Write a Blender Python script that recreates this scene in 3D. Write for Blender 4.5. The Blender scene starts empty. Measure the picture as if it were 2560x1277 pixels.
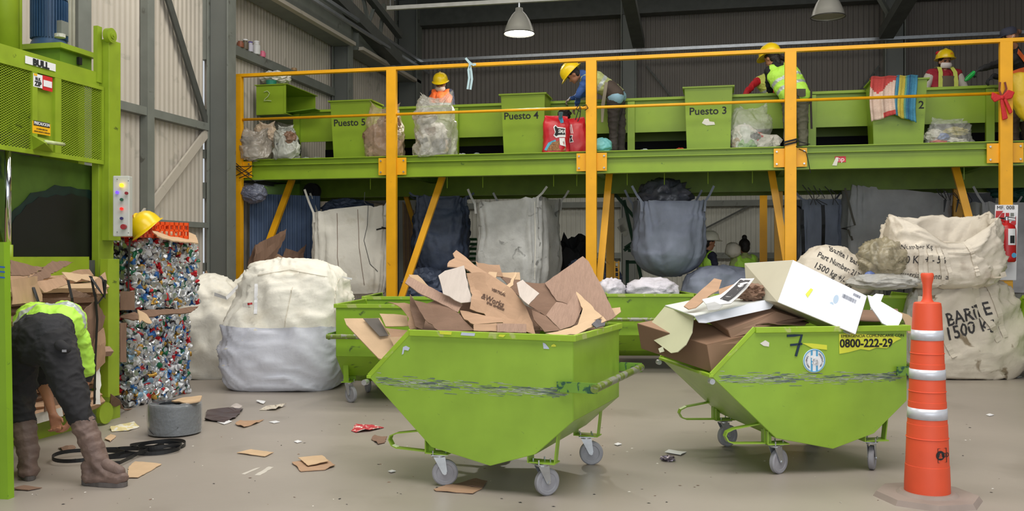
import bpy, bmesh, math, random
import numpy as np
from mathutils import Vector, Matrix, Quaternion, noise
from math import sin, cos, pi, radians as R
rnd = random.Random(7)
S = bpy.context.scene
COL = S.collection
# ---------------------------------------------------------------- camera, world, lights, exposure
T = R(12.43); FP = 2300.0; CX, CY = 1280.0, 638.5; H = 1.42
RT = Vector((cos(T), sin(T), 0)); FW = Vector((-sin(T), cos(T), 0)); UP = Vector((0, 0, 1))
cd = bpy.data.cameras.new('camera'); cam = bpy.data.objects.new('camera', cd); COL.objects.link(cam)
cd.sensor_width = 36; cd.lens = FP/2560*36; cd.clip_end = 200
cam.location = (0, 0, H); cam.rotation_euler = (pi/2, 0, T); S.camera = cam
S.view_settings.view_transform = 'Standard'; S.view_settings.look = 'None'
S.view_settings.gamma = 1; S.view_settings.use_curve_mapping = False
S.view_settings.exposure = 0.68
w = bpy.data.worlds.new('sky'); S.world = w; w.use_nodes = True
bg = w.node_tree.nodes['Background']; bg.inputs[0].default_value = (0.88, 0.94, 1.0, 1); bg.inputs[1].default_value = 0.42
def area(name, loc, rot, sx, sy, power, col=(1, 1, 1)):
    l = bpy.data.lights.new(name, 'AREA'); l.shape = 'RECTANGLE'; l.size = sx; l.size_y = sy; l.energy = power; l.color = col
    o = bpy.data.objects.new(name, l); o.location = loc; o.rotation_euler = rot; COL.objects.link(o); return o
area('skylight_near', (0.5, 3.5, 6.9), (0, 0, 0), 9, 4, 400, (1, 0.97, 0.92))
area('skylight_middle', (-1.5, 9.3, 6.9), (0, 0, 0), 10, 1.6, 230, (1, 0.96, 0.88))
area('skylight_back', (-1.5, 16.5, 6.9), (0, 0, 0), 8, 1.0, 30, (1, 0.96, 0.9))
area('door_daylight', (2.5, -4.5, 2.6), (R(82), 0, R(8)), 9, 4, 190, (0.9, 0.95, 1))

# ---------------------------------------------------------------- pixel helpers: a pixel plus a real distance gives a point
def P(px, py, d): return Vector((0, 0, H)) + RT*((px-CX)/FP*d) + FW*d + UP*((CY-py)/FP*d)
def PZ(px, d, z): p = P(px, CY, d); p.z = z; return p
def PF(px, py, z=0.0):
    d = (H-z)*FP/(py-CY); return P(px, py, d)
def PY(px, py, Y): return P(px, py, Y/((px-CX)/FP*sin(T)+cos(T)))
def PX(px, py, X): return P(px, py, X/((px-CX)/FP*cos(T)-sin(T)))
def V(*a): return Vector(a)
def srgb(c):
    return tuple(((x/255)/12.92 if x/255 <= .04045 else ((x/255+.055)/1.055)**2.4) for x in c)

# ---------------------------------------------------------------- materials
MATS = {}
def mat(name, c, rough=.6, metal=0, var=.12, scale=6, bump=0, bscale=40, wear=None, wscale=5, wamt=.5, stretch=(1, 1, 1), alpha=1, trans=0, emit=0, wear2=None, coat=0):
    if name in MATS: return MATS[name]
    m = bpy.data.materials.new(name); m.use_nodes = True; nt = m.node_tree; N = nt.nodes; L = nt.links
    b = N['Principled BSDF']; c = srgb(c)
    b.inputs['Roughness'].default_value = rough; b.inputs['Metallic'].default_value = metal
    tc = N.new('ShaderNodeTexCoord'); mp = N.new('ShaderNodeMapping'); mp.inputs['Scale'].default_value = stretch
    L.new(tc.outputs['Object'], mp.inputs[0])
    def nz(sc, det=6, dist=0):
        n = N.new('ShaderNodeTexNoise'); n.inputs['Scale'].default_value = sc; n.inputs['Detail'].default_value = det
        n.inputs['Distortion'].default_value = dist; L.new(mp.outputs[0], n.inputs['Vector']); return n
    def ramp(src, lo, hi):
        r = N.new('ShaderNodeMapRange'); r.inputs[1].default_value = lo; r.inputs[2].default_value = hi; L.new(src, r.inputs[0]); return r.outputs[0]
    def mix(fac, a, bb):
        x = N.new('ShaderNodeMix'); x.data_type = 'RGBA'; L.new(fac, x.inputs[0])
        for k, v in ((6, a), (7, bb)):
            if hasattr(v, 'links'): L.new(v, x.inputs[k])
            else: x.inputs[k].default_value = (*v, 1)
        return x.outputs[2]
    out = None
    if var:
        n = nz(scale); out = mix(ramp(n.outputs[0], .3, .7), tuple(x*(1-var) for x in c), tuple(min(1, x*(1+var)) for x in c))
    if wear:
        n = nz(wscale, 8, .6); out = mix(ramp(n.outputs[0], 1-wamt, 1-wamt+.06), out if out else c, srgb(wear))
    if wear2:
        n = nz(wear2[1], 5); out = mix(ramp(n.outputs[0], 1-wear2[2], 1-wear2[2]+.2), out if out else c, srgb(wear2[0]))
    if out: L.new(out, b.inputs['Base Color'])
    else: b.inputs['Base Color'].default_value = (*c, 1)
    if bump:
        n = nz(bscale, 8, .3); bp = N.new('ShaderNodeBump'); bp.inputs['Strength'].default_value = bump; bp.inputs['Distance'].default_value = .02
        L.new(n.outputs[0], bp.inputs['Height']); L.new(bp.outputs[0], b.inputs['Normal'])
    if alpha < 1: b.inputs['Alpha'].default_value = alpha
    if trans: b.inputs['Transmission Weight'].default_value = trans
    if coat: b.inputs['Coat Weight'].default_value = coat
    if emit:
        b.inputs['Emission Color'].default_value = (*c, 1); b.inputs['Emission Strength'].default_value = emit
    m.diffuse_color = (*c, 1); MATS[name] = m; return m
def G(c, **k): return mat('m_%d_%d_%d' % c, c, **k)

green = mat('green_paint', (142, 178, 58), .36, var=.1, scale=4, bump=.02, wear=(110, 135, 60), wscale=26, wamt=.3, wear2=((112, 150, 42), 2.2, .4))
green2 = mat('platform_green', (134, 162, 38), .4, var=.08, scale=3, wear=(90, 120, 30), wscale=14, wamt=.3)
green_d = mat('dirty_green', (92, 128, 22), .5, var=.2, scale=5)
baler_g = mat('press_green', (142, 166, 40), .42, var=.12, scale=5, wear=(84, 100, 32), wscale=9, wamt=.33, wear2=((100, 130, 35), 3, .38))
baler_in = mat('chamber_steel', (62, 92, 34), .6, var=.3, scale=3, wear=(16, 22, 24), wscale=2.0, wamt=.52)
scrape = mat('scraped_steel', (164, 176, 150), .5, var=.25, scale=30, wear=(104, 118, 116), wscale=22, wamt=.5, stretch=(.3, 1, 2))
yellow = mat('yellow_paint', (236, 170, 10), .42, var=.07, scale=5, wear=(176, 112, 22), wscale=12, wamt=.3)
steel = mat('grey_steel_paint', (122, 126, 120), .55, var=.1, scale=4, wear=(90, 90, 84), wscale=6, wamt=.35)
steel_d = mat('dark_steel', (78, 80, 76), .6, var=.15)
zinc = mat('zinc', (190, 195, 200), .32, .85, var=.1, scale=20)
chrome = mat('chrome', (225, 228, 235), .12, 1, var=0)
clad = mat('light_cladding', (194, 186, 174), .55, var=.05, scale=2, wear=(176, 170, 158), wscale=3, wamt=.4)
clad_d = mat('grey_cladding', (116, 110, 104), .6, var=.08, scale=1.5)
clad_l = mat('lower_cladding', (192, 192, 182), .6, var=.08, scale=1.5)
rubber = mat('grey_nylon_wheel', (150, 150, 156), .6, var=.1, scale=20)
black = mat('black_plastic', (24, 25, 28), .4, var=.1)
blackrib = mat('black_matte', (20, 20, 22), .8, var=.1)
white = mat('white_plastic', (235, 235, 238), .5, var=.03)
card = mat('cardboard', (176, 142, 114), .85, var=.09, scale=5, bump=.15, bscale=60, stretch=(1, 6, 1))
card_l = mat('cardboard_light', (202, 172, 138), .85, var=.06, scale=8, bump=.1, bscale=50)
card_p = mat('cardboard_pale', (196, 184, 174), .85, var=.06, scale=8, bump=.15, bscale=50, stretch=(6, 1, 1))
card_d = mat('cardboard_dark', (130, 102, 84), .85, var=.1, scale=6, bump=.15, bscale=60, stretch=(1, 6, 1))
card_r = mat('cardboard_ribbed', (164, 134, 116), .85, var=.1, scale=14, bump=.4, bscale=30, stretch=(8, 1, 1))
woven = mat('white_woven', (238, 234, 222), .6, var=.05, scale=5, bump=.5, bscale=9, wear2=((216, 208, 190), 2.5, .45))
wovenb = mat('white_woven_lining', (214, 216, 228), .5, var=.05, scale=5, bump=.3, bscale=12)
woven_g = mat('grey_woven', (186, 186, 184), .75, var=.12, scale=7, bump=.3, bscale=18, wear=(120, 120, 118), wscale=6, wamt=.38)
woven_w = mat('offwhite_woven', (216, 212, 202), .75, var=.07, scale=3, bump=.3, bscale=14, wear2=((178, 168, 146), 3, .4))
woven_b = mat('bluegrey_woven', (134, 141, 160), .7, var=.15, scale=6, bump=.3, bscale=12, stretch=(1, 1, .5))
woven_dk = mat('dark_woven', (76, 86, 108), .6, var=.3, scale=6, bump=.5, bscale=10)
woven_dirty = mat('dirty_woven', (208, 198, 182), .75, var=.08, scale=4, bump=.4, bscale=11, wear=(138, 122, 100), wscale=4, wamt=.38)
ink = mat('ink', (30, 32, 34), .7, var=0)
paper = mat('paper', (226, 222, 214), .8, var=.04)
skin = mat('skin', (176, 122, 92), .55, var=.06, scale=20)
hair = mat('dark_hair', (32, 24, 22), .6, var=.2, bump=.6, bscale=60)
hat_y = mat('yellow_hard_hat', (240, 204, 24), .3, var=.04)
hat_w = mat('white_hard_hat', (232, 226, 208), .35, var=.04)
hiviz = mat('lime_vest', (186, 240, 84), .6, var=.05, bump=.2, bscale=12)
hiviz_y = mat('yellow_vest', (214, 222, 104), .65, var=.06, bump=.2, bscale=12)
hiviz_o = mat('orange_vest', (240, 110, 50), .6, var=.05)
reflect = mat('reflective_band', (186, 194, 190), .35, .2, var=.05)
orange = mat('orange_plastic', (236, 84, 30), .45, var=.05)
red = mat('red_paint', (190, 28, 30), .35, var=.05)

# ---------------------------------------------------------------- objects
WM = {}
def meta(o, label=None, cat=None, group=None, kind=None):
    if label: o['label'] = label
    if cat: o['category'] = cat
    if group: o['group'] = group
    if kind: o['kind'] = kind
    return o
def empty(name, loc, label, cat, group=None, rz=0):
    o = bpy.data.objects.new(name, None); COL.objects.link(o); o.location = loc; o.rotation_euler = (0, 0, rz); o.empty_display_size = .1
    WM[o.name] = Matrix.Translation(loc) @ Matrix.Rotation(rz, 4, 'Z')
    return meta(o, label, cat, group)
def planar(pts):
    # level a polygon into one plane, sliding its corners along their lines of sight
    pts = [Vector(p) for p in pts]; c = sum(pts, Vector())/len(pts); n = Vector((0, 0, 0)); o = Vector((0, 0, H))
    for i in range(len(pts)): n += (pts[i]-c).cross(pts[(i+1) % len(pts)]-c)
    n.normalize(); out = []
    for p in pts:
        d = p-o; k = d.dot(n)
        out.append(o+d*max(.85, min(1.18, (c-o).dot(n)/k)) if abs(k) > .12*d.length else p)
    return out
class MB:
    def __init__(s, M=None): s.v = []; s.f = []; s.m = []; s.M = M
    def add(s, vs, fs, mi=0):
        n = len(s.v); s.v += [Vector(v) for v in vs]; s.f += [tuple(i+n for i in f) for f in fs]; s.m += [mi]*len(fs); return s
    def box(s, c, sz, rot=None, mi=0):
        hx, hy, hz = sz[0]/2, sz[1]/2, sz[2]/2
        vs = [Vector((x, y, z)) for x in (-hx, hx) for y in (-hy, hy) for z in (-hz, hz)]
        if rot is not None: vs = [rot @ v for v in vs]
        c = Vector(c); return s.add([v+c for v in vs], [(0, 1, 3, 2), (4, 6, 7, 5), (0, 4, 5, 1), (2, 3, 7, 6), (0, 2, 6, 4), (1, 5, 7, 3)], mi)
    def b2(s, a, b, mi=0):
        a = Vector(a); b = Vector(b); return s.box((a+b)/2, [abs(x) for x in (b-a)], None, mi)
    def bar(s, p, q, w, h, up=None, mi=0):
        p = Vector(p); q = Vector(q); d = (q-p); L = d.length; d = d/L
        up = Vector(up) if up else (Vector((0, 0, 1)) if abs(d.z) < .95 else Vector((0, 1, 0)))
        x = d.cross(up).normalized(); z = x.cross(d)
        vs = []
        for e in (p, q):
            for a, b in ((-1, -1), (1, -1), (1, 1), (-1, 1)): vs.append(e + x*a*w/2 + z*b*h/2)
        return s.add(vs, [(3, 2, 1, 0), (4, 5, 6, 7), (0, 1, 5, 4), (1, 2, 6, 5), (2, 3, 7, 6), (3, 0, 4, 7)], mi)
    def cyl(s, p, q, r, r2=None, n=20, mi=0, cap=True):
        p = Vector(p); q = Vector(q); r2 = r if r2 is None else r2
        d = (q-p).normalized(); a = d.orthogonal().normalized(); b = d.cross(a)
        vs = [p+(a*cos(2*pi*i/n)+b*sin(2*pi*i/n))*r for i in range(n)]+[q+(a*cos(2*pi*i/n)+b*sin(2*pi*i/n))*r2 for i in range(n)]
        fs = [(i, (i+1) % n, n+(i+1) % n, n+i) for i in range(n)]
        if cap: fs += [tuple(range(n))[::-1], tuple(range(n, 2*n))]
        return s.add(vs, fs, mi)
    def tube(s, pts, r, n=8, mi=0, closed=False, flat=None, ft=.0015):
        pts = [Vector(p) for p in pts]; k = len(pts); vs = []; fs = []; prev = None
        for i, p in enumerate(pts):
            if closed: d = pts[(i+1) % k]-pts[i-1]
            else: d = pts[min(i+1, k-1)]-pts[max(i-1, 0)]
            d = d.normalized()
            a = d.orthogonal().normalized() if prev is None else (prev-d*prev.dot(d)).normalized()
            prev = a; b = d.cross(a)
            if flat:  # flat strap: width along given vector
                u = Vector(flat); u = (u-d*u.dot(d)).normalized(); t = d.cross(u)
                vs += [p+u*r-t*ft, p+u*r+t*ft, p-u*r+t*ft, p-u*r-t*ft]
            else: vs += [p+(a*cos(2*pi*j/n)+b*sin(2*pi*j/n))*r for j in range(n)]
        if flat: n = 4
        for i in range(k if closed else k-1):
            for j in range(n):
                i2 = (i+1) % k; fs.append((i*n+j, i*n+(j+1) % n, i2*n+(j+1) % n, i2*n+j))
        if not closed: fs += [tuple(range(n))[::-1], tuple((k-1)*n+j for j in range(n))]
        return s.add(vs, fs, mi)
    def slab(s, pts, th, mi=0):
        pts = [Vector(p) for p in pts]; n = len(pts)
        nrm = Vector((0, 0, 0))
        for i in range(n): nrm += pts[i].cross(pts[(i+1) % n])
        nrm.normalize(); o = nrm*th/2
        vs = [p+o for p in pts]+[p-o for p in pts]
        return s.add(vs, [tuple(range(n)), tuple(range(2*n-1, n-1, -1))]+[(i, n+i, n+(i+1) % n, (i+1) % n) for i in range(n)], mi)
    def lathe(s, prof, c, n=28, mi=0, ax=None, sx=1, sy=1):
        c = Vector(c); vs = []; fs = []; k = len(prof)
        Mx = ax if ax is not None else Matrix.Identity(3)
        for r, z in prof:
            for j in range(n): vs.append(c + Mx @ Vector((r*sx*cos(2*pi*j/n), r*sy*sin(2*pi*j/n), z)))
        for i in range(k-1):
            for j in range(n): fs.append((i*n+j, i*n+(j+1) % n, (i+1)*n+(j+1) % n, (i+1)*n+j))
        fs += [tuple(range(n))[::-1], tuple((k-1)*n+j for j in range(n))]
        return s.add(vs, fs, mi)
    def grid(s, fn, nu, nv, mi=0, closeu=False):
        vs = [fn(i/(nu if closeu else nu-1), j/(nv-1)) for j in range(nv) for i in range(nu)]
        fs = []
        for j in range(nv-1):
            for i in range(nu if closeu else nu-1):
                i2 = (i+1) % nu; fs.append((j*nu+i, j*nu+i2, (j+1)*nu+i2, (j+1)*nu+i))
        return s.add(vs, fs, mi)
    def ico(s, c, r, sub=3, fn=None, mi=0):
        bm = bmesh.new(); bmesh.ops.create_icosphere(bm, subdivisions=sub, radius=1)
        c = Vector(c); r = Vector(r) if hasattr(r, '__len__') else Vector((r, r, r))
        vs = []
        for v in bm.verts:
            q = v.co.copy(); k = fn(q) if fn else 1
            vs.append(c+Vector((q.x*r.x, q.y*r.y, q.z*r.z))*k)
        bm.verts.index_update(); fs = [tuple(v.index for v in f.verts) for f in bm.faces]; bm.free()
        return s.add(vs, fs, mi)
    def build(s, name, mats, parent=None, smooth=False, label=None, cat=None, group=None, kind=None, bevel=0, auto=None):
        vs = [s.M @ v for v in s.v] if s.M is not None else s.v
        if not isinstance(mats, (list, tuple)): mats = [mats]
        xs = [v.x for v in vs]; ys = [v.y for v in vs]; zs = [v.z for v in vs]
        c = Vector(((min(xs)+max(xs))/2, (min(ys)+max(ys))/2, min(zs)))
        me = bpy.data.meshes.new(name); me.from_pydata([v-c for v in vs], [], s.f)
        for m in mats: me.materials.append(m)
        me.polygons.foreach_set('material_index', s.m)
        if smooth or auto: me.polygons.foreach_set('use_smooth', [True]*len(s.f))
        me.update()
        bm = bmesh.new(); bm.from_mesh(me); bmesh.ops.recalc_face_normals(bm, faces=bm.faces)
        if auto or bevel:
            for e in bm.edges:
                if len(e.link_faces) == 2 and e.calc_face_angle(0) > R(auto or 35): e.smooth = False
        bm.to_mesh(me); bm.free()
        o = bpy.data.objects.new(name, me); COL.objects.link(o); o.location = c
        if parent is not None:
            o.parent = parent; o.matrix_parent_inverse = WM[parent.name].inverted()
        WM[o.name] = Matrix.Translation(c)
        if bevel:
            b = o.modifiers.new('bevel', 'BEVEL'); b.width = bevel; b.segments = 2; b.limit_method = 'ANGLE'; b.angle_limit = R(40)
        return meta(o, label, cat, group, kind)
def struct(o): o['kind'] = 'structure'; return o
def copy_tree(o, parent=None):
    c = o.copy(); COL.objects.link(c)
    if parent is not None: c.parent = parent
    WM[c.name] = WM.get(o.name, Matrix.Identity(4))
    for ch in [x for x in ALLOBJ() if x.parent == o]: copy_tree(ch, c)
    return c
def ALLOBJ(): return list(COL.objects)

def evalmesh(data, mods=()):
    o = bpy.data.objects.new('tmp', data); COL.objects.link(o)
    for t, kw in mods:
        m = o.modifiers.new(t, t)
        for k, v in kw.items(): setattr(m, k, v)
    bpy.context.view_layer.update()
    dg = bpy.context.evaluated_depsgraph_get(); me = bpy.data.meshes.new_from_object(o.evaluated_get(dg))
    bpy.data.objects.remove(o); return me
def text(body, size, origin, xd, nrm, m, parent, name='lettering', th=.0015, align='CENTER', bold=0, sx=1, **k):
    cu = bpy.data.curves.new('t', 'FONT'); cu.body = body; cu.size = size; cu.align_x = align; cu.align_y = 'CENTER'; cu.extrude = th/2; cu.offset = bold; cu.resolution_u = 3
    me = evalmesh(cu); xd = Vector(xd).normalized(); n = Vector(nrm); n = (n-xd*n.dot(xd)).normalized(); yd = n.cross(xd); o = Vector(origin)
    b = MB(); b.add([o+xd*v.co.x*sx+yd*v.co.y+n*v.co.z for v in me.vertices], [tuple(p.vertices) for p in me.polygons])
    return b.build(name, m, parent, **k)
# ---- sculpting: rounded cones and ellipsoids fused into ONE continuous skin
def sculpt(prims, voxel=.009, smooth=3):
    b = MB()
    for p in prims:
        if p[0] == 'c':
            _, a, c, r0, r1 = p[:5]
            a = Vector(a); c = Vector(c); d = c-a
            if d.length < 1e-5: d = Vector((0, 0, .001))
            d.normalize(); x = d.orthogonal().normalized(); y = d.cross(x); rings = []
            for k in range(5): t = -pi/2+pi/2*k/4; rings.append((a+d*sin(t)*r0*.999, cos(t)*r0))
            for k in range(5): t = pi/2*k/4; rings.append((c+d*sin(t)*r1*.999, cos(t)*r1))
            n = 14; vs = [q+(x*cos(2*pi*j/n)+y*sin(2*pi*j/n))*max(r, 1e-4) for q, r in rings for j in range(n)]
            fs = [(i*n+j, i*n+(j+1) % n, (i+1)*n+(j+1) % n, (i+1)*n+j) for i in range(9) for j in range(n)]
            fs += [tuple(range(n))[::-1], tuple(9*n+j for j in range(n))]; b.add(vs, fs)
        else:
            _, c, r, Mx = p[:4]; bb = MB(); bb.ico((0, 0, 0), r, 3)
            b.add([Vector(c)+Mx @ v for v in bb.v], bb.f)
    me = bpy.data.meshes.new('t'); me.from_pydata(b.v, [], b.f); me.update()
    bm = bmesh.new(); bm.from_mesh(me); bmesh.ops.recalc_face_normals(bm, faces=bm.faces); bm.to_mesh(me); bm.free()
    return evalmesh(me, [('REMESH', dict(mode='VOXEL', voxel_size=voxel, use_smooth_shade=True)), ('SMOOTH', dict(factor=.5, iterations=smooth))])
def regions(me, prims):
    n = len(me.polygons); co = np.empty(n*3); me.polygons.foreach_get('center', co); co = co.reshape(n, 3)
    best = np.full(n, 1e9); idx = np.zeros(n, int)
    for k, p in enumerate(prims):
        if p[0] == 'c':
            a = np.array(p[1]); d = np.array(p[2])-a; L = max((d*d).sum(), 1e-9); t = np.clip(((co-a)@d)/L, 0, 1)
            dist = np.linalg.norm(co-a-t[:, None]*d, axis=1)-(p[3]+(p[4]-p[3])*t); tag = p[5]
        else:
            Mi = np.array(p[3].inverted()); r = np.array(p[2]); q = (co-np.array(p[1]))@Mi.T; dist = (np.linalg.norm(q/r, axis=1)-1)*r.min(); tag = p[4]
        sel = dist < best; best[sel] = dist[sel]; idx[sel] = tag
    return co, idx
def skinned(name, prims, mats, parent, voxel=.009, smooth=3, over=None, wrinkle=0, wr_idx=(1, 2), **k):
    me = sculpt(prims, voxel, smooth); co, idx = regions(me, prims)
    if over is not None: idx = over(co, idx)
    b = MB(); b.v = [v.co.copy() for v in me.vertices]; b.f = [tuple(p.vertices) for p in me.polygons]; b.m = [int(i) for i in idx]
    if wrinkle:
        w_ = [0]*len(b.v)
        for f_, i in zip(b.f, b.m):
            if i in wr_idx:
                for v_ in f_: w_[v_] += .25
        for v_ in me.vertices:
            if w_[v_.index] > .7:
                q = v_.co; q2 = Vector((q.x, q.y, q.z*1.6)); kk = wrinkle*(max(0, ridge(q2+Vector((nz3(q, 5, 2), nz3(q, 5, 3), nz3(q, 5, 4)))*.1, 7, 1))**2-.35)+wrinkle*.5*(max(0, ridge(q2, 17, 4))**2-.35)
                b.v[v_.index] = q+v_.normal*kk
    return b.build(name, mats, parent, smooth=True, **k)
def nz3(p, s=1., seed=0.): return noise.noise(Vector((p[0]*s+seed*7.3, p[1]*s-seed*3.1, p[2]*s+seed*5.7)))
def ridge(p, s, seed): return 1-abs(nz3(p, s, seed))*2
# soft sack from stacked rings (z, cx, cy, rx, ry, squareness)
def sack(mb, rings, M, n=72, m=44, amp=.02, fr=4, seed=1, vfold=0, mi=0, dents=0, zf=1.):
    def ring(t):
        x = t*(len(rings)-1); i = min(int(x), len(rings)-2); u = x-i; 
        a = rings[max(i-1, 0)]; b = rings[i]; c = rings[i+1]; d = rings[min(i+2, len(rings)-1)]
        return [.5*((2*b[k])+(-a[k]+c[k])*u+(2*a[k]-5*b[k]+4*c[k]-d[k])*u*u+(-a[k]+3*b[k]-3*c[k]+d[k])*u**3) for k in range(6)]
    def fn(u, v):
        z, cx, cy, rx, ry, p = ring(v); th = 2*pi*u; c, s = cos(th), sin(th); e = 2/max(p, .6)
        x = cx+rx*math.copysign(abs(c)**e, c); y = cy+ry*math.copysign(abs(s)**e, s)
        q = Vector((x, y, z*zf)); w_ = Vector((nz3(q, 2.5, seed+1), nz3(q, 2.5, seed+2), nz3(q, 2.5, seed+4)))*.25; k = amp*(ridge(q+w_, fr, seed)-.5)+amp*.5*(max(0, ridge(q+w_, fr*2.4, seed+3))**3-.3)+amp*.22*(max(0, ridge(q+w_*2, fr*6, seed+6))**3-.3)
        if vfold: k += vfold*nz3(Vector((c*1.2, s*1.2, z*.35)), 5, seed+9)
        if dents: k -= dents*max(0, nz3(q, fr*.5, seed+5))
        r = math.hypot(x-cx, y-cy)+1e-6; f = min(1, max(rx, ry)*8)
        return M @ Vector((x+(x-cx)/r*k*f, y+(y-cy)/r*k*f, z+.5*k*f))
    return mb.grid(fn, n, m, mi, closeu=True)
def crumple(c, r, seed, amp=.25, fr=2.2, sub=4, flat=None):
    b = MB()
    def fn(q):
        w_ = Vector((nz3(q, 1.5, seed+1), nz3(q, 1.5, seed+2), nz3(q, 1.5, seed+4)))*.5
        return 1+amp*(ridge(q+w_, fr*.7, seed)-.6)+amp*.35*(max(0, ridge(q+w_, fr*2.2, seed+2))**2-.4)+amp*.15*(max(0, ridge(q+w_, fr*5, seed+5))**2-.4)
    b.ico(c, r, sub, fn)
    if flat is not None:
        for v in b.v:
            if v.z < flat: v.z = flat
    return b
# ================================================================ building shell
def corr(name, axis, fixed, a0, a1, z0, z1, m, pitch=.1, amp=.014, out=1):
    b = MB(); n = int((a1-a0)/pitch*4)+1; prof = [0, 0, 1, 1]
    vs = []
    for i in range(n+1):
        a = a0+(a1-a0)*i/n; o = fixed+out*amp*prof[i % 4]
        for z in (z0, z1): vs.append((o, a, z) if axis == 'Y' else (a, o, z))
    b.add(vs, [(2*i, 2*i+1, 2*i+3, 2*i+2) for i in range(n)])
    return struct(b.build(name, m))
WX = -6.85; BY = 19.6
floor_m = mat('concrete', (158, 149, 140), .4, var=.09, scale=.8, bump=.08, bscale=8, wear2=((140, 131, 122), 1.3, .42))
b = MB(); b.box((1, 7, -.05), (22, 27, .1)); struct(b.build('floor', floor_m))
corr('wall_left', 'Y', WX, -5, 11.40, 0, 7, clad)
corr('wall_left', 'Y', WX, 11.44, 12.85, 0, 7, clad); corr('wall_left', 'Y', WX, 13.8, BY, 0, 7, clad)
corr('wall_left', 'Y', WX, 12.85, 13.8, 0, 2.36, clad); corr('wall_left', 'Y', WX, 12.85, 13.8, 2.5, 7, clad)
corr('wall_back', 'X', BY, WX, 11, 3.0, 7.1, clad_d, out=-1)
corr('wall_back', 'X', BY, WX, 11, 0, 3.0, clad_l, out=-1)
corr('wall_right', 'Y', 11, 2, BY, 0, 7.1, clad, out=-1)
b = MB(); b.box((2, 7.3, 7.06), (18, 25, .08)); struct(b.build('ceiling', steel_d))
tn = [0]
def trim(p, q, w_, h_, m=steel, up=None):
    tn[0] += 1; b = MB(); b.bar(p, q, w_, h_, up); return struct(b.build('trim_%d' % tn[0], m))
def girtL(z, y0, y1, h_=.1, m=steel): return trim((WX+.07, y0, z), (WX+.07, y1, z), .1, h_, m)
trim((WX+.02, 11.43, 4.1), (WX+.02, 11.43, 7), .1, .12)  # added strip closing the upper part of the daylight slit
for z_ in (1.2, 2.2, 2.75, 3.3): trim((WX+.02, 11.43, z_), (WX+.02, 11.43, z_+.12+.1*(z_ == 2.2)), .05, .08)  # small bits added to block the daylight slit at intervals
girtL(3.17, 5.5, 11.35); girtL(1.83, 7.0, 11.35, .07)
girtL(4.38, 11.6, 15.6, .14); girtL(2.55, 11.6, 19, .1, steel_d)
trim((WX+.08, 10.02, 0), (WX+.08, 10.02, 7), .1, .14, steel)
trim((WX+.09, 9.6, 6.0), (WX+.09, 11.35, 3.2), .03, .11, steel_d)
trim((WX+.09, 9.1, 1.2), (WX+.09, 11.35, 3.1), .03, .12, clad)
for k, (y0, y1) in enumerate(((11.6, 15.55), (15.9, 19.3))):
    trim((WX+.28, y0, 5.45), (WX+.28, y1, 5.45), .36, .5, steel)
    trim((WX+.5, y0, 5.22), (WX+.5, y1, 5.22), .1, .06, clad)
trim((WX+.62, 11.6, 5.62), (WX+.62, 19.3, 5.62), .06, .06, zinc); trim((WX+.72, 11.6, 5.42), (WX+.72, 19.3, 5.42), .05, .05, zinc)
for z in (2.5, 1.42, 4.55): trim((WX, BY-.07, z), (11, BY-.07, z), .1, .12, steel if z < 4 else steel_d)
trim((WX, BY-.25, 6.72), (11, BY-.25, 6.72), .3, .56, steel_d)
trim((WX+.3, BY-.45, 5.66), (11, BY-.45, 5.66), .05, .06, zinc)
for a, bb in (((-6.2, 4.4), (-4.9, 2.9)), ((-1.4, 5.4), (.3, 3.2)), ((3.2, 5.2), (1.6, 3.1)), ((-1.5, 1.3), (1.0, 2.6)), ((-5.6, 1.4), (-3.4, 2.6)), ((3.6, 2.7), (1.2, 1.0))):
    trim((a[0], BY-.1, a[1]), (bb[0], BY-.1, bb[1]), .03, .035, steel_d)
def column(x, y, w_, label, name='steel_column', z1=7.0, dx=1):
    t = empty(name, (x, y, 0), label, 'column', 'steel columns of the building')
    b = MB(); b.box((x, y, z1/2), (w_*.9, .02, z1)); 
    b.build('web', steel, t)
    for s in (-1, 1): MB().box((x+s*w_/2, y, z1/2), (.02, w_*.7, z1)).build('flange', steel, t)
    MB().box((x, y-.06, z1/2), (w_*.86, .012, z1)).build('face_plate', mat('column_face', (104, 107, 103), .55, var=.08, scale=2), t)
    MB().box((x, y, .02), (w_*1.3, w_*1.1, .04)).build('base_plate', steel_d, t)
    return t
column(-6.60, 11.45, .30, 'tall grey steel column between the left wall and the first yellow post')
column(-6.62, 15.7, .30, 'grey steel column on the left wall behind the green hopper')
column(-6.55, 19.2, .48, 'grey steel column in the far left back corner')
column(-1.75, 19.3, .30, 'grey steel column on the back wall behind the bending worker in blue sleeves')
column(3.45, 19.3, .36, 'grey steel column on the back wall behind the hanging towels')
# roof girders and braces
def girder(name, label, bars):
    t = empty(name, bars[0][0], label, 'girder', None)
    for p, q, w_, h_ in bars: MB().bar(p, q, w_, h_).build('chord' if w_ > .1 else 'web_bar', steel_d if w_ > .1 else steel, t)
    return t
girder('roof_truss', 'lattice steel truss running along the top of the left wall into the back corner',
   [(P(815, -30, 15.5), P(990, 150, 18.3), .25, .22), (P(905, -30, 17), P(1000, 90, 18.6), .12, .12), (P(860, -20, 17), P(870, 40, 17.1), .06, .06),
    (P(905, -20, 17.4), P(925, 75, 17.5), .06, .06), (P(935, 20, 17.6), P(915, 80, 17.6), .06, .06), (P(960, 10, 18.1), P(950, 90, 18.1), .06, .06)])
girder('rafter_brace', 'inclined steel rafter beam rising from the column behind the bending worker', [(P(1597, 110, 18.6), P(1560, -60, 15.5), .24, .16)])
girder('rafter_brace', 'dark inclined steel rafter beam at the upper right above the hanging towels', [(P(2215, 85, 17.6), P(2290, -40, 15.8), .26, .2), (P(2225, 40, 17.3), P(2190, -20, 17), .08, .08)])
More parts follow.
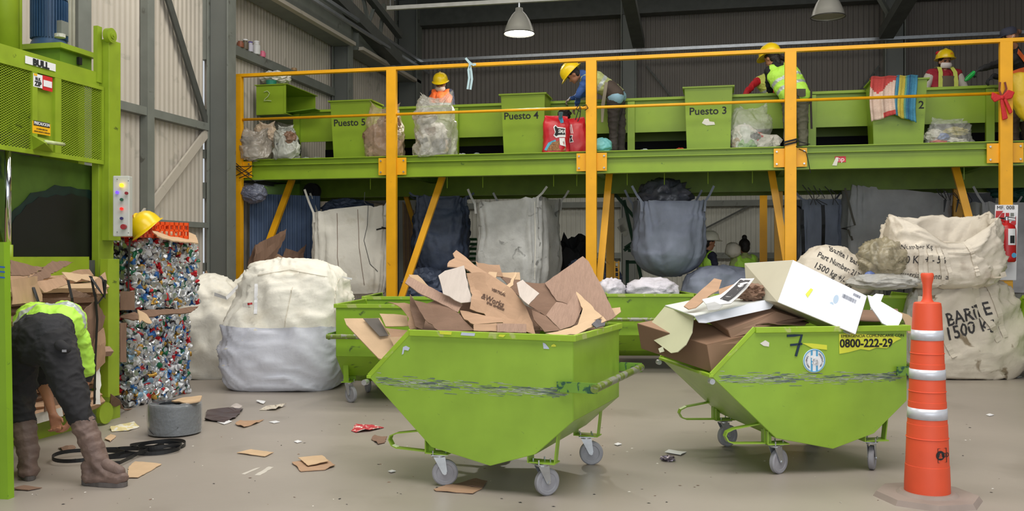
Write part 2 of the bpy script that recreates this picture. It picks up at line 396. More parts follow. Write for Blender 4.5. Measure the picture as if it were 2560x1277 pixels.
b = MB(); b.box((WX+.45, 15.42, 4.0), (.3, .2, .16)); t = b.build('wall_bracket', steel, label='small steel bracket plate fixed to the column behind the green hopper', cat='bracket')
# ================================================================ lamps and conduit
def conduit(name, label, p, q, r):
    b = MB(); b.bar(p, q, r, r); return b.build(name, zinc, label=label, cat='conduit')
b = MB(); b.bar((-5.1, 13.9, 5.36), (8, 13.9, 5.3), .06, .06); cr = b.build('lamp_rail', mat('rail_grey', (178, 178, 174), .45, .3), label='light grey hanging rail above the first bell lamp', cat='rail')
for x in (-5.05, -2.4, 1.2, 4.5): MB().cyl((x, 13.9, 5.33), (x, 13.9, 7.02), .008, n=6).build('hanger', zinc, cr)
def bell(px, label, on):
    c = PY(px, 80 if on else 45, 13.9); c.z = 4.84
    t = empty('bell_lamp', c, label, 'lamp', 'bell shaped high bay lamps')
    prof = [(.235, 0), (.24, .012), (.232, .02), (.215, .09), (.17, .2), (.115, .29), (.075, .335), (.06, .34), (.055, .40)]
    inner = [(r-.008, z) for r, z in prof[:-1]]
    b = MB(); n = 40; vs = []; allp = prof+[(.001, .40)]
    b.lathe(allp[::-1], c, n); o = b.build('shade', mat('lamp_shade', (186, 184, 176), .35, .3, var=.05), t, smooth=True)
    bm = bmesh.new(); bm.from_mesh(o.data)
    big = [f for f in bm.faces if len(f.verts) > 8 and abs(f.calc_center_median().z) < .02]; bmesh.ops.delete(bm, geom=big, context='FACES'); bm.to_mesh(o.data); bm.free()
    b = MB(); b.tube([c+V(.24*cos(a), .24*sin(a), .008) for a in [2*pi*k/40 for k in range(40)]], .007, closed=True); b.build('rim', mat('lamp_rim', (90, 88, 84), .4, .6), t, smooth=True)
    b = MB(); b.lathe([(.001, .03), (.225, .028), (.228, .034), (.001, .036)], c, n)
    b.build('lens', mat('lamp_lens_lit', (255, 250, 235), .3, emit=9, var=0) if on else mat('lamp_lens_off', (196, 190, 170), .25, var=.05), t)
    MB().cyl(c+V(0, 0, .4), c+V(0, 0, .5), .02, n=10).build('hook', zinc, t)
    if on:
        l = bpy.data.lights.new('bell_lamp_light', 'SPOT'); l.energy = 220; l.spot_size = R(130); l.shadow_soft_size = .15; l.color = (1, .94, .84)
        lo = bpy.data.objects.new('bell_lamp_light', l); lo.location = c+V(0, 0, -.03); COL.objects.link(lo)
    return t
bell(1298, 'lit bell shaped high bay lamp hanging above the fourth station', True)
bell(2070, 'unlit bell shaped high bay lamp at the upper right, partly cut off', False)

# ================================================================ sorting platform
YF = 12.1; DZ = 2.795
POSTX = [-6.66, -4.34, -1.58, .926, 3.395, 5.9]
plat = empty('sorting_platform', (-.4, 13, 0), 'long green steel sorting platform raised on yellow posts', 'platform')
b = MB(); b.b2((-6.72, YF, 2.5), (6.2, YF+.08, DZ-.005)); b.b2((-6.72, YF-.05, DZ-.09), (6.2, YF, DZ-.08)); b.b2((-6.72, YF-.045, DZ-.012), (6.2, YF, DZ)); b.b2((-6.72, YF-.05, 2.5), (6.2, YF, 2.512))
b.build('edge_beam', green2, plat)
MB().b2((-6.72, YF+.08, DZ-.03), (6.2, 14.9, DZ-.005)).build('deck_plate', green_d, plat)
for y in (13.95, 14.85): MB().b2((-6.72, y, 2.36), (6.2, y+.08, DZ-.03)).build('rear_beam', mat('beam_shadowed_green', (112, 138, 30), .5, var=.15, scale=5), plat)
for x in POSTX:
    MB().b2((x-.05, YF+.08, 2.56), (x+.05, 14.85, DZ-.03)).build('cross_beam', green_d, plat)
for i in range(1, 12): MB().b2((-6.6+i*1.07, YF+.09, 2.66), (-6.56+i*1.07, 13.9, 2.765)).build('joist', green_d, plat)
lab = ['first from the left beside the grey column', 'second from the left in front of the orange vested worker', 'in the centre beside the red pet food bags', 'wrapped with black straps right of the third station', 'carrying the red bow and the extinguisher board', 'off the right edge']
for i, x in enumerate(POSTX[:5]):
    b = MB(); b.b2((x-.07, YF-.13, 0), (x+.07, YF-.055, 3.97)); b.build('post', yellow, plat, bevel=.004)
    if 1:
        for s in (-1, 1):
            if i == 0 and s < 0: continue
            go = MB().b2((x+s*.07, YF-.075, 2.53), (x+s*.2, YF-.055, 2.765)).build('gusset_plate', yellow, plat)
            for dz in (2.57, 2.725): 
                MB().cyl((x+s*.165, YF-.075, dz), (x+s*.165, YF-.09, dz), .012, n=8).build('bolt', zinc, go)
    MB().b2((x-.06, 14.2, 0), (x+.06, 14.28, 2.56)).build('rear_post', yellow, plat)
    # raking strut from the floor to the deck
    if i < 5:
        MB().bar((x+(.06 if i != 4 else -.1), YF+.05, .75), (x+(.55, .55, .17, -.2, -.42)[i], YF+.5, 2.55), .09, .05, up=(0, 1, 0)).build('strut', yellow, plat)
MB().b2((.75, 16.2, 0), (.87, 16.3, 2.5)).build('rear_post', yellow, plat)
for i in range(1):
    x = POSTX[i]
    MB().bar((POSTX[i+1]-.1, 14.24, .9), (POSTX[i+1]-.6, 14.24, 2.5), .07, .05, up=(0, 1, 0)).build('strut', yellow, plat)
MB().b2((-6.75, YF-.13, 3.965), (6.2, YF-.05, 4.01)).build('top_rail', yellow, plat, bevel=.004)
MB().cyl((-6.7, YF-.09, 3.36), (3.33, YF-.09, 3.36), .019, n=12).build('mid_rail', yellow, plat, smooth=True)
# hooks under the deck
for px in (926, 1118, 1207, 1384, 1442, 1568, 1661, 1770, 1881, 2410): 
    p = PY(px, 450, 12.35); MB().cyl((p.x, 12.35, 2.57), (p.x, 12.35, 2.36), .006, n=6).build('hook_rod', green2, plat)
# sticker on the beam
def quad(mb, o, xd, yd, w_, h_, mi=0): o = Vector(o); return mb.slab([o-xd*w_/2-yd*h_/2, o+xd*w_/2-yd*h_/2, o+xd*w_/2+yd*h_/2, o-xd*w_/2+yd*h_/2], .002, mi)
XD, ZD, YN = V(1, 0, 0), V(0, 0, 1), V(0, -1, 0)
p = PY(2101, 398, YF-.004); p.y = YF-.004
stk = quad(MB(), p, XD, ZD, .13, .075).build('red_sticker', mat('sticker_red', (205, 44, 58), .5, var=0), plat)
text('mp', .085, p+V(-.005, -.002, 0), XD, YN, white, stk, name='sticker_lettering')
p = PY(2092, 403, YF-.006); MB().slab([p+V(-.055, 0, -.05), p+V(.0, 0, -.055), p+V(.02, -.01, .045), p+V(-.01, -.01, .05)], .002).build('peeling_sticker_flap', paper, plat)
# black wire wound round posts
def straps(x, z0, n, seed, label):
    r_ = random.Random(seed); t = empty('strap_tie', (x, YF-.1, z0), label, 'strap')
    for k in range(n):
        z = z0+k*.035; pts = [(x-.078, YF-.14, z), (x+.078, YF-.14, z+r_.uniform(-.04, .04)), (x+.078, YF-.045, z+.02), (x-.078, YF-.045, z)]
        MB().tube(pts, .011, closed=True, flat=(0, 0, 1)).build('strap_loop', blackrib, t)
    return t
t = straps(.926, 2.80, 2, 2, 'black straps tied round the yellow post right of the third station')
b = MB(); b.tube([PY(1990, 352, 11.95), PY(2010, 357, 11.95), PY(2025, 360, 12.02), PY(2005, 364, 11.95), PY(1990, 366, 11.97)], .006); b.build('loose_end', blackrib, t)
b = MB(); b.tube([PY(1997, 372, 12.0), PY(2015, 380, 12.0), PY(2020, 400, 12.0), PY(2026, 432, 12.0)], .005); b.build('loose_end', blackrib, t)
t = empty('strap_tie', (-6.66, YF-.14, 2.6), 'dark straps crossed over the leftmost yellow post at deck height', 'strap')
for a, c in (((585, 412), (633, 440)), ((588, 440), (628, 416)), ((586, 418), (640, 455)), ((590, 408), (622, 432)), ((598, 445), (630, 428)), ((585, 415), (635, 414))):
    MB().tube([PY(a[0], a[1], YF-.15), PY((a[0]+c[0])/2, (a[1]+c[1])/2+2, YF-.16), PY(c[0], c[1], YF-.15)], .006).build('strap_loop', blackrib, t)
t = empty('strap_tie', PY(1462, 270, YF-.15), 'black strap knot tied on the mid rail beside the centre post', 'strap')
for pts in ([(1450, 266), (1444, 282), (1438, 300)], [(1452, 268), (1450, 290), (1444, 304)], [(1456, 266), (1466, 262), (1470, 270), (1462, 276)], [(1448, 262), (1440, 272), (1452, 280)]):
    MB().tube([PY(x, y, YF-.15) for x, y in pts], .006).build('strap_loop', blackrib, t)
# conveyor
conv = empty('conveyor_trough', (-.2, 13.45, DZ), 'long green conveyor trough along the platform deck', 'conveyor')
for y, nm in ((12.95, 'front_panel'), (14.0, 'rear_panel')):
    b = MB(); b.b2((-6.2, y, 3.14), (6.2, y+.02, 3.58)); s = -1 if y < 13 else 1
    b.b2((-6.2, y-.05, 3.58), (6.2, y+.02, 3.615)); b.build(nm, green2, conv)
MB().b2((-6.2, 12.97, 3.38), (6.2, 14.0, 3.4)).build('belt', blackrib, conv)
MB().b2((-6.2, 12.99, 2.83), (6.2, 14.0, 2.85)).build('lower_tray', blackrib, conv)
MB().b2((-6.2, 13.99, 2.86), (6.2, 14.0, 3.14)).build('rear_skirt', blackrib, conv)
MB().b2((-6.2, 12.95, DZ), (6.2, 13.0, DZ+.07)).build('base_rail', green2, conv)
for px in (742, 1138, 1578, 2000, 2475, 2030): 
    p = PY(px, 300, 12.92); MB().b2((p.x-.05, 12.9, DZ), (p.x+.05, 12.96, 3.57)).build('support_post', green2, conv)
# chutes
for px, word, fx, fy, lab in ((876, 'Puesto 5', 874, 307, 'green chute bin marked Puesto 5'), (1307, 'Puesto 4', 1303, 290, 'green chute bin marked Puesto 4'), (1771, 'Puesto 3', 1770, 278, 'green chute bin marked Puesto 3'), (2248, '2', 2303, 263, 'green chute bin with number 2 showing beside the towels')):
    p = PY(px, 300, 12.4); x = p.x; wt, wb = .305, (.275 if word != '2' else .29)
    if word == '2': wt = .325
    t = empty('chute_bin', (x, 12.65, DZ), lab, 'chute', 'green chute bins at the sorting stations')
    b = MB(); A = [(x-wt, 12.4, 3.63), (x+wt, 12.4, 3.63), (x+wt, 12.86, 3.63), (x-wt, 12.86, 3.63)]; B_ = [(x-wb, 12.46, DZ), (x+wb, 12.46, DZ), (x+wb, 12.85, DZ), (x-wb, 12.85, DZ)]
    for i in range(4): j = (i+1) % 4; b.slab([A[i], A[j], B_[j], B_[i]], .01)
    b.build('bin_body', green2, t)
    b = MB(); b.slab([(x-wt-.03, 12.37, 3.64), (x+wt+.03, 12.37, 3.64), (x+wt+.03, 12.4, 3.64), (x-wt-.03, 12.4, 3.64)], .02); b.bar((x-wt-.01, 12.402, 3.635), (x-wt-.01, 12.87, 3.635), .04, .02); b.bar((x+wt+.01, 12.402, 3.635), (x+wt+.01, 12.87, 3.635), .04, .02)
    b.build('rim', green2, t)
    c = PY(fx, fy, 12.42); f = (3.63-c.z)/(.835); yy = 12.4+.06*f-.007
    text(word, .135, (c.x, yy, c.z), XD, (0, -1, -.07), ink, t, bold=.002, sx=1.03)
    if word == 'Puesto 3':
        s = MB(); q = PY(1770, 305, 12.41); q.y = 12.425; s.slab([q+V(-.08, 0, -.01), q+V(-.02, 0, -.04), q+V(.09, 0, -.035), q+V(.08, 0, 0), q+V(.02, 0, .01), q+V(0, 0, .06), q+V(-.04, 0, .055)], .002)
        s.build('torn_sticker', paper, t)
# hopper box at the left end
t = empty('hopper_box', (-6.45, 13.1, 3.5), 'open green hopper box above the left end of the conveyor, chalk mark on side', 'hopper')
X0, X1, Y0, Y1, Z0, Z1 = -6.7, -6.22, 12.62, 13.66, 3.52, 3.97
b = MB(); Zt = Z1-.0125; b.b2((X0, Y0, Z0+.013), (X1, Y0+.012, Zt)); b.b2((X0, Y1-.012, Z0+.013), (X1, Y1, Zt)); b.b2((X0, Y0+.0125, Z0+.013), (X0+.012, Y1-.0125, Zt)); b.b2((X0, Y0, Z0), (X1+.02, Y1, Z0+.012)); b.b2((X0-.02, Y0-.02, Z1-.012), (X1+.03, Y1+.02, Z1)); b.b2((X1-.03, Y0-.008, Z0+.013), (X1+.002, Y0-.001, Zt)); b.build('hopper_shell', green2, t)
MB().slab([(X0, 12.7, Z0), (X0+.9, 12.7, 3.6), (X0+.9, 12.95, 3.6), (X0, 12.95, Z0)], .01).build('inlet_ramp', green_d, t)
b = MB(); b.tube([PY(x, y, 12.605) for x, y in ((660, 230), (668, 227), (674, 233), (670, 241), (662, 248), (660, 252), (668, 251), (678, 252))], .006, n=5); b.build('chalk_mark', mat('chalk', (190, 205, 150), .9, var=0), t)
b = crumple(PY(690, 196, 13.0), (.22, .2, .1), 3, .4, 3); b.build('plastic_bundle', paper, label='crumpled white plastic bundle lying on top of the green hopper', cat='bundle')
b = MB(); c = PY(678, 200, 12.75); c.z = 3.97; b.lathe([(.07, 0), (.08, .07), (.083, .08), (.001, .08)], c, 18); b.build('green_tub', mat('teal_tub', (40, 130, 110), .5), label='small teal plastic tub on top of the green hopper', cat='tub')
# jars on the wall shelf
jars = [(613, 100, .05, .13, (110, 100, 84), 'glass jar with rounded top at the left end of the wall shelf', 'jar'), (626, 112, .045, .13, (208, 206, 222), 'pale bottle with violet cap on the wall shelf', 'bottle'), (641, 112, .06, .18, (225, 225, 225), 'tall white paint can on the wall shelf', 'can'), (656, 126, .05, .09, (232, 120, 150), 'pink plastic cup on the wall shelf', 'cup'), (601, 100, .05, .09, (150, 92, 70), 'brown crumpled package at the left end of the wall shelf', 'package'), (735, 178, .05, .05, (176, 140, 100), 'small brown lump farther along the wall shelf', 'package')]
for px, py, r, h_, c, l, k in jars:
    q = PX(px, py, WX+.1); q.z = 4.45; t = empty(k if k != 'package' else 'small_package', q, l, k)
    m = G(c, rough=.4); MB().lathe([(r*.9, 0), (r, .01), (r, h_*.75), (r*.7, h_*.82), (r*.7, h_), (.001, h_)], q, 16).build('body', m, t, auto=40)
    if k in ('bottle', 'jar', 'can'): MB().cyl(q+V(0, 0, h_), q+V(0, 0, h_+.02), r*.75, n=14).build('cap', G((96, 84, 150)) if k == 'bottle' else white, t)
# ribbon on the top rail
t = empty('ribbon_bow', PY(1173, 150, YF-.14), 'pale blue ribbon knotted on the yellow top rail with two hanging tails', 'ribbon')
rm = mat('pale_blue_ribbon', (178, 206, 214), .6, var=.05)
for pts in ([(1176, 160), (1171, 175), (1173, 195), (1169, 223)], [(1174, 160), (1178, 178), (1180, 198), (1176, 224)], [(1175, 158), (1168, 150), (1164, 145)], [(1175, 158), (1182, 161), (1190, 161)], [(1170, 152), (1176, 158), (1186, 163)]):
    MB().tube([PY(x, y, YF-.15) for x, y in pts], .015, flat=(1, 0, .3)).build('ribbon_tail', rm, t)
# ================================================================ baling press
XF = -5.15
bal = empty('baling_press', (-5.7, 5.9, 0), 'big green hydraulic baling press at the left edge with mesh gate and blue motor', 'baling press')
def bb(name, a, c, m=baler_g, bev=0, parent=None, **k): return MB().b2(a, c).build(name, m, parent or bal, bevel=bev, **k)
bb('base_beam', (-6.3, 4.75, 0), (-5.1, 7.15, .13))
bb('side_wall', (-6.35, 7.02, .13), (-5.42, 7.1, 3.0), baler_g)
bb('side_wall', (-6.35, 4.75, .13), (-5.45, 4.81, 3.0), baler_g)
bb('rear_wall', (-6.4, 4.75, .13), (-6.34, 7.1, 3.0), mat('press_inner_grey', (92, 96, 78), .6, var=.3, scale=3))
bb('ram_plate', (-6.3, 4.85, 2.0), (-5.4, 7.0, 2.12), baler_g)
bb('ram_box', (-6.2, 4.9, 2.12), (-5.75, 6.95, 2.5), mat('ram_grey', (110, 100, 96), .6, var=.3, scale=5))
bb('front_post', (-5.22, 6.93, 0), (XF, 7.13, 2.99), bev=.004)
bb('chain_channel', (XF, 6.97, 1.55), (XF+.07, 7.13, 3.28), bev=.003)
bb('channel_web', (XF-.03, 6.9, 2.9), (XF+.01, 6.96, 3.38), baler_g)
bb('hinge_bar', (-5.08, 6.85, .22), (-5.0, 7.0, 1.39), bev=.003); bb('hinge_plate', (-5.15, 6.9, .3), (-5.08, 7.0, .75), green_d)
b = MB(); c = PX(268, 89, XF+.05); b.cyl(c, c+V(.05, 0, 0), .062, n=28); b.cyl(c+V(.05, 0, 0), c+V(.052, 0, 0), .05, n=28); b.cyl(c+V(.05, 0, 0), c+V(.062, 0, 0), .03, n=20); b.cyl(c+V(.05, 0, 0), c+V(.07, 0, 0), .014, n=12); b.build('chain_pulley', baler_g, bal, auto=30)
b = MB(); c = PX(266, 1042, -4.98); c.z = .1; b.cyl(c-V(.03, 0, 0), c, .09, n=20); b.build('foot_lug', baler_g, bal, auto=30)
bb('top_beam', (XF-.1, 4.75, 2.87), (XF, 6.95, 2.985))
bb('top_plate', (-6.35, 4.75, 2.96), (XF-.1, 7.1, 2.985))
# gate
g = bb('gate_frame', (XF, 4.75, 2.835), (XF+.03, 6.96, 2.865)); WMg = g
for a, c in (((4.75, 2.2), (6.96, 2.235)), ((6.935, 2.236), (6.96, 2.834)), ((6.11, 2.236), (6.165, 2.834)), ((6.36, 2.236), (6.43, 2.834))):
    MB().b2((XF, a[0], a[1]), (XF+.03, c[0], c[1])).build('gate_bar', baler_g, g)
MB().b2((XF-.01, 6.16, 2.236), (XF+.005, 6.37, 2.834)).build('gate_plate', baler_g, g)
def expanded(y0, y1, z0, z1, name):
    b = MB(); sl = .55; pz = .019
    k0 = int((z0-(y1-y0)*sl)/pz); k1 = int((z1+(y1-y0)*sl)/pz)
    for sgn in (1, -1):
        for k in range(k0, k1+1):
            c = k*pz; pts = []
            # line z = c + sgn*sl*(y-y0), clipped
            ya, yb = y0, y1
            lo = (z0-c)/(sgn*sl)+y0; hi = (z1-c)/(sgn*sl)+y0
            if lo > hi: lo, hi = hi, lo
            ya = max(ya, lo); yb = min(yb, hi)
            if yb-ya > .005: b.bar((XF+.012+.002*sgn, ya, c+sgn*sl*(ya-y0)), (XF+.012+.002*sgn, yb, c+sgn*sl*(yb-y0)), .005, .004)
    return b.build(name, baler_g, g)
expanded(5.15, 6.11, 2.235, 2.86, 'wire_mesh'); expanded(6.43, 6.935, 2.235, 2.86, 'wire_mesh')
bb('rear_baffle', (-5.75, 6.2, 2.45), (-5.72, 6.95, 2.9), baler_g)
# hood with handle tube
b = MB(); a = [PX(80, 338, XF+.03), PX(82, 374, XF+.03), PX(133, 380, XF+.03), PX(133, 352, XF+.03)]; t_ = PX(112, 357, XF+.16)
b.add(a+[t_], [(0, 1, 4), (1, 2, 4), (2, 3, 4), (3, 0, 4), (3, 2, 1, 0)]); h_ = b.build('latch_hood', baler_g, bal)
b = MB(); b.cyl(PX(112, 354, XF+.12), PX(160, 361, XF+.12), .014, n=12); b.build('latch_tube', mat('worn_tube', (190, 200, 150), .4, var=.2, scale=20), bal, smooth=True)
# chamber fittings
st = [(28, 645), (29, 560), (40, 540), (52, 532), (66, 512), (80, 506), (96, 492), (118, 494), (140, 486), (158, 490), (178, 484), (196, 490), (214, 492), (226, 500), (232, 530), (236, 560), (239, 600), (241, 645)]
MB().slab([PX(x+(8 if x > 200 else -3), y-12-6*((x*7) % 3), -5.245) for x, y in st], .008).build('opening_shade_edge', mat('shade_edge_teal', (8, 34, 30), .5, var=.4, scale=8), bal)  # dark teal edge layer, shade painted around the black opening
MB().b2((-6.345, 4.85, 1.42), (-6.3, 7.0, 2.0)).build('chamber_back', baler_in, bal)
MB().slab([PX(x, y, -5.24) for x, y in st], .01).build('opening_shadow_plate', mat('opening_shade_black', (5, 8, 11), .5, var=.3), bal, label='black plate painting the shade inside the press opening')  # black plate stands in for the darkness of the chamber mouth
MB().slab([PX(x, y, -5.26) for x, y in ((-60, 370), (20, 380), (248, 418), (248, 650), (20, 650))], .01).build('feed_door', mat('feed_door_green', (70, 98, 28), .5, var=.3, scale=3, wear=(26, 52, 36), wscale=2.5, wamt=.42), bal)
b = MB(); p = PX(20, 500, -5.17); b.cyl((p.x, p.y, 1.5), (p.x, p.y, 2.3), .024, n=20); b.build('piston_rod', chrome, bal, smooth=True)
b = MB(); b.cyl((p.x, p.y, 1.3), (p.x, p.y, 1.5), .035, n=16); b.build('rod_base', baler_g, bal, smooth=True)
bb('sill_plate', (-5.23, 4.8, 1.26), (-5.13, 6.78, 1.41)); bb('sill_lip', (-5.23, 6.78, 1.2), (-5.18, 6.92, 1.38), steel_d)
# opened door towards the camera
dr = MB().slab([P(-260, 605, 5.52), P(17, 605, 5.38), P(28, 1247, 5.38), P(-260, 1247, 5.52)], .05).build('chamber_door', mat('door_green', (128, 168, 36), .4, var=.06, scale=4, wear=(70, 100, 50), wscale=22, wamt=.3), bal)
for y in (664, 676, 690): MB().slab([P(-8, y, 5.34), P(12, y+2, 5.34), P(12, y+6, 5.34), P(-8, y+4, 5.34)], .001).build('blue_marking', mat('blue_marker', (40, 90, 170), .6, var=0), dr)
# tank, motor, cylinder
b = MB(); b.b2((-5.95, 6.89, 2.985), (-5.5, 7.3, 3.2)); b.build('oil_tank', green_d, bal); bb('tank_lid', (-6.0, 6.85, 3.2), (-5.46, 7.33, 3.245), baler_g)
p = PX(198, 152, -5.49); MB().b2((-5.5, p.y-.02, p.z-.035), (-5.475, p.y+.02, p.z+.03)).build('filler_valve', black, bal)
mc = V(-5.72, 7.03, 3.245); mot = mat('motor_blue', (46, 78, 112), .5, var=.15, scale=8)
b = MB(); b.cyl(mc, mc+V(0, 0, .06), .16, .135, n=32); b.cyl(mc+V(0, 0, .06), mc+V(0, 0, .44), .128, n=32); b.cyl(mc+V(0, 0, .42), mc+V(0, 0, .55), .15, .13, n=32)
mo = b.build('electric_motor', mot, bal, auto=40)
b = MB()
for k in range(36):
    a = 2*pi*k/36; d = V(cos(a), sin(a), 0); b.box(mc+d*.137+V(0, 0, .24), (.03, .006, .34), Matrix.Rotation(a, 3, 'Z'))
b.build('cooling_fins', mot, mo)
b = MB(); b.box(mc+V(.15, -.02, .16), (.05, .09, .12)); b.build('terminal_box', steel, mo)
b = MB(); c_ = PX(150, 94, -5.5); b.cyl(c_, c_+V(0, 0, .03), .045, n=14); b.build('filler_cap', mat('grey_cap', (190, 190, 180), .6, var=.3, scale=40), bal)
p = PX(14, 60, -5.55); MB().cyl((p.x, p.y, 2.985), (p.x, p.y, 4.4), .095, n=32).build('hydraulic_cylinder', baler_g, bal, smooth=True)
p = PX(50, 60, -5.5); MB().cyl((p.x, p.y, 2.985), (p.x, p.y, 4.4), .016, n=12).build('oil_pipe', baler_g, bal, smooth=True)
for px in (174, 183): p = PX(px, 60, -6.6); MB().cyl((p.x, p.y, 3.0), (p.x, p.y, 6.9), .02, n=8).build('riser_pipe', mat('pipe_cream', (205, 205, 190), .5), bal, smooth=True)
p = PX(200, 50, -6.7); MB().b2((p.x-.05, p.y-.09, 0), (p.x+.05, p.y+.12, 7)).build('cable_duct', steel, bal)
# stickers
YD = V(0, 1, 0); XP = V(1, 0, 0)
def stick(px0, py0, px1, py1, m, off=.035, name='sticker'):
    a = PX(px0, 200, XF+off); c = PX(px1, 200, XF+off); m_ = PX((px0+px1)/2, py0, XF+off); o = Vector((XF+off, (a.y+c.y)/2, m_.z)); hh = py1*(m_-V(0, 0, H)).dot(FW)/FP/2; a.z = m_.z+hh; c.z = m_.z-hh; return o, c.y-a.y, MB().slab([(XF+off, a.y, a.z), (XF+off, c.y, a.z), (XF+off, c.y, c.z), (XF+off, a.y, c.z)], .002).build(name, m, bal)
XB = XF+.004
o, wd, s_ = stick(63, 159, 139, 19, white, .006); text('BULL', .068, o+V(.003, 0, -.005), YD, XP, ink, s_, name='sticker_lettering', bold=.004, sx=1.15)
o, wd, s_ = stick(83, 202, 106, 33, white, .03); text('RUL', .032, o+V(.003, 0, .012), YD, XP, ink, s_, bold=.001, name='sticker_lettering'); text('ZIP', .05, o+V(.003, 0, -.025), YD, XP, ink, s_, bold=.002, name='sticker_lettering')
MB().slab([o+V(.003, -.045, .05), o+V(.003, -.01, .05), o+V(.003, -.01, .035), o+V(.003, -.045, .035)], .001).build('yellow_mark', mat('sticker_yellow', (246, 186, 20), .5, var=0), s_)
o, wd, s_ = stick(106, 209, 131, 36, mat('sticker_red2', (206, 36, 40), .5, var=0), .03)
s2 = MB().slab([o+V(.003, -wd*.42, .022), o+V(.003, wd*.42, .022), o+V(.003, wd*.42, -.028), o+V(.003, -wd*.42, -.028)], .001).build('white_field', white, s_)
o, wd, s_ = stick(81, 321, 126, 30, MATS['sticker_yellow'], .03)
MB().slab([o+V(.003, -wd*.45, .052), o+V(.003, wd*.45, .052), o+V(.003, wd*.45, .015), o+V(.003, -wd*.45, .015)], .001).build('black_field', ink, s_)
text('PRECAUCION', .033, o+V(.0045, 0, .033), YD, XP, white, s_, bold=.0006, name='sticker_lettering', sx=.82)
for k, w_ in enumerate(('LA GUARDIA DEBE ESTAR', 'CERRADA DURANTE LA OPERACION')): text(w_, .013, o+V(.0045, 0, -.008-.022*k), YD, XP, ink, s_, name='sticker_lettering', sx=.8)
# control panel
cp = empty('control_panel', PZ(307, 7.75, 1.58), 'grey control box with coloured push buttons mounted on the press post', 'control panel')
pc = PZ(307, 7.78, 1.835); rz3 = Matrix.Rotation(T+.1, 3, 'Z')
MB().box(pc, (.135, .09, .51), rz3).build('housing', mat('panel_grey', (196, 198, 192), .5, var=.06, wear=(150, 144, 130), wscale=7, wamt=.34), cp, bevel=.008)
def button(px, py, r, c, em=0, th=.02, nm='push_button'):
    q = P(px, py, 7.725); d = rz3 @ V(0, -1, 0); t = MB(); t.cyl(q, q+d*th, r, n=14); return t.build(nm, mat('button_%d_%d' % (px, py), c, .4, var=0, emit=em), cp, auto=40)
button(305, 463, .016, (250, 205, 20), 2.2, nm='yellow_lamp'); button(294, 481, .013, (92, 60, 220), 1.2); button(317, 483, .013, (140, 20, 34)); button(305, 499, .013, (16, 84, 60)); button(305, 522, .013, (230, 30, 20), .8); button(305, 546, .013, (40, 30, 100)); button(311, 567, .022, (150, 30, 36), th=.04, nm='stop_button')
for a in ((293, 448), (321, 452), (293, 580), (321, 582)): button(a[0], a[1], .004, (90, 90, 90), th=.004, nm='screw')
# ================================================================ cardboard bale in the press
cb = empty('cardboard_bale', (-5.5, 5.9, .13), 'strapped bale of crushed brown cardboard bulging out of the green press', 'bale')
r_ = random.Random(5); z = .16; ms = [card, card_d, card_l, card_r, card]
k = 0
while z < 1.2:
    th = r_.uniform(.05, .11); pts = []
    y0, y1 = 4.95+r_.uniform(0, .06), 6.86-r_.uniform(0, .1); xf = -5.0+r_.uniform(-.12, .06); b = MB(); n = 22
    sd = r_.uniform(0, 99); vs = []
    for i in range(n):
        y = y0+(y1-y0)*i/(n-1); w1 = .03*nz3((y, z, sd), 4); e = .06*nz3((y, sd, z), 3)
        vs += [(xf+e-.02, y, z+w1), (xf+e+.01, y, z+w1+th*.5), (xf+e-.03, y, z+w1+th), (-6.1, y, z+th), (-6.1, y, z)]
    b.add(vs, [(i*5+j, i*5+(j+1) % 5, (i+1)*5+(j+1) % 5, (i+1)*5+j) for i in range(n-1) for j in range(5)]+[(0, 1, 2, 3, 4), tuple((n-1)*5+j for j in (4, 3, 2, 1, 0))])
    b.build('cardboard_layer', ms[r_.randrange(5)], cb); z += th*.93; k += 1
def sheetpx(name, pts, m, th=.006, parent=None, curl=0, jag=0, seed=0, **k2):
    """polygon of (px, py, distance): a bent, thick piece of board with a torn edge"""
    p = planar([P(*q) for q in pts]) if th < .02 else [P(*q) for q in pts]; rr = random.Random(seed or int(sum(q[0] for q in pts))); out = []
    nn = Vector((0, 0, 0)); cc = sum(p, Vector())/len(p)
    for i in range(len(p)): nn += (p[i]-cc).cross(p[(i+1) % len(p)]-cc)
    nn.normalize()
    for i in range(len(p)):
        a, c = p[i], p[(i+1) % len(p)]; L = (c-a).length; s = max(1, int(L/.035)); side = (c-a).cross(nn).normalized()
        for j in range(s):
            q = a.lerp(c, j/s); 
            if jag and j: q = q+side*rr.uniform(-jag, jag)*(1 if (i % 2) else .4)
            out.append(q)
    bm = bmesh.new(); vs = [bm.verts.new(q) for q in out]; bm.faces.new(vs)
    bmesh.ops.triangulate(bm, faces=bm.faces); bmesh.ops.subdivide_edges(bm, edges=[e for e in bm.edges if e.calc_length() > .07], cuts=2, use_grid_fill=False)
    bmesh.ops.triangulate(bm, faces=bm.faces)
    sd = rr.uniform(0, 50)
    for v in bm.verts:
        v.co += nn*(curl*nz3(v.co, 3.0, sd)+curl*.35*nz3(v.co, 9, sd))
    r0 = bmesh.ops.duplicate(bm, geom=bm.verts[:]+bm.edges[:]+bm.faces[:]); be = [e for e in bm.edges if e.is_boundary]
    mp_ = r0['vert_map']; orig = [v for v in bm.verts if v in mp_][:len(bm.verts)//2]; half = set(v for v in r0['geom'] if isinstance(v, bmesh.types.BMVert))
    pairs = [(e.verts[0], e.verts[1]) for e in be if e.verts[0] not in half]
    for v in half: v.co += nn*th
    for a_, c_ in pairs:
        try: bm.faces.new((a_, c_, mp_[c_], mp_[a_]))
        except ValueError: pass
    bm.verts.index_update(); b = MB(); b.add([v.co.copy() for v in bm.verts], [tuple(v.index for v in f.verts) for f in bm.faces]); bm.free()
    return b.build(name, m, parent, **k2)
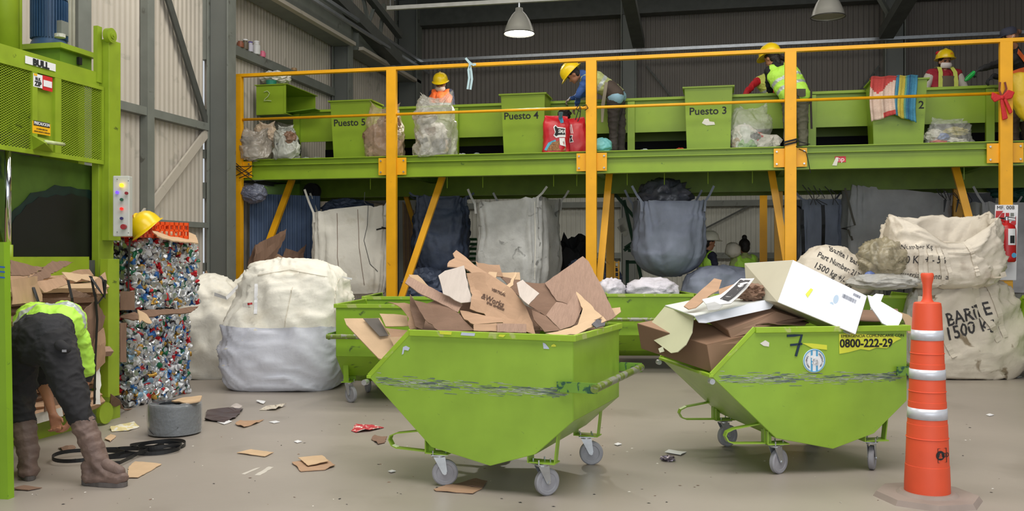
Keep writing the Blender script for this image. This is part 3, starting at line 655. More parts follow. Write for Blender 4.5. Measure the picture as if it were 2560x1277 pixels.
flaps = [([(22, 652, 6.3), (110, 668, 6.7), (72, 690, 6.4), (24, 690, 6.2)], card_d), ([(72, 694, 6.4), (130, 652, 6.9), (182, 655, 7.2), (140, 680, 6.8), (86, 712, 6.4)], card_d),
    ([(25, 700, 6.0), (95, 690, 6.3), (110, 752, 6.25), (26, 762, 6.0)], card), ([(88, 705, 6.3), (160, 690, 6.8), (168, 712, 6.7), (112, 730, 6.35)], card),
    ([(155, 680, 6.8), (222, 683, 7.15), (262, 696, 7.2), (262, 712, 7.2), (205, 695, 7.0), (190, 706, 6.85), (170, 700, 6.7)], card_l), ([(176, 720, 6.7), (226, 738, 7.0), (220, 742, 7.0), (170, 742, 6.7)], card_r),
    ([(192, 790, 6.7), (235, 752, 7.0), (264, 790, 7.1), (248, 860, 7.1), (215, 860, 6.9)], card_d), ([(208, 860, 6.9), (262, 820, 7.1), (262, 905, 7.1), (240, 930, 7.1)], card), ([(95, 960, 6.4), (150, 930, 6.7), (158, 1005, 6.7), (110, 1030, 6.4)], card_d),
    ([(88, 1035, 6.35), (155, 1018, 6.6), (158, 1040, 6.6), (92, 1060, 6.35)], paper), ([(240, 910, 7.1), (252, 915, 7.1), (250, 1010, 7.1), (236, 1010, 7.05)], paper), ([(236, 700, 7.1), (262, 680, 7.2), (266, 735, 7.15), (240, 735, 7.05)], card)]
for i, (pts, m) in enumerate(flaps): sheetpx('torn_flap', pts, m, parent=cb, curl=.03, jag=.01, seed=i+3)
for pts in ([(74, 692, 6.3), (84, 720, 6.22), (96, 755, 6.2), (98, 790, 6.2)], [(170, 700, 6.6), (180, 745, 6.55), (186, 800, 6.6)], [(225, 690, 6.95), (245, 720, 6.9), (262, 745, 6.9), (258, 700, 6.95), (250, 690, 7.0)], [(238, 735, 6.95), (243, 800, 6.95), (238, 900, 7.0), (236, 1010, 7.0)], [(228, 690, 6.95), (236, 735, 6.9), (244, 760, 6.9), (262, 735, 6.9), (264, 700, 6.95)]):
    MB().tube([P(*q) for q in pts], .012, flat=(0, 1, .1)).build('bale_strap', black, cb)
# ================================================================ crushed can bales
canm = [mat('can_silver', (205, 208, 212), .28, .85, var=.15, scale=30), mat('can_white', (222, 224, 228), .35, .2, var=.05), mat('can_red', (190, 32, 40), .32, .3, var=.1), mat('can_blue', (52, 104, 168), .32, .3, var=.1), mat('can_green', (30, 110, 76), .32, .3, var=.1), mat('can_gold', (190, 148, 66), .32, .5, var=.1), mat('can_dark', (52, 44, 48), .4, .3, var=.2), mat('can_lightblue', (140, 178, 206), .32, .3, var=.1)]
def canpick(r): 
    x = r.random(); 
    for p_, k in ((.38, 0), (.6, 1), (.69, 2), (.78, 3), (.84, 4), (.91, 5), (.95, 7), (1.01, 6)):
        if x < p_: return k
def can_bale(x0, x1, y0, y1, z0, z1, label, seed):
    t = empty('can_bale', ((x0+x1)/2, (y0+y1)/2, z0), label, 'bale', 'bales of crushed drink cans'); r = random.Random(seed)
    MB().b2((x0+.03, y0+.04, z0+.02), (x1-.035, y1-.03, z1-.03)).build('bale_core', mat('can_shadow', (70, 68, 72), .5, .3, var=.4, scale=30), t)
    b = MB()
    def can(c, nrm):
        nrm = (nrm+Vector((r.gauss(0, .33), r.gauss(0, .33), r.gauss(0, .33)))).normalized(); q = nrm.to_track_quat('Z', 'Y').to_matrix() @ Matrix.Rotation(r.uniform(0, 6.3), 3, 'Z')
        sx = r.uniform(.5, 1); R0 = r.uniform(.024, .036); h_ = r.uniform(.01, .03)*1.3; n = 10; k = canpick(r)
        if r.random() < .42:   # lying, folded body
            q = q @ Matrix.Rotation(pi/2, 3, 'X'); h_ = r.uniform(.02, .05)
        rings = [(R0*.8, -h_), (R0, -h_*.8), (R0*r.uniform(.7, 1), 0), (R0, h_*.8), (R0*.82, h_)]; vs = []; sh = [Vector((r.uniform(-.01, .01), r.uniform(-.01, .01), 0)) for _ in rings]
        for (rr, zz), s_ in zip(rings, sh):
            for j in range(n): a = 2*pi*j/n; jit = 1+r.uniform(-.1, .1); vs.append(c+q @ (Vector((rr*cos(a)*sx*jit, rr*sin(a)*jit, zz))+s_))
        b.add(vs, [(i*n+j, i*n+(j+1) % n, (i+1)*n+(j+1) % n, (i+1)*n+j) for i in range(4) for j in range(n)], k)
        b.add([vs[j] for j in range(n)], [tuple(range(n))[::-1]], 0); b.add([vs[4*n+j] for j in range(n)], [tuple(range(n))], 0)
    def face(a0, a1, b0, b1, fn, nrm, step=.037):
        u = a0
        while u < a1:
            v_ = b0
            while v_ < b1:
                if True: can(fn(u+r.uniform(-.02, .02), v_+r.uniform(-.02, .02), r.uniform(-.03, .008)), nrm)
                v_ += step
            u += step
    face(y0, y1, z0+.02, z1-.02, lambda u, v, d: Vector((x1+d, u, v)), V(1, 0, 0))
    face(x0, x1, z0+.02, z1-.02, lambda u, v, d: Vector((u, y0-d*.9, v)), V(0, -1, 0), .045)
    face(x0, x1, y0, y1, lambda u, v, d: Vector((u, v, z1+d)), V(0, 0, 1), .05)
    b.build('crushed_cans', canm, t, kind='stuff', auto=48)
    return t
lo = can_bale(-6.15, -5.31, 7.62, 8.55, .02, .86, 'lower bale of crushed drink cans standing on the floor beside the press', 3)
hi = can_bale(-6.2, -5.24, 7.56, 8.6, .93, 1.56, 'upper bale of crushed drink cans stacked under the yellow helmet', 9)
def strap(px_pts, parent, m=black, r=.012, fl=(0, 1, 0)): return MB().tube([P(*q) for q in px_pts], r, flat=fl).build('bale_strap', m, parent)
strap([(325, 600, 8.2), (322, 640, 8.1), (321, 700, 8.1), (322, 755, 8.15), (330, 772, 8.2), (345, 780, 8.3)], hi)
strap([(285, 985, 7.9), (300, 1000, 8.1), (318, 1012, 8.3)], lo)
sheetpx('cardboard_sheet', [(378, 578, 8.6), (420, 574, 9.4), (486, 586, 9.45), (496, 608, 9.3), (430, 598, 8.8), (392, 592, 8.4)], card_l, .012, curl=.03, jag=.006, label='tan cardboard sheet lying on top of the upper can bale', cat='cardboard')
sheetpx('cardboard_sheet', [(298, 792, 8.15), (345, 776, 8.3), (430, 772, 9.0), (496, 766, 9.35), (478, 780, 9.2), (400, 787, 8.6), (330, 800, 8.2)], card_d, .012, curl=.02, jag=.006, label='brown cardboard sheet sticking out between the two can bales', cat='cardboard')
sheetpx('cardboard_sheet', [(340, 776, 8.2), (366, 786, 8.3), (378, 808, 8.25), (374, 812, 8.25), (352, 802, 8.15), (348, 808, 8.1)], card_l, .008, curl=.04, jag=.01, label='small torn cardboard flap hanging over the lower can bale', cat='cardboard')
sheetpx('cardboard_sheet', [(300, 728, 8.05), (337, 728, 8.1), (337, 775, 8.1), (300, 775, 8.05)], card_d, .01, curl=.01, label='brown cardboard piece standing against the lower corner of the upper bale', cat='cardboard')
sheetpx('cardboard_sheet', [(302, 808, 7.95), (318, 806, 8.05), (316, 905, 8.05), (300, 905, 7.95)], card_d, .01, curl=.01, label='narrow brown cardboard strip upright at the left corner of the lower bale', cat='cardboard')
sheetpx('cardboard_sheet', [(278, 985, 7.75), (300, 1000, 8.0), (312, 1026, 8.45), (366, 1020, 8.5), (312, 1024, 8.42), (276, 1012, 7.9)], card_d, .01, curl=.01, label='folded cardboard sheet under the foot of the lower can bale', cat='cardboard')
# crates and helmet on the upper bale
def crate(px, d, z, rz, w_, l_, h_, label, name='plastic_crate'):
    c = PZ(px, d, z); t = empty(name, c, label, 'crate', None); M = Matrix.Translation(c) @ Matrix.Rotation(rz, 4, 'Z')
    for (ax, s) in ((0, 1), (0, -1), (1, 1), (1, -1)):
        b = MB(M); L = w_ if ax else l_
        def bx(u0, u1, z0, z1):
            if ax: b.b2((u0, s*l_/2-.008, z0), (u1, s*l_/2+.008, z1))
            else: b.b2((s*w_/2-.008, u0, z0), (s*w_/2+.008, u1, z1))
        bx(-L/2, L/2, h_-.03, h_); bx(-L/2, L/2, 0, .03); bx(-L/2, L/2, h_*.5-.01, h_*.5+.01)
        n = 7
        for i in range(n+1): u = -L/2+L*i/n; bx(u-.008, u+.008, 0, h_)
        b.build('side_panel', orange, t)
    b = MB(M); b.b2((-w_/2, -l_/2, 0), (w_/2, l_/2, .012)); b.build('crate_bottom', orange, t)
    return t
crate(402, 9.05, 1.585, T-.5, .3, .4, .16, 'orange plastic crate behind the yellow helmet on the can bale')
crate(338, 8.5, 1.585, T+.5, .24, .3, .2, 'orange plastic crate beside the control box on the can bale')
def helmet(c, fd, up, m, parent=None, scale=1., label=None, cat=None, name='hard_hat', strap_=True):
    up = Vector(up).normalized(); fd = Vector(fd); fd = (fd-up*fd.dot(up)).normalized(); rt = fd.cross(up)
    M = Matrix.Translation(c) @ Matrix((rt, fd, up)).transposed().to_4x4(); b = MB(M)
    s = scale; prof = [(1, 0), (.985, .2), (.93, .45), (.8, .7), (.58, .88), (.3, .98), (.001, 1.0)]
    b.lathe([(r*s, z*.125*s) for r, z in prof], (0, 0, 0), 28, sx=.115, sy=.14)
    vs = []; n = 28
    for k in range(n):
        a = 2*pi*k/n; f = max(0, sin(a))**3; r1 = 1+.14+.2*f
        vs += [(.113*s*cos(a), .138*s*sin(a), .004), (.115*s*cos(a)*r1*1.0, .14*s*sin(a)*r1, -.006-.012*f)]
    vs2 = [Vector(v)-V(0, 0, .005) for v in vs]; N_ = len(vs)
    b.add(vs+vs2, [f_ for k in range(n) for f_ in ((2*k, 2*k+1, (2*k+3) % N_, (2*k+2) % N_), (N_+2*k+1, N_+2*k, N_+(2*k+2) % N_, N_+(2*k+3) % N_), (2*k+1, N_+2*k+1, N_+(2*k+3) % N_, (2*k+3) % N_))])
    b.tube([(0, .13*s*cos(t_)*1., .128*s*sin(t_)+.002) for t_ in [pi*k/12 for k in range(1, 12)]], .009*s, n=8)
    if parent is None:
        t = empty(name, c, label, cat); b.build('shell', m, t, auto=50); return t
    return b.build(name, m, parent, auto=50)
t = helmet(P(368, 565, 8.35)+V(0, 0, -.02), (.6, -.6, -.6), (-.5, -.35, .75), hat_y, None, 1.25, 'yellow hard hat tipped over on top of the upper can bale', 'hard hat')
c = P(372, 572, 8.3); MB().tube([c+V(-.08, 0, -.02), c+V(0, -.05, -.03), c+V(.04, -.02, .06), c+V(.02, 0, .1)], .006, flat=(0, 1, 0)).build('chin_strap', mat('brown_strap', (120, 90, 60), .7), t)
# ================================================================ strap coil, black loops
c = PF(437, 1086); c = PZ(437, 7.35, 0); t = empty('strap_coil', c, 'coil of grey plastic strapping wrapped in clear film on the floor', 'coil')
M = Matrix.Translation(c); b = MB(M); prof = [(.118, .01), (.118, .24), (.19, .245), (.2, .235), (.2, .01), (.118, .01)]
n = 44; vs = [(r*cos(2*pi*j/n), r*sin(2*pi*j/n), z) for r, z in prof for j in range(n)]
b.add(vs, [(i*n+j, i*n+(j+1) % n, (i+1)*n+(j+1) % n, (i+1)*n+j) for i in range(5) for j in range(n)])
b.build('strap_winding', mat('film_wrapped_strap', (56, 60, 64), .35, var=.15, scale=12, bump=.35, bscale=40, coat=.6), t, auto=40)
b = MB(M)
def ringfn(u, v): a = 2*pi*u; rr = .208+.004*noise.noise(V(cos(a)*3, sin(a)*3, v*3))+(.03*(v-.9)*10*(-.5) if v > .9 else 0); return Vector((rr*cos(a), rr*sin(a), .015+.245*v+.012*noise.noise(V(cos(a)*4, sin(a)*4, 7))*v))
b.grid(ringfn, 60, 16, 0, closeu=True); b.build('clear_film', mat('clear_film', (200, 206, 212), .18, alpha=.28, var=0, bump=.5, bscale=30), t, smooth=True)
b = MB(M); b.tube([(.205*cos(a), .205*sin(a), .12+.1*sin(a*1.6+1)) for a in [(-2.2+.12*k) for k in range(12)]], .004, n=6); b.build('loose_strap', black, t)
sheetpx('cardboard_strip', [(428, 1000, 7.45), (470, 992, 7.6), (505, 990, 7.5), (500, 1003, 7.3), (465, 1006, 7.2)], card_l, .01, curl=.02, label='tan cardboard strip lying across the grey strap coil', cat='cardboard')
lt = [(395, 1118, .17, .085, 'black strap loop in the small tangle nearest the strap coil'), (372, 1131, .19, .06, 'black strap loop lying beneath the tangle'), (300, 1140, .16, .07, 'black strap loop beside the raised toe of the boot'), (222, 1150, .2, .08, 'black strap loop passing behind the boot of the bending worker'), (400, 1128, .13, .05, 'smallest black strap loop inside the tangle')]
for i, (px, py, rx, ry, l) in enumerate(lt):
    c = PF(px, py); M = Matrix.Translation(c) @ Matrix.Rotation(T+.1*i, 4, 'Z'); b = MB(M)
    pts = [(rx*cos(a)*1.15, ry*2.0*sin(a), .016+.012*i*.6+.008*sin(2*a+i)) for a in [2*pi*k/48 for k in range(48)]]
    b.tube(pts, .013, closed=True, flat=(0, 0, 1)); b.build('strap_loop', black, label=l, cat='strap', group='black strap loops on the floor')
b = MB(); b.tube([PF(x, y, .03) for x, y in ((275, 1158), (300, 1156), (330, 1142), (352, 1128), (380, 1118), (410, 1108))], .012, flat=(0, 0, 1)); b.build('strap_end', black, label='straight black strap end running from the boot to the loops', cat='strap')
# ================================================================ tipping carts
PROF = [(-.461, .658), (-.166, .957), (.886, .944), (.886, .467), (.656, .26), (.369, .168), (-.022, .249)]
def make_cart(label, group='green tipping carts', gm=green, casters=True):
    t = empty('tipping_cart', (0, 0, 0), label, 'cart', group); Wd = 1.0
    for y, nm in ((0, 'side_plate'), (Wd, 'side_plate')): MB().slab([(x, y, z) for x, z in PROF], .008).build(nm, gm, t)
    for i in range(2, 7):
        a, c = PROF[i], PROF[(i+1) % 7]; MB().slab([(a[0], 0, a[1]), (c[0], 0, c[1]), (c[0], Wd, c[1]), (a[0], Wd, a[1])], .006).build('bottom_plate' if i > 2 else 'end_plate', gm, t)
    b = MB(); 
    for y, s in ((0, -1), (Wd, 1)):
        b.b2((-.166, y-.004 if s > 0 else y-.022, .925), (.886, y+.004 if s < 0 else y+.022, .962))
        b.bar((-.461, y, .662), (-.166, y, .955), .014, .03)
    b.b2((.884, -.02, .925), (.908, Wd+.02, .962)); b.bar((-.461, -.01, .656), (-.461, Wd+.01, .656), .03, .02)
    b.build('rim', mat('rim_green', (152, 188, 48), .4, var=.1, wear=(176, 190, 110), wscale=11, wamt=.42, wear2=((70, 84, 60), 16, .3)), t, bevel=.003)
    # scraped bands along the side
    r = random.Random(4)
    for y, s in ((-.0055, -1), (Wd+.0055, 1)):
        b = MB()
        for k in range(330):
            u = r.random(); x = -.42+1.27*u; z = .632-.012*u+r.gauss(0, .016); L = r.uniform(.01, .11); h_ = r.uniform(.0006, .0035)
            if x+L > .87: continue
            b.add([(x, y, z), (x+L, y, z+r.uniform(-.004, .002)), (x+L*.9, y, z+h_), (x+L*.1, y, z+h_*1.3)], [(0, 1, 2, 3)])
        o = b.build('scrape_marks', scrape, t); o['kind'] = 'stuff'
    # handle
    for y in (-.03, Wd+.03):
        MB().b2((.80, y-.006, .635), (1.04, y+.006, .695)).build('handle_bracket', mat('worn_bracket', (110, 152, 52), .4, var=.1, wear=(40, 84, 62), wscale=20, wamt=.5), t)
    MB().cyl((1.03, -.05, .665), (1.03, Wd+.05, .665), .024, n=18).build('push_handle', mat('worn_handle', (120, 140, 60), .35, .3, var=.2, scale=18, wear=(150, 150, 140), wscale=16, wamt=.5), t, auto=40)
    for y in (-.03, Wd+.03): MB().cyl((-.47, y-.02, .625), (-.47, y+.02, .625), .018, n=12).build('pivot_pin', zinc, t, auto=40)
    # chassis: fork loops, legs, castors
    for y in (.06, Wd-.06):
        b = MB(); b.tube([(-.10, y, .335), (-.29, y, .305), (-.335, y, .285), (-.345, y, .26), (-.325, y, .225), (-.29, y, .212), (.0, y, .205), (.06, y, .205)], .022, flat=(0, 1, 0), ft=.004); b.build('fork_loop', gm, t)
    for x in (0, .674):
        for y in (.06, Wd-.06):
            b = MB()
            if x: b.bar((.76, y, .2), (.78, y, .38), .05, .008, up=(1, 0, 0)); b.b2((.61, y-.05, .2), (.77, y+.05, .207)); b.b2((.60, y-.05, .2), (.607, y+.05, .26))
            else: b.b2((-.075, y-.05, .2), (.075, y+.05, .207)); b.b2((-.075, y-.05, .2), (-.068, y+.05, .29)); b.b2((-.08, y-.01, .2), (-.03, y+.01, .33))
            b.build('castor_bracket', gm, t)
    for x, y, a in ((0, .06, .5), (.674, .06, .9), (.674, Wd-.06, .4), (0, Wd-.06, .2)): castor(t, x, y, a)
    return t
def castor(t, x, y, a):
    q = empty_part('castor', (x, y, 0), a, t); M = Matrix.Identity(4)
    b = MB(); b.box((0, 0, .193), (.1, .085, .006)); b.cyl((0, 0, .178), (0, 0, .192), .034, n=20)
    for s in (-1, 1):
        b.add([(-.036, s*.022, .18), (.036, s*.022, .18), (.048, s*.022, .09), (.034, s*.022, .068), (.02, s*.022, .075), (-.036, s*.026, .18), (.036, s*.026, .18), (.048, s*.026, .09), (.034, s*.026, .068), (.02, s*.026, .075)], [(0, 1, 2, 3, 4), (9, 8, 7, 6, 5), (0, 5, 6, 1), (1, 6, 7, 2), (2, 7, 8, 3), (3, 8, 9, 4), (4, 9, 5, 0)])
    b.cyl((.036, -.03, .08), (.036, .03, .08), .009, n=10)
    for sx in (-.04, .04):
        for sy in (-.032, .032): b.cyl((sx, sy, .19), (sx, sy, .222), .005, n=8)
    b.build('castor_fork', zinc, q)
    b = MB(); M2 = Matrix.Rotation(pi/2, 3, 'X'); b.lathe([(.024, -.017), (.05, -.015), (.055, -.019), (.072, -.019), (.08, -.012), (.08, .012), (.072, .019), (.055, .019), (.05, .015), (.024, .017)], (.036, 0, .08), 36, ax=M2); b.build('wheel', rubber, q, auto=30)
def empty_part(name, loc, rz, parent):
    o = bpy.data.objects.new(name, None); COL.objects.link(o); o.parent = parent; o.location = loc; o.rotation_euler = (0, 0, rz); o.empty_display_size = .05
    # children of this empty are built in its local frame
    WM[o.name] = Matrix.Identity(4); return o
def place(t, p, ang): t.location = p; t.rotation_euler = (0, 0, ang); return t
def lcl(base, ang, x, y, z): return base+Matrix.Rotation(ang, 3, 'Z') @ V(x, y, z)
A1 = T+math.atan2(-.25, .626); p1 = PF(1098, 1213)-Matrix.Rotation(A1, 3, 'Z') @ V(0, .06, 0)
A2 = T+R(9); p2 = PF(1938, 1185)-Matrix.Rotation(A2, 3, 'Z') @ V(0, .06, 0)
c1 = place(make_cart('green tipping cart full of torn brown cardboard, front centre'), p1, A1)
c2 = place(make_cart('green tipping cart marked 7 and carrying the white carton'), p2, A2)
# stickers, built in cart 2's own frame (root was moved after its parts were made; parts are parented to it)
I = Matrix.Identity(4)
def sx_of(px, py, base, ang, y=0.):   # pixel -> local x,z on the side plane y of a placed cart
    n = Matrix.Rotation(ang, 3, 'Z') @ V(0, 1, 0); o = base+n*y; d = P(px, py, 1)-V(0, 0, H); k = (o-V(0, 0, H)).dot(n)/d.dot(n); q = V(0, 0, H)+d*k
    l = Matrix.Rotation(-ang, 3, 'Z') @ (q-base); return l.x, l.z
def onside(cart, base, ang, pts, m, name, off=.007):
    return MB().slab([(sx_of(x, y, base, ang)[0], -off, sx_of(x, y, base, ang)[1]) for x, y in pts], .002).build(name, m, cart)
def S2(x, y): a = sx_of(x, y, p2, A2); return V(a[0], -.009, a[1])
def S1(x, y): a = sx_of(x, y, p1, A1); return V(a[0], -.009, a[1])
b = MB(); b.tube([S2(1966, 839), S2(1985, 838), S2(2003, 837), S2(1996, 862), S2(1988, 890)], .008, flat=(1, 0, 1)); b.tube([S2(1974, 862), S2(2004, 859)], .007, flat=(0, 0, 1)); b.build('number_seven', mat('navy_marker', (22, 48, 66), .6, var=0), c2)
ys = onside(c2, p2, A2, [(2096, 834), (2130, 833), (2240, 840), (2252, 846), (2238, 852), (2215, 870), (2190, 868), (2172, 875), (2150, 872), (2120, 880), (2097, 884)], mat('sticker_lime', (216, 222, 66), .5, var=.03), 'phone_sticker')
text('EMERGENCIA COMUNICARSE CON', .026, S2(2180, 839), XD, YN, ink, ys, name='sticker_lettering', sx=1.08)
text('0800-222-29', .074, S2(2164, 858), XD, YN, ink, ys, name='sticker_lettering', bold=.002, sx=.98)
onside(c2, p2, A2, [(2004, 857), (2030, 858), (2066, 862), (2066, 874), (2050, 872), (2030, 870)], MATS['sticker_lime'], 'torn_sticker')
onside(c2, p2, A2, [(1899, 858), (1912, 850), (1922, 856), (1921, 866), (1908, 864)], paper, 'paper_scrap')
c = S2(2034, 901); b = MB(); b.cyl(c+V(0, .003, 0), c+V(0, 0, 0), .077, n=40); rs = b.build('round_sticker', mat('sticker_white', (232, 236, 238), .45, var=0), c2)
b = MB(); b.tube([c+V(.071*cos(a), -.001, .071*sin(a)) for a in [2*pi*k/40 for k in range(40)]], .003, closed=True, n=6)
for dx in (-.018, .018): b.b2(c+V(dx-.006, -.002, -.066), c+V(dx+.006, 0, .066))
lb = mat('sticker_blue', (84, 164, 206), .5, var=0); b.build('blue_bands', lb, rs)
b = MB(); r_ = random.Random(2)
for k in range(14): a = r_.uniform(0, 6.3); q = r_.uniform(0, .03); b.cyl(c+V(q*cos(a)*.8, -.004, q*sin(a)*1.4), c+V(q*cos(a)*.8, -.001, q*sin(a)*1.4), r_.uniform(.006, .013), n=9)
b.build('emblem_figure', MATS['sticker_white'], rs); 
for ch, a in zip('NACIONAL', [pi+.75-.21*k for k in range(8)]): pass
for word, a0 in (('NACIONAL', pi+.8), ('ARGENTINA', .9)):
    for k, ch in enumerate(word):
        a = a0-.2*k if word == 'NACIONAL' else a0-.2*k; q = c+V(.054*cos(a), -.003, .054*sin(a)); text(ch, .015, q, V(sin(a), 0, -cos(a)) if True else XD, YN, ink, rs, name='sticker_lettering')
onside(c1, p1, A1, [(1358, 856), (1364, 858), (1373, 869), (1374, 872), (1360, 871)], mat('scrap_blue', (196, 204, 226), .6, var=0), 'paper_scrap')
onside(c1, p1, A1, [(1380, 862), (1386, 859), (1391, 863), (1391, 866), (1379, 866)], MATS['sticker_lime'], 'paper_scrap')
onside(c1, p1, A1, [(1009, 867), (1016, 864), (1026, 869), (1022, 876), (1012, 874), (1010, 884), (1006, 886)], MATS['scrap_blue'], 'paper_scrap')
for pts in ([(1103, 827), (1134, 829), (1132, 836), (1104, 834)], [(1158, 830), (1192, 832), (1190, 839), (1156, 837)], [(1252, 835), (1268, 836), (1262, 842), (1250, 840)]):
    q = [sx_of(x, y, p1, A1) for x, y in pts]; MB().slab([(x, -.0235, z) for x, z in q], .002).build('tape_scrap', MATS['sticker_lime'] if pts[0][0] != 1158 else MATS['scrap_blue'], c1)
# rear carts
def rear(px, d, deg, label, src=c2, dz=0):
    t = copy_cart(label); base = PZ(px, d, 0); base.z = 0; a = T+R(deg)
    M = Matrix.Rotation(a, 3, 'Z'); place(t, base-M @ V(.3, .5, 0), a); return t, a
def copy_cart(label):
    t = copy_tree(cart0); t['label'] = label; return t
cart0 = make_cart('empty looking green tipping cart behind the leaning cardboard, left of the full one', 'green tipping carts', mat('cart_green_dirty', (132, 172, 34), .45, var=.12, scale=4, wear=(84, 110, 40), wscale=10, wamt=.35))
a = T+R(-96); place(cart0, PZ(1005, 9.25, 0)-Matrix.Rotation(a, 3, 'Z') @ V(.3, .5, 0), a)
rear(1610, 11.6, -91, 'green tipping cart with white bags, seen end on between the two front carts')
rear(1815, 11.6, -88, 'green tipping cart behind the printed paper, beside the cart of white bags')
rear(1040, 10.9, -93, 'green tipping cart farthest left, behind the empty looking one')
rear(2165, 11.2, -91, 'green tipping cart in front of the barite sacks, mostly hidden by the white carton')
t, a_ = rear(2735, 10.2, -80, 'green tipping cart cut off by the right edge of the photo')
# ================================================================ cardboard in cart 1 (each sheet its own thing)
def cs(label, pts, m, d0=6.0, th=.007, curl=.025, jag=.006, sc=(860, 620, 3.368), name='cardboard_sheet', cat='cardboard', **k):
    return sheetpx(name, [(sc[0]+q[0]/sc[2], sc[1]+q[1]/sc[2], q[2] if len(q) > 2 else d0) for q in pts], m, th, curl=curl, jag=jag, label=label, cat=cat, group=k.get('group', 'torn cardboard in the front centre cart'))
cs('largest brown cardboard sheet standing up at the right of the full cart', [(1690, 290, 6.35), (2010, 65, 6.45), (2060, 110, 6.42), (2290, 570, 6.1), (2180, 640, 6.05), (1990, 500, 6.2), (1790, 440, 6.2)], card_r, curl=.01)
cs('dark brown cardboard panel joined behind the largest sheet', [(1310, 230, 6.4), (1540, 285, 6.45), (1695, 290, 6.36), (1792, 440, 6.22), (1700, 575, 6.2), (1540, 470, 6.3), (1400, 330, 6.35)], card_d, curl=.01)
cs('long brown cardboard strip rising to the highest point left of centre', [(945, 20, 6.3), (915, 52, 6.3), (932, 92, 6.28), (885, 118, 6.25), (868, 165, 6.2), (1010, 178, 6.2), (1200, 300, 6.1), (1400, 390, 6.0), (1412, 345, 6.05), (1130, 178, 6.3)], card, curl=.01)
cs('pale grey square of cardboard leaning at the left of the heap', [(795, 230, 5.95), (850, 190, 6.0), (1010, 145, 6.05), (1030, 250, 6.0), (1085, 450, 5.9), (985, 462, 5.85), (835, 385, 5.9)], card_p, curl=.008)
cs('crumpled printed box side at the centre of the heap', [(1030, 190, 6.1), (1210, 215, 6.0), (1410, 330, 5.95), (1500, 430, 5.95), (1590, 590, 5.85), (1615, 700, 5.8), (1240, 645, 5.75), (1180, 560, 5.8), (1060, 530, 5.85), (1080, 400, 5.95)], card, curl=.07)
crs = [o for o in COL.objects if o.get('label', '').startswith('crumpled printed')][0]
for (w_, x, y, s_, rz) in ():
    q = P(860+x/3.368, 620+y/3.368, 5.72); text(w_, s_, q, RT-UP*.45-FW*.1, (P(1200, 700, 1)-V(0, 0, H))*-1, mat('brown_ink', (84, 60, 46), .8, var=0), None, name='printed_word', label='brown printed letters %s on the crumpled box side' % w_, cat='lettering')
cs('open box flap standing upright at the right front of the heap', [(1700, 570, 5.9), (1790, 450, 6.0), (1880, 470, 6.0), (1950, 370, 6.1), (2010, 500, 6.05), (1940, 640, 5.85), (1820, 690, 5.8)], card_r, curl=.01)
cs('tan triangular flap at the far right of the heap', [(1955, 370, 6.08), (2050, 450, 6.0), (2110, 520, 5.95), (2175, 575, 5.85), (1960, 655, 5.75), (2010, 505, 6.0)], card_l, curl=.01)
cs('narrow brown box side beside the open flap', [(1580, 515, 5.9), (1700, 570, 5.88), (1822, 690, 5.78), (1690, 700, 5.76), (1600, 600, 5.85)], card_d, curl=.01)
cs('ribbed brown cardboard strip slanting down on the left of the heap', [(515, 290, 6.0), (545, 235, 6.05), (740, 330, 6.0), (1000, 480, 5.9), (960, 545, 5.85), (740, 430, 5.9), (620, 370, 5.95)], card_r, curl=.01)
cs('small cream torn flap at the top left of the heap', [(545, 225, 6.1), (620, 228, 6.12), (725, 335, 6.1), (640, 330, 6.08), (560, 262, 6.1)], card_l, curl=.01)
cs('wide smooth brown sheet at the left front of the heap', [(590, 440, 5.95), (700, 465, 5.92), (820, 425, 5.95), (980, 560, 5.8), (1100, 695, 5.72), (800, 700, 5.74), (680, 600, 5.85)], card_d, curl=.03)
cs('dark inner side of the box at the left of the heap', [(555, 390, 6.1), (620, 480, 6.05), (700, 560, 6.0), (660, 690, 5.9), (600, 660, 5.95), (560, 520, 6.0)], card_d, curl=.03)
cs('orange brown upright flap behind the centre of the heap', [(1108, 108, 6.5), (1130, 125, 6.5), (1310, 140, 6.5), (1340, 240, 6.45), (1150, 235, 6.45)], card, curl=.01)
cs('pinkish tan flap behind the small yellow strip', [(1330, 205, 6.5), (1480, 205, 6.5), (1485, 270, 6.45), (1340, 250, 6.48)], card_l, curl=.01)
cs('small yellowish tan tab over the centre of the heap', [(1210, 215, 6.2), (1225, 200, 6.2), (1290, 205, 6.2), (1280, 250, 6.15), (1215, 235, 6.18)], card_l, curl=.01)
cs('thin yellowish strip crossing the centre of the heap', [(1440, 205, 6.2), (1455, 215, 6.2), (1425, 310, 6.05), (1330, 380, 5.95), (1350, 330, 6.0), (1400, 290, 6.1)], card_l, curl=.01)
cs('small pale torn rectangle right of the printed box side', [(1455, 290, 6.0), (1505, 265, 6.05), (1645, 380, 5.95), (1555, 475, 5.85), (1480, 400, 5.9)], card_p, curl=.008)
cs('left one of the two low flat strips above the cart rim', [(1090, 645, 5.62), (1285, 632, 5.6), (1288, 702, 5.56), (1092, 695, 5.58)], card, curl=.005)
cs('right one of the two low flat strips above the cart rim', [(1288, 635, 5.58), (1535, 640, 5.55), (1535, 712, 5.5), (1290, 706, 5.54)], card_r, curl=.005)
cs('long curled orange brown strip along the front of the heap', [(975, 520, 5.85), (1050, 530, 5.85), (1170, 572, 5.8), (1330, 605, 5.7), (1340, 640, 5.66), (1100, 640, 5.7), (1010, 590, 5.8)], card, curl=.02)
cs('tan curled strip lying on the rim at the right front', [(1700, 705, 5.62), (1800, 690, 5.62), (1940, 650, 5.7), (2175, 590, 5.85), (2205, 625, 5.85), (1960, 720, 5.6), (1800, 722, 5.55)], card_l, curl=.02)
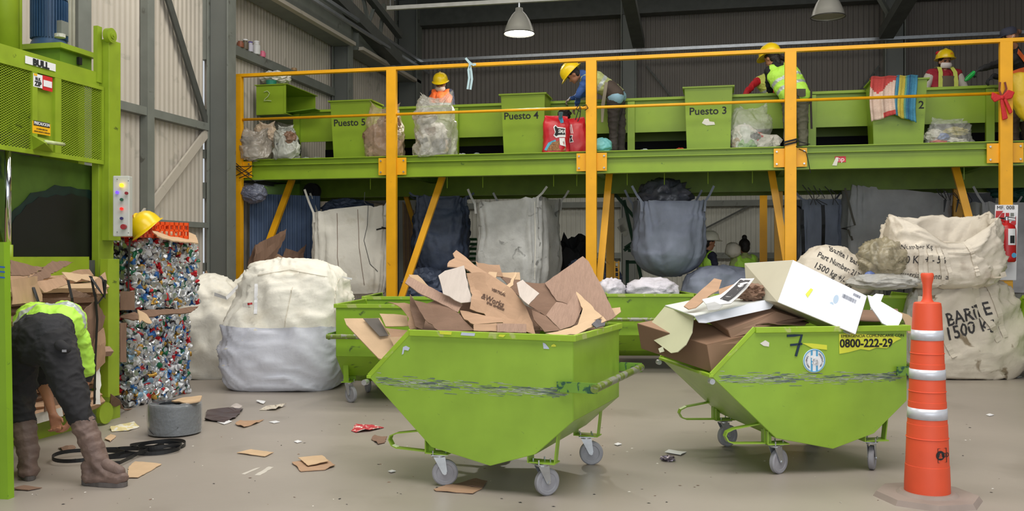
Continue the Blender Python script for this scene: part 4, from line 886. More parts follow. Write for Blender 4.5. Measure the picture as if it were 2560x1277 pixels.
cs('grey crumpled film at the right rim of the full cart', [(2080, 650, 5.75), (2130, 600, 5.8), (2200, 612, 5.85), (2195, 655, 5.8), (2120, 680, 5.7)], mat('grey_film', (96, 94, 100), .4, var=.1), curl=.03, name='plastic_film', cat='film')
cs('small cream scrap beyond the right end of the heap', [(2255, 510, 6.3), (2325, 502, 6.3), (2332, 540, 6.28), (2290, 572, 6.25), (2262, 550, 6.28)], card_l, curl=.02, jag=.012)
cs('brown flap filling behind the thin strip of the heap', [(1000, 440, 6.1), (1300, 380, 6.1), (1650, 540, 6.0), (1650, 720, 5.9), (1100, 720, 5.9), (960, 600, 6.0)], card_d, curl=.03)
cs('brown sheet lying low inside the full cart', [(590, 690, 5.9), (700, 560, 6.4), (2150, 560, 6.4), (2200, 700, 5.9)], card_d, curl=.03)
cs('torn upright edges curling over the left rim', [(365, 438, 6.1), (450, 450, 6.1), (555, 468, 6.1), (600, 560, 6.05), (636, 678, 5.98), (560, 690, 5.98), (525, 560, 6.05), (480, 500, 6.1)], card, curl=.04, jag=.012)
cs('large tan sheet leaning out over the sloping mouth of the cart', [(0, 592, 6.3), (300, 588, 6.3), (390, 740, 6.15), (480, 760, 6.1), (345, 940, 6.0), (290, 925, 6.02), (20, 645, 6.28)], card_l, th=.016, curl=.01, jag=0)
q = sheetpx('printed_block', [(860+x/3.368, 620+y/3.368, d) for x, y, d in ((160, 592, 6.27), (290, 590, 6.27), (375, 738, 6.13), (300, 742, 6.12))], mat('grey_print', (92, 86, 80), .85, var=.05), .002, curl=.0, label='grey printed block on the large leaning sheet', cat='lettering')
cs('tan box flap above the dark gap at the left of the heap', [(298, 548, 6.2), (420, 552, 6.18), (530, 570, 6.15), (545, 652, 6.1), (350, 655, 6.12)], card_l, curl=.01)
cs('tan box side below the dark gap at the left of the heap', [(350, 675, 6.1), (540, 690, 6.05), (548, 745, 6.0), (400, 755, 6.05)], card, curl=.01)
cs('brown strip wedged against the sloping edge of the cart', [(385, 750, 6.02), (540, 735, 5.98), (560, 700, 5.96), (440, 840, 5.98), (430, 850, 5.98)], card_l, curl=.01)
# ================================================================ cart 2 load
Z8 = (1580, 620, 1.943)
def c8(x, y, d): return P(Z8[0]+x/Z8[2], Z8[1]+y/Z8[2], d)
wc = mat('white_carton', (232, 236, 246), .45, var=.02); bc = mat('beige_carton', (200, 194, 172), .6, var=.03)
t = empty('white_carton', c8(900, 300, 6.3), 'long white carton with barcodes tilted across the cart marked 7', 'carton')
f4 = [c8(782, 60, 6.25), c8(1140, 235, 6.05), c8(1085, 418, 5.92), c8(708, 262, 6.12)]; b4 = [c8(548, 75, 6.75), c8(1000, 235, 6.6), c8(960, 400, 6.5), c8(560, 240, 6.6)]
MB().slab(f4, .006).build('printed_side', wc, t); MB().slab([f4[0], f4[3], b4[3], b4[0]], .006).build('open_side', bc, t); MB().slab([f4[0], f4[1], b4[1], b4[0]], .006).build('top_side', wc, t)
MB().slab([f4[3], f4[2], b4[2], b4[3]], .006).build('bottom_side', bc, t); MB().slab([f4[1], f4[2], b4[2], b4[1]], .006).build('end_side', mat('carton_inside', (120, 112, 100), .8), t)
fx_, fy_ = (f4[1]-f4[0]), (f4[3]-f4[0]); fn_ = fx_.cross(fy_).normalized(); fn_ = fn_ if fn_.dot(FW) < 0 else -fn_
def onf(u, v, off=.006): return f4[0]+fx_*u+fy_*v+fn_*off
def fq(u0, v0, u1, v1, m, name): return MB().slab([onf(u0, v0), onf(u1, v0), onf(u1, v1), onf(u0, v1)], .001).build(name, m, t)
gi = mat('grey_ink', (96, 100, 116), .7, var=0); r_ = random.Random(8)
def barcode(u0, v0, u1, v1):
    b = MB(); u = u0
    while u < u1: w_ = r_.uniform(.0015, .005); b.slab([onf(u, v0), onf(u+w_, v0), onf(u+w_, v1), onf(u, v1)], .001); u += w_+r_.uniform(.002, .005)
    b.build('barcode', gi, t)
barcode(.72, .18, .9, .27); barcode(.84, .06, .93, .12); barcode(.56, .86, .66, .92); barcode(.72, .88, .8, .94); barcode(.86, .86, .95, .94); barcode(.84, .62, .98, .66)
b = MB(); b.slab([onf(.29, .57), onf(.325, .40), onf(.36, .40), onf(.33, .62)], .001); b.build('yellow_mark', MATS['sticker_lime'], t)
b = MB()
for (u, v) in ((.66, .37), (.63, .56)): 
    b.slab([onf(u+.032*cos(a), v+.1*sin(a)) for a in [2*pi*k/16 for k in range(16)]], .001)
b.build('hand_hole', mat('hole_blue', (176, 196, 216), .6, var=0), t)
SC8 = dict(sc=Z8, group='load of the cart marked 7', jag=0)
def c8s(label, pts, m, **k): k2 = dict(SC8); k2.update(k); return cs(label, pts, m, **k2)
c8s('white rounded carton flap sticking out over the right rim of cart 7', [(1145, 228, 6.25), (1170, 235, 6.25), (1312, 322, 6.15), (1310, 345, 6.1), (1290, 384, 6.05), (1262, 388, 6.05), (1215, 365, 6.05), (1160, 285, 6.15)], white, curl=.005, name='carton_flap')
c8s('small white flap standing behind the rounded carton flap', [(1160, 300, 6.3), (1160, 240, 6.35), (1185, 222, 6.4), (1222, 226, 6.4), (1196, 290, 6.3)], white, curl=.005, name='carton_flap')
c8s('tan cardboard flap hanging past the right end of cart 7', [(1300, 310, 6.5), (1340, 322, 6.5), (1378, 350, 6.5), (1376, 418, 6.5), (1340, 412, 6.5), (1325, 360, 6.5)], card_l, curl=.005)
t = empty('open_white_box', c8(300, 330, 6.2), 'open pale box with rounded flap resting on the left mouth of cart 7', 'carton')
def part8(name, pts, m, th=.006): return MB().slab(planar([c8(*q) for q in pts]), th).build(name, m, t)
part8('end_flap', [(55, 410, 6.45), (160, 285, 6.5), (300, 332, 6.0), (292, 410, 5.98), (262, 470, 6.0), (222, 505, 6.05), (190, 510, 6.1)], mat('flap_cream', (206, 206, 172), .6, var=.04))
part8('top_panel', [(160, 280, 6.5), (300, 252, 6.9), (690, 243, 6.4), (302, 330, 6.0)], mat('panel_white', (222, 226, 222), .5, var=.02))
part8('front_lip', [(302, 330, 5.99), (690, 243, 6.35), (690, 272, 6.34), (672, 295, 6.3), (360, 364, 5.98), (325, 362, 5.97)], wc)
part8('tab', [(128, 488, 6.2), (150, 478, 6.2), (158, 502, 6.18), (135, 508, 6.2)], mat('tab_cream', (206, 206, 178), .6, var=0))
b = MB(); c = c8(171, 384, 6.2); n_ = (c8(55, 410, 6.45)-c8(300, 332, 6.0)).cross(c8(160, 285, 6.5)-c8(190, 510, 6.1)).normalized(); n_ = n_ if n_.dot(FW) < 0 else -n_
xa = (c8(300, 332, 6.0)-c8(55, 410, 6.45)).normalized(); ya = n_.cross(xa); c = c+n_*.01
c0 = c8(160, 285, 6.5); c = c-n_*((c-c0).dot(n_))+n_*.006
b.slab([c+xa*.032*(1+.3*cos(4*a))*cos(a)+ya*.026*(1+.3*cos(4*a))*sin(a) for a in [2*pi*k/32 for k in range(32)]], .001); b.build('cut_out', mat('cutout_dark', (94, 104, 24), .8, var=0), t)
def boxpx(name, label, f, back, m, mside, cat='carton'):
    t_ = empty(name, c8(*f[3]), label, cat); a = [c8(*q) for q in f]; v = RT*back[0]+FW*back[1]+UP*back[2]; k = [q+v for q in a]
    MB().slab(a, .006).build('front_side', m, t_)
    for i, nm in ((0, 'top_side'), (1, 'right_side'), (2, 'bottom_side'), (3, 'left_side')): MB().slab([a[i], a[(i+1) % 4], k[(i+1) % 4], k[i]], .006).build(nm, mside if i != 0 else m, t_)
    return t_
cbx = mat('carton_brown', (150, 118, 94), .8, var=.06)
boxpx('brown_carton', 'brown cardboard box tilted in the sloping mouth of cart 7', [(363, 470, 5.95), (565, 425, 6.15), (600, 460, 6.15), (385, 600, 5.95)], (-.38, .5, .1), cbx, mat('carton_brown_dark', (120, 92, 72), .8, var=.06))
boxpx('brown_carton', 'small open brown box under the lip of the pale box', [(468, 400, 6.1), (700, 310, 6.3), (830, 350, 6.35), (480, 435, 6.1)], (-.12, .45, .12), mat('carton_brown2', (160, 128, 106), .8, var=.06), cbx)
c8s('flat brown cardboard sheet along the rim of cart 7', [(600, 385, 6.15), (835, 345, 6.45), (860, 360, 6.4), (840, 372, 6.2), (640, 375, 6.1)], card_d)
c8s('dark cardboard lying inside cart 7 under the white carton', [(560, 370, 6.3), (1300, 345, 6.3), (1290, 300, 6.9), (600, 300, 6.9)], card_d)
# papers
c8s('curved tan cardboard strip lying on top of the pale box', [(252, 285, 6.1), (400, 142, 6.35), (436, 150, 6.35), (420, 205, 6.25), (370, 240, 6.15), (310, 292, 6.05), (275, 300, 6.05)], card, curl=.02)
np_ = c8s('white sheet with black and white printing lying on the pale box', [(340, 252, 6.05), (430, 228, 6.1), (530, 145, 6.3), (595, 145, 6.3), (560, 190, 6.2), (480, 272, 6.02), (370, 285, 6.0)], mat('newsprint_white', (232, 230, 228), .6, var=.02), curl=.02, name='printed_paper', cat='paper')
sheetpx('printed_picture', [(Z8[0]+x/Z8[2], Z8[1]+y/Z8[2], d-.02) for x, y, d in ((428, 242, 6.08), (525, 158, 6.26), (575, 160, 6.26), (470, 250, 6.04))], mat('newsprint_dark', (46, 44, 48), .6, var=.3, scale=12, wear=(214, 212, 210), wscale=16, wamt=.44), .003, parent=np_, curl=.02)
c8s('small clear crumpled plastic scrap on the white lip', [(358, 270, 5.98), (400, 262, 5.98), (440, 282, 5.96), (420, 300, 5.96), (370, 302, 5.96)], mat('scrap_clear', (214, 214, 212), .3, alpha=.7), curl=.03, name='plastic_scrap', cat='plastic')
b = crumple(c8(580, 215, 6.4), (.1, .1, .06), 5, .4, 3); b.build('paper_bag', card_d, label='crumpled brown paper bag beside the printed sheet on cart 7', cat='bag')
c8s('olive cardboard strip behind the printed sheet', [(420, 200, 6.5), (520, 165, 6.6), (560, 150, 6.6), (480, 240, 6.4), (430, 250, 6.4)], card, curl=.02)
# ================================================================ sacks and big bags
from mathutils.bvhtree import BVHTree
def bvh_of(o):
    me = o.data; Mx = WM[o.name]; return BVHTree.FromPolygons([Mx @ v.co for v in me.vertices], [tuple(p.vertices) for p in me.polygons])
def decal_text(body, size, at, xd, nrm, m, obj, parent, bold=.001, sx=1., off=.006, name='lettering'):
    cu = bpy.data.curves.new('t', 'FONT'); cu.body = body; cu.size = size; cu.align_x = 'CENTER'; cu.align_y = 'CENTER'; cu.offset = bold; cu.resolution_u = 2
    me = evalmesh(cu); bm = bmesh.new(); bm.from_mesh(me)
    for _ in range(2): bmesh.ops.subdivide_edges(bm, edges=[e for e in bm.edges if e.calc_length() > size*.25], cuts=1)
    bmesh.ops.triangulate(bm, faces=bm.faces)
    n = Vector(nrm).normalized(); xd = Vector(xd); xd = (xd-n*xd.dot(n)).normalized(); yd = n.cross(xd); tree = bvh_of(obj); b = MB(); vs = []; miss = set(); bm.verts.index_update()
    for v in bm.verts:
        q = Vector(at)+xd*v.co.x*sx+yd*v.co.y; h = tree.ray_cast(q+n*1.5, -n)
        if h[0] is None: miss.add(v.index)
        vs.append((h[0] if h[0] is not None else q)+n*off)
    bm.verts.index_update(); b.add(vs, [tuple(v.index for v in f.verts) for f in bm.faces if not any(v.index in miss for v in f.verts)]); bm.free()
    if not b.f: return None
    return b.build(name, m, parent)
def decal_strip(pts, wd, nrm, m, obj, parent, name='strap', off=.008, n=14):
    n_ = Vector(nrm).normalized(); tree = bvh_of(obj); out = []
    pts = [Vector(p) for p in pts]
    for i in range(len(pts)-1):
        for k in range(n if i == len(pts)-2 else n-1):
            q = pts[i].lerp(pts[i+1], k/(n-1)); h = tree.ray_cast(q+n_*1.5, -n_); out.append((h[0] if h[0] is not None else q)+n_*off)
    d = (pts[-1]-pts[0]).normalized(); side = d.cross(n_)
    b = MB(); b.tube(out, wd/2, flat=side); return b.build(name, m, parent)
NC = (FW*-1)
def ground(px, d, rz=0): c = PZ(px, d, 0); return c, Matrix.Translation(c) @ Matrix.Rotation(T+rz, 4, 'Z')
# big white bag in the centre
c, M = ground(722, 10.05); t = empty('bulk_bag', c, 'big bulging white woven bag standing in front of the leftmost yellow posts', 'bag')
RG = [(.0, 0, 0, .48, .42, 4), (.03, -.01, 0, .57, .5, 4), (.2, 0, 0, .64, .55, 3.4), (.42, -.02, 0, .665, .57, 3), (.72, .015, 0, .65, .56, 2.9), (.98, .07, 0, .6, .52, 2.8), (1.18, .08, 0, .535, .46, 2.6), (1.31, .05, 0, .42, .36, 2.3), (1.375, .02, 0, .2, .2, 2), (1.385, .02, 0, .01, .01, 2)]
b = MB(); sack(b, RG, M, 110, 80, .05, 2.6, 3, dents=.07); big = b.build('bag_body', woven, t, smooth=True)
b = MB(); sack(b, [(z, x, y, rx+.014, ry+.014, p) for z, x, y, rx, ry, p in RG[:4]]+[(.68, .01, 0, .67, .575, 3)], M, 110, 44, .045, 2.6, 3, dents=.06); b.build('lower_liner', wovenb, t, smooth=True)
decal_strip([P(617, 712, 9.3), P(614, 790, 9.2)], .035, NC, white, big, t); decal_strip([P(585, 768, 9.3), P(612, 764, 9.3)], .05, NC, paper, big, t, 'tag'); decal_strip([P(598, 764, 9.3), P(610, 762, 9.3)], .02, NC, red, big, t, 'tag_mark', .014)
for pts in ([(715, 720), (700, 820)], [(620, 690), (700, 676), (800, 694)], [(820, 700), (822, 830)]): decal_strip([P(x, y, 9.3) for x, y in pts], .008, NC, mat('seam_thread', (214, 206, 190), .7, var=0), big, t, 'seam')
MB().tube([P(855, 692, 9.9), P(868, 695, 9.8), P(880, 697, 9.8)], .01, flat=(0, 0, 1)).build('loose_tape', white, t)
c, M = ground(514, 10.95); t = empty('bulk_bag', c, 'white woven bag on the floor between the can bales and the biggest white bag', 'bag')
b = MB(); sack(b, [(.0, 0, 0, .42, .4, 4), (.03, 0, 0, .46, .44, 4), (.3, 0, 0, .48, .46, 3.2), (.7, 0, 0, .46, .44, 3), (.95, -.02, 0, .42, .4, 2.6), (1.1, 0, 0, .3, .3, 2), (1.2, .05, 0, .1, .1, 2), (1.21, .05, 0, .01, .01, 2)], M, 80, 54, .07, 2.6, 11, dents=.08); b.build('bag_body', woven, t, smooth=True)
c, M = ground(604, 11.5); t = empty('bulk_bag', c, 'white woven bag with a pinched top squeezed behind the biggest white bag', 'bag')
b = MB(); sack(b, [(.0, 0, 0, .3, .26, 3), (.3, 0, 0, .34, .28, 3), (.7, 0, 0, .32, .27, 2.6), (.95, 0, 0, .25, .22, 2.2), (1.08, .0, 0, .1, .1, 2), (1.18, .03, 0, .03, .03, 2), (1.24, .04, 0, .008, .008, 2)], M, 72, 50, .07, 3, 23, dents=.06); b.build('bag_body', woven, t, smooth=True)
b = MB(); b.tube([P(536, 735, 10.5), P(566, 745, 10.4), P(600, 712, 10.5)], .02, flat=(0, 0, 1)); b.build('lifting_strap', white, t)
# hanging bags
def hanging(label, px, d, rz, w_, dp, ztop, zbot, m, straps, seed=1, p=5, rim=None, round_=0, amp=.02, group='bulk bags hanging under the platform', tilt=0, strapm=None, n=90):
    c = PZ(px, d, zbot); t = empty('hanging_bag', c, label, 'bag', group); M = Matrix.Translation(PZ(px, d, 0)) @ Matrix.Rotation(T+rz, 4, 'Z')
    h_ = ztop-zbot; rx, ry = w_/2, dp/2
    if round_: rings = [(zbot, 0, 0, .02, .02, 2), (zbot+.02, 0, 0, rx*.35, ry*.35, 2), (zbot+.1*h_, 0, 0, rx*.78, ry*.78, 2.2), (zbot+.3*h_, 0, 0, rx*1.06, ry*1.06, 2.6), (zbot+.6*h_, 0, 0, rx*1.08, ry*1.08, 3), (zbot+.85*h_, 0, 0, rx*.98, ry, p), (ztop, 0, 0, rx*.95, ry*.95, p+2)]
    else: rings = [(zbot, 0, 0, .02, .02, p), (zbot+.005, 0, 0, rx*.8, ry*.8, p), (zbot+.06, 0, 0, rx*.95, ry*.95, p), (zbot+.3*h_, 0, 0, rx*1.03, ry*1.03, p), (zbot+.7*h_, 0, 0, rx, ry, p), (ztop, 0, 0, rx*.98, ry*.98, p+2)]
    b = MB(); sack(b, rings, M, n, 56, amp, 3, seed, vfold=.05)
    if tilt:
        for v in b.v:
            l = M.inverted() @ v; f = max(0, (l.z-zbot)/h_); v.z += tilt*l.x*f
    o = b.build('bag_body', m, t, smooth=True)
    for sx_ in (-1, 1):
        for sy_ in (-1, 1):
            zt = ztop+tilt*sx_*rx-.03; q0 = M @ V(sx_*rx*.93, sy_*ry*.93, zt-.12); q1 = M @ V(sx_*rx*.95, sy_*ry*.95, zt+.02); q2 = M @ V(sx_*(rx+.1), sy_*(ry-.05), 2.37)
            if q2.z > q1.z+.03: MB().tube([q0, q1, (q1+q2)/2-V(0, 0, .015), q2], .016, flat=(RT*sx_+FW*.2)).build('lifting_loop', strapm or m, t)
    return t, o, M
t, o, M = hanging('offwhite hanging bag with a torn slit, left of the second yellow post', 878, 13.7, .12, 1.08, .9, 2.1, .85, woven_w, [((797, 524, 13.3), (765, 508, 13.2)), ((945, 508, 13.2), (922, 475, 12.9)), ((955, 505, 13.2), (928, 470, 12.9)), ((830, 505, 14), (805, 490, 14.1))], 4, tilt=.1)
for pts in ([(832, 530), (833, 640), (842, 720)], [(884, 520), (888, 620), (900, 715)], [(912, 480), (908, 560), (900, 600), (915, 660), (934, 680)]): decal_strip([P(x, y, 12.9) for x, y in pts], .007, NC, black if pts[0][0] == 912 else G((120, 96, 80)), o, t, 'seam', .006)
decal_strip([P(930, 572, 12.9), P(945, 568, 12.9), P(957, 568, 12.9)], .02, NC, blackrib, o, t, 'torn_slit')
t, o, M = hanging('grey stained hanging bag with pale green smudges behind the cardboard heap', 1297, 13.3, -.42, 1.02, .95, 2.2, .95, woven_g, [((1183, 518, 12.9), (1126, 506, 12.8)), ((1346, 492, 12.5), (1384, 463, 12.4)), ((1404, 496, 13.1), (1442, 473, 13.1)), ((1222, 500, 13.6), (1205, 470, 13.6)), ((1190, 520, 12.9), (1222, 568, 12.7))], 8, tilt=.07)
decal_strip([P(1338, 500, 12.4), P(1340, 600, 12.4), P(1338, 700, 12.4)], .012, NC, woven_w, o, t, 'seam', .006)
smg = mat('green_smudge', (150, 178, 162), .8, var=.1)
t, o, M = hanging('round blue grey hanging bag full of film, between the third and fourth posts', 1670, 12.95, .0, .92, .9, 2.17, 1.12, woven_b, [((1597, 505, 12.7), (1568, 476, 12.7)), ((1738, 502, 12.7), (1774, 468, 12.7)), ((1745, 505, 12.9), (1768, 472, 13))], 15, round_=1, amp=.03)
b = crumple(P(1662, 492, 13.0), (.36, .34, .24), 4, .4, 2.5); b.build('film_heap', mat('grey_film_bag', (92, 94, 104), .3, var=.3, scale=8, bump=.5, bscale=14), t, smooth=True)
b = crumple(P(1690, 682, 12.9), (.1, .1, .05), 6, .5, 4, 3); b.build('tied_bottom', woven_b, t, smooth=True)
hanging('dark blue hanging bag behind the second yellow post', 1103, 14.3, .1, .78, .8, 2.32, 1.0, woven_dk, [((1060, 492, 14), (1048, 470, 14)), ((1150, 492, 14), (1164, 476, 14))], 21, round_=1, amp=.05)
b = crumple(PZ(868, 14.3, 2.1), (.42, .3, .2), 12, .3, 3); b.build('film_heap', woven_dk, label='dark film heap piled inside the top of the offwhite hanging bag', cat='film')
t, o, M = hanging('wide grey hanging bag with its corner raised, behind the fourth yellow post', 2240, 13.4, .05, 1.5, .5, 2.36, 1.15, mat('light_grey_woven', (186, 186, 190), .7, var=.12, scale=5, bump=.3, bscale=10), [((2108, 470, 13.1), (2110, 456, 13)), ((2375, 497, 13.1), (2390, 460, 13.1))], 31, tilt=-.1)
decal_strip([P(2112, 470, 12.9), P(2130, 540, 12.9), P(2148, 600, 12.9)], .03, NC, mat('fold_grey', (96, 92, 84), .8, var=.1), o, t, 'sewn_band')
t, o, M = hanging('grey bag with black bands hanging right of the fourth yellow post', 2045, 13.7, 0, .62, .5, 2.24, 1.15, woven_b, [((2020, 506, 13.4), (2010, 470, 13.4)), ((2066, 506, 13.4), (2075, 474, 13.4))], 41)
for x in (2020, 2070): decal_strip([P(x, 510, 13.2), P(x+4, 640, 13.2)], .05, NC, black, o, t, 'black_band')
t, o, M = hanging('grey hanging bag at the right edge behind the fire extinguisher', 2500, 12.9, 0, .8, .6, 2.15, .9, mat('light_grey_woven', (1, 1, 1)), [((2470, 500, 12.8), (2462, 470, 12.8)), ((2560, 500, 12.8), (2570, 470, 12.8))], 51)
hanging('dark grey bag hanging far back between the posts at right', 2418, 14.6, 0, .7, .5, 2.4, 1.3, woven_b, [((2390, 480, 14.2), (2385, 455, 14.2)), ((2440, 480, 14.2), (2446, 455, 14.2))], 57)
b = MB(); pa = PZ(624, 13.55, 0); pb_ = PZ(800, 14.1, 0); dd = (pb_-pa); n_ = 60; nn_ = Vector((dd.y, -dd.x, 0)).normalized(); vs = []
for i in range(n_+1):
    for z in (.02, 2.33): vs.append(pa+dd*i/n_+nn_*(.02*(i % 4 > 1))+V(0, 0, z))
b.add(vs, [(2*i, 2*i+1, 2*i+3, 2*i+2) for i in range(n_)]); o = b.build('corrugated_sheet', mat('blue_corrugated', (84, 104, 136), .6, var=.1), label='blue grey corrugated sheet standing under the left end of the platform', cat='sheet'); md = o.modifiers.new('thick', 'SOLIDIFY'); md.thickness = .006
b = crumple(P(2570, 475, 13.3), (.5, .2, .18), 12, .3, 3); b.build('green_tarpaulin', mat('tarp_green', (20, 74, 62), .6, var=.2), label='dark green tarpaulin under the platform at the right edge', cat='tarpaulin')
b = crumple(P(634, 484, 13.2), (.19, .16, .14), 9, .16, 1.6, 5); b.build('film_bundle', mat('film_blue_grey', (112, 116, 134), .25, var=.2, alpha=.8), label='crumpled film bundle hanging under the platform by the first yellow post', cat='film')
for k in range(9):
    x = 2340+k*9; MB().tube([P(x, 470+(k*7) % 12, 13.0), P(x+8, 485+(k*5) % 20, 12.95), P(x+26-(k*11) % 40, 500, 13), P(x+20-(k*9) % 30, 530, 13)], .006, n=5).build('loose_cable', mat('cable_grey', (70, 70, 74), .6), label='thin dark cable in the tangle under the platform near the right post', cat='cable', group='tangle of cables near the right post')
for k in range(6):
    x = 2006+k*14; MB().tube([P(x, 462+(k*7) % 12, 13.2), P(x+14, 480+(k*5) % 20, 13.15), P(x+26-(k*11) % 40, 498, 13.2), P(x+20, 512, 13.2)], .007, n=5).build('loose_cable', MATS['cable_grey'], label='thin dark cable above the grey bag with black bands', cat='cable', group='cables above the black banded bag')
# drive unit under the deck, left
t = empty('drive_unit', P(775, 478, 14.3), 'dark belt drive wheel and green housing under the left end of the platform', 'drive')
b = MB(); c = P(777, 478, 14.2); b.cyl(c, c+V(0, .1, 0), .13, n=28); b.cyl(c-V(0, .03, 0), c, .05, n=16); b.build('drive_wheel', blackrib, t, auto=40)
b = MB(); b.box(P(715, 478, 14.5), (.6, .3, .2)); b.build('housing', green_d, t)
# stacked goods beyond
def slat_crate(px, py0, py1, d, w_, m, label, n=7):
    z0 = P(px, py1, d).z; z1 = P(px, py0, d).z; c = PZ(px, d, z0); t = empty('slatted_crate', c, label, 'crate')
    for k in range(n):
        z = z0+(z1-z0)*(k+.5)/n; MB().box((c.x, c.y, z), (w_, .02, (z1-z0)/n*.55), Matrix.Rotation(T, 3, 'Z')).build('slat', m, t)
    for s in (-1, 1): MB().box(c+RT*s*w_/2+V(0, 0, (z1-z0)/2)+FW*.02, (.03, .03, z1-z0), Matrix.Rotation(T, 3, 'Z')).build('upright', m, t)
    return t
slat_crate(1182, 592, 700, 15.5, .24, mat('dark_green_wood', (36, 106, 56), .6), 'dark green slatted crate left of the stained hanging bag', 9)
t = empty('timber_stack', PZ(1022, 15.5, 0), 'thin pale wooden boards standing behind the second yellow post', 'timber')
for k in range(6): x = 1008+k*5; MB().bar(P(x, 505+k*4, 15.4+.05*k), PZ(x+5, 15.4+.05*k, .0), .03, .015).build('board', mat('timber_%d' % (k % 2), (176-20*(k % 2), 150-16*(k % 2), 116), .8), t)
b = crumple(PZ(1065, 13.6, .95), (.36, .3, .28), 12, .35, 3); b.build('film_bundle', woven_dk, label='dark blue film bundle on the blue tarpaulin', cat='film')
b = crumple(PZ(1075, 13.4, .45), (.42, .3, .45), 15, .25, 3); b.build('blue_tarpaulin', mat('tarp_blue', (24, 66, 130), .5, var=.2), label='bright blue tarpaulin bundle behind the full cart', cat='tarpaulin')
b = crumple(PZ(1435, 14.6, .85), (.42, .3, .85), 17, .35, 3); b.build('black_bag', blackrib, label='black refuse bag heap right of the stained hanging bag', cat='bag')
b = crumple(PZ(1448, 14.1, 1.2), (.16, .15, .16), 27, .3, 3); b.build('blue_bag', woven_dk, label='small dark blue bag lying on the black refuse bags', cat='bag')
b = crumple(PZ(1525, 14.4, .9), (.2, .2, .38), 19, .3, 3); b.build('dark_bundle', woven_dk, label='dark blue bundle beside the green ladder', cat='bundle')
c, M = ground(1800, 12.7); b = MB(); sack(b, [(0, 0, 0, .4, .25, 3), (.5, 0, 0, .52, .3, 3), (1.0, 0, 0, .5, .3, 2.6), (1.2, .02, 0, .36, .24, 2.2), (1.3, .05, 0, .01, .01, 2)], M, 60, 40, .05, 3, 71); b.build('filled_sack', woven_b, smooth=True, label='blue grey filled sack standing in front of the two vested people at the back', cat='sack')
# ladder stand
t = empty('step_ladder', PZ(1590, 14.6, 0), 'dark green step ladder stand behind the round hanging bag', 'ladder'); lg = mat('ladder_green', (18, 74, 46), .5)
for a, c in (((1532, 478), (1596, 556)), ((1560, 500), (1608, 720)), ((1568, 650), (1568, 730)), ((1566, 655), (1600, 655)), ((1562, 620), (1596, 596)), ((1570, 626), (1598, 626)), ((1560, 626), (1575, 616))): MB().bar(P(a[0], a[1], 14.6), P(c[0], c[1], 14.6), .05, .04, up=FW).build('ladder_bar', lg, t)
for pts, l in (([(1545, 548), (1562, 542), (1570, 575), (1552, 582)], 'upper white card taped to the green ladder'), ([(1542, 568), (1556, 560), (1572, 585), (1562, 592)], 'lower white card taped to the green ladder')):
    MB().slab([P(x, y, 14.5) for x, y in pts], .01).build('white_card', mat('card_white', (214, 214, 206), .6), label=l, cat='card')
t = empty('yellow_rack', PZ(1542, 13.9, 0), 'small yellow ladder shaped rack beside the rear yellow post', 'rack')
for x in (1537, 1547): MB().bar(P(x, 652, 13.9), PZ(x, 13.9, .0), .02, .02).build('rack_upright', yellow, t)
for y in (656, 668, 680, 692): MB().bar(P(1537, y, 13.9), P(1547, y, 13.9), .015, .015).build('rack_rung', yellow, t)
# cardboard heap beside the left wall
hp = [([(632, 650), (640, 612), (716, 572), (712, 600), (690, 640), (668, 665), (640, 680)], card_d, 'dark brown folded cardboard rising highest in the heap by the first post'), ([(622, 655), (640, 610), (650, 650), (640, 690), (622, 685)], card_d, 'brown cardboard side at the left of the heap by the first post'), ([(660, 665), (675, 625), (712, 645), (726, 660), (664, 668)], card, 'tan cardboard flap in front of the heap by the first post'), ([(715, 620), (745, 630), (765, 610), (760, 660), (700, 660)], card_d, 'brown cardboard piece at the right of the heap by the first post'), ([(648, 640), (668, 628), (660, 660), (646, 690), (622, 700)], card_d, 'crumpled dark cardboard at the foot of the heap by the first post')]
for i, (pts, m, l) in enumerate(hp): sheetpx('cardboard_sheet', [(x, y, 13.0+.12*i+.004*(x-660)) for x, y in pts], m, .01, curl=.06, jag=.01, seed=i+70, label=l, cat='cardboard', group='cardboard heap by the first yellow post')
b = MB(); b.box(PZ(685, 13.4, .5), (.9, .6, 1.0), Matrix.Rotation(T, 3, 'Z')); b.build('cardboard_box', card_d, label='large brown cardboard box under the heap by the first post', cat='carton')
sheetpx('cardboard_sheet', [(500, 920, 11.6), (508, 700, 11.6), (515, 676, 11.6), (524, 690, 11.6), (530, 920, 11.6)], card, .01, label='small tan cardboard tip sticking up behind the left white bag', cat='cardboard')
# white bags in the cart behind
for x, rx, l in ((1528, .17, 'small white bag heap at the left in the cart behind'), (1628, .33, 'long white bag heap at the right in the cart behind')):
    b = crumple(PZ(x, 11.5, .98), (rx, .2, .16), x, .25, 3); b.build('white_bag', mat('white_film', (226, 222, 232), .5, bump=.3), smooth=True, label=l, cat='bag')
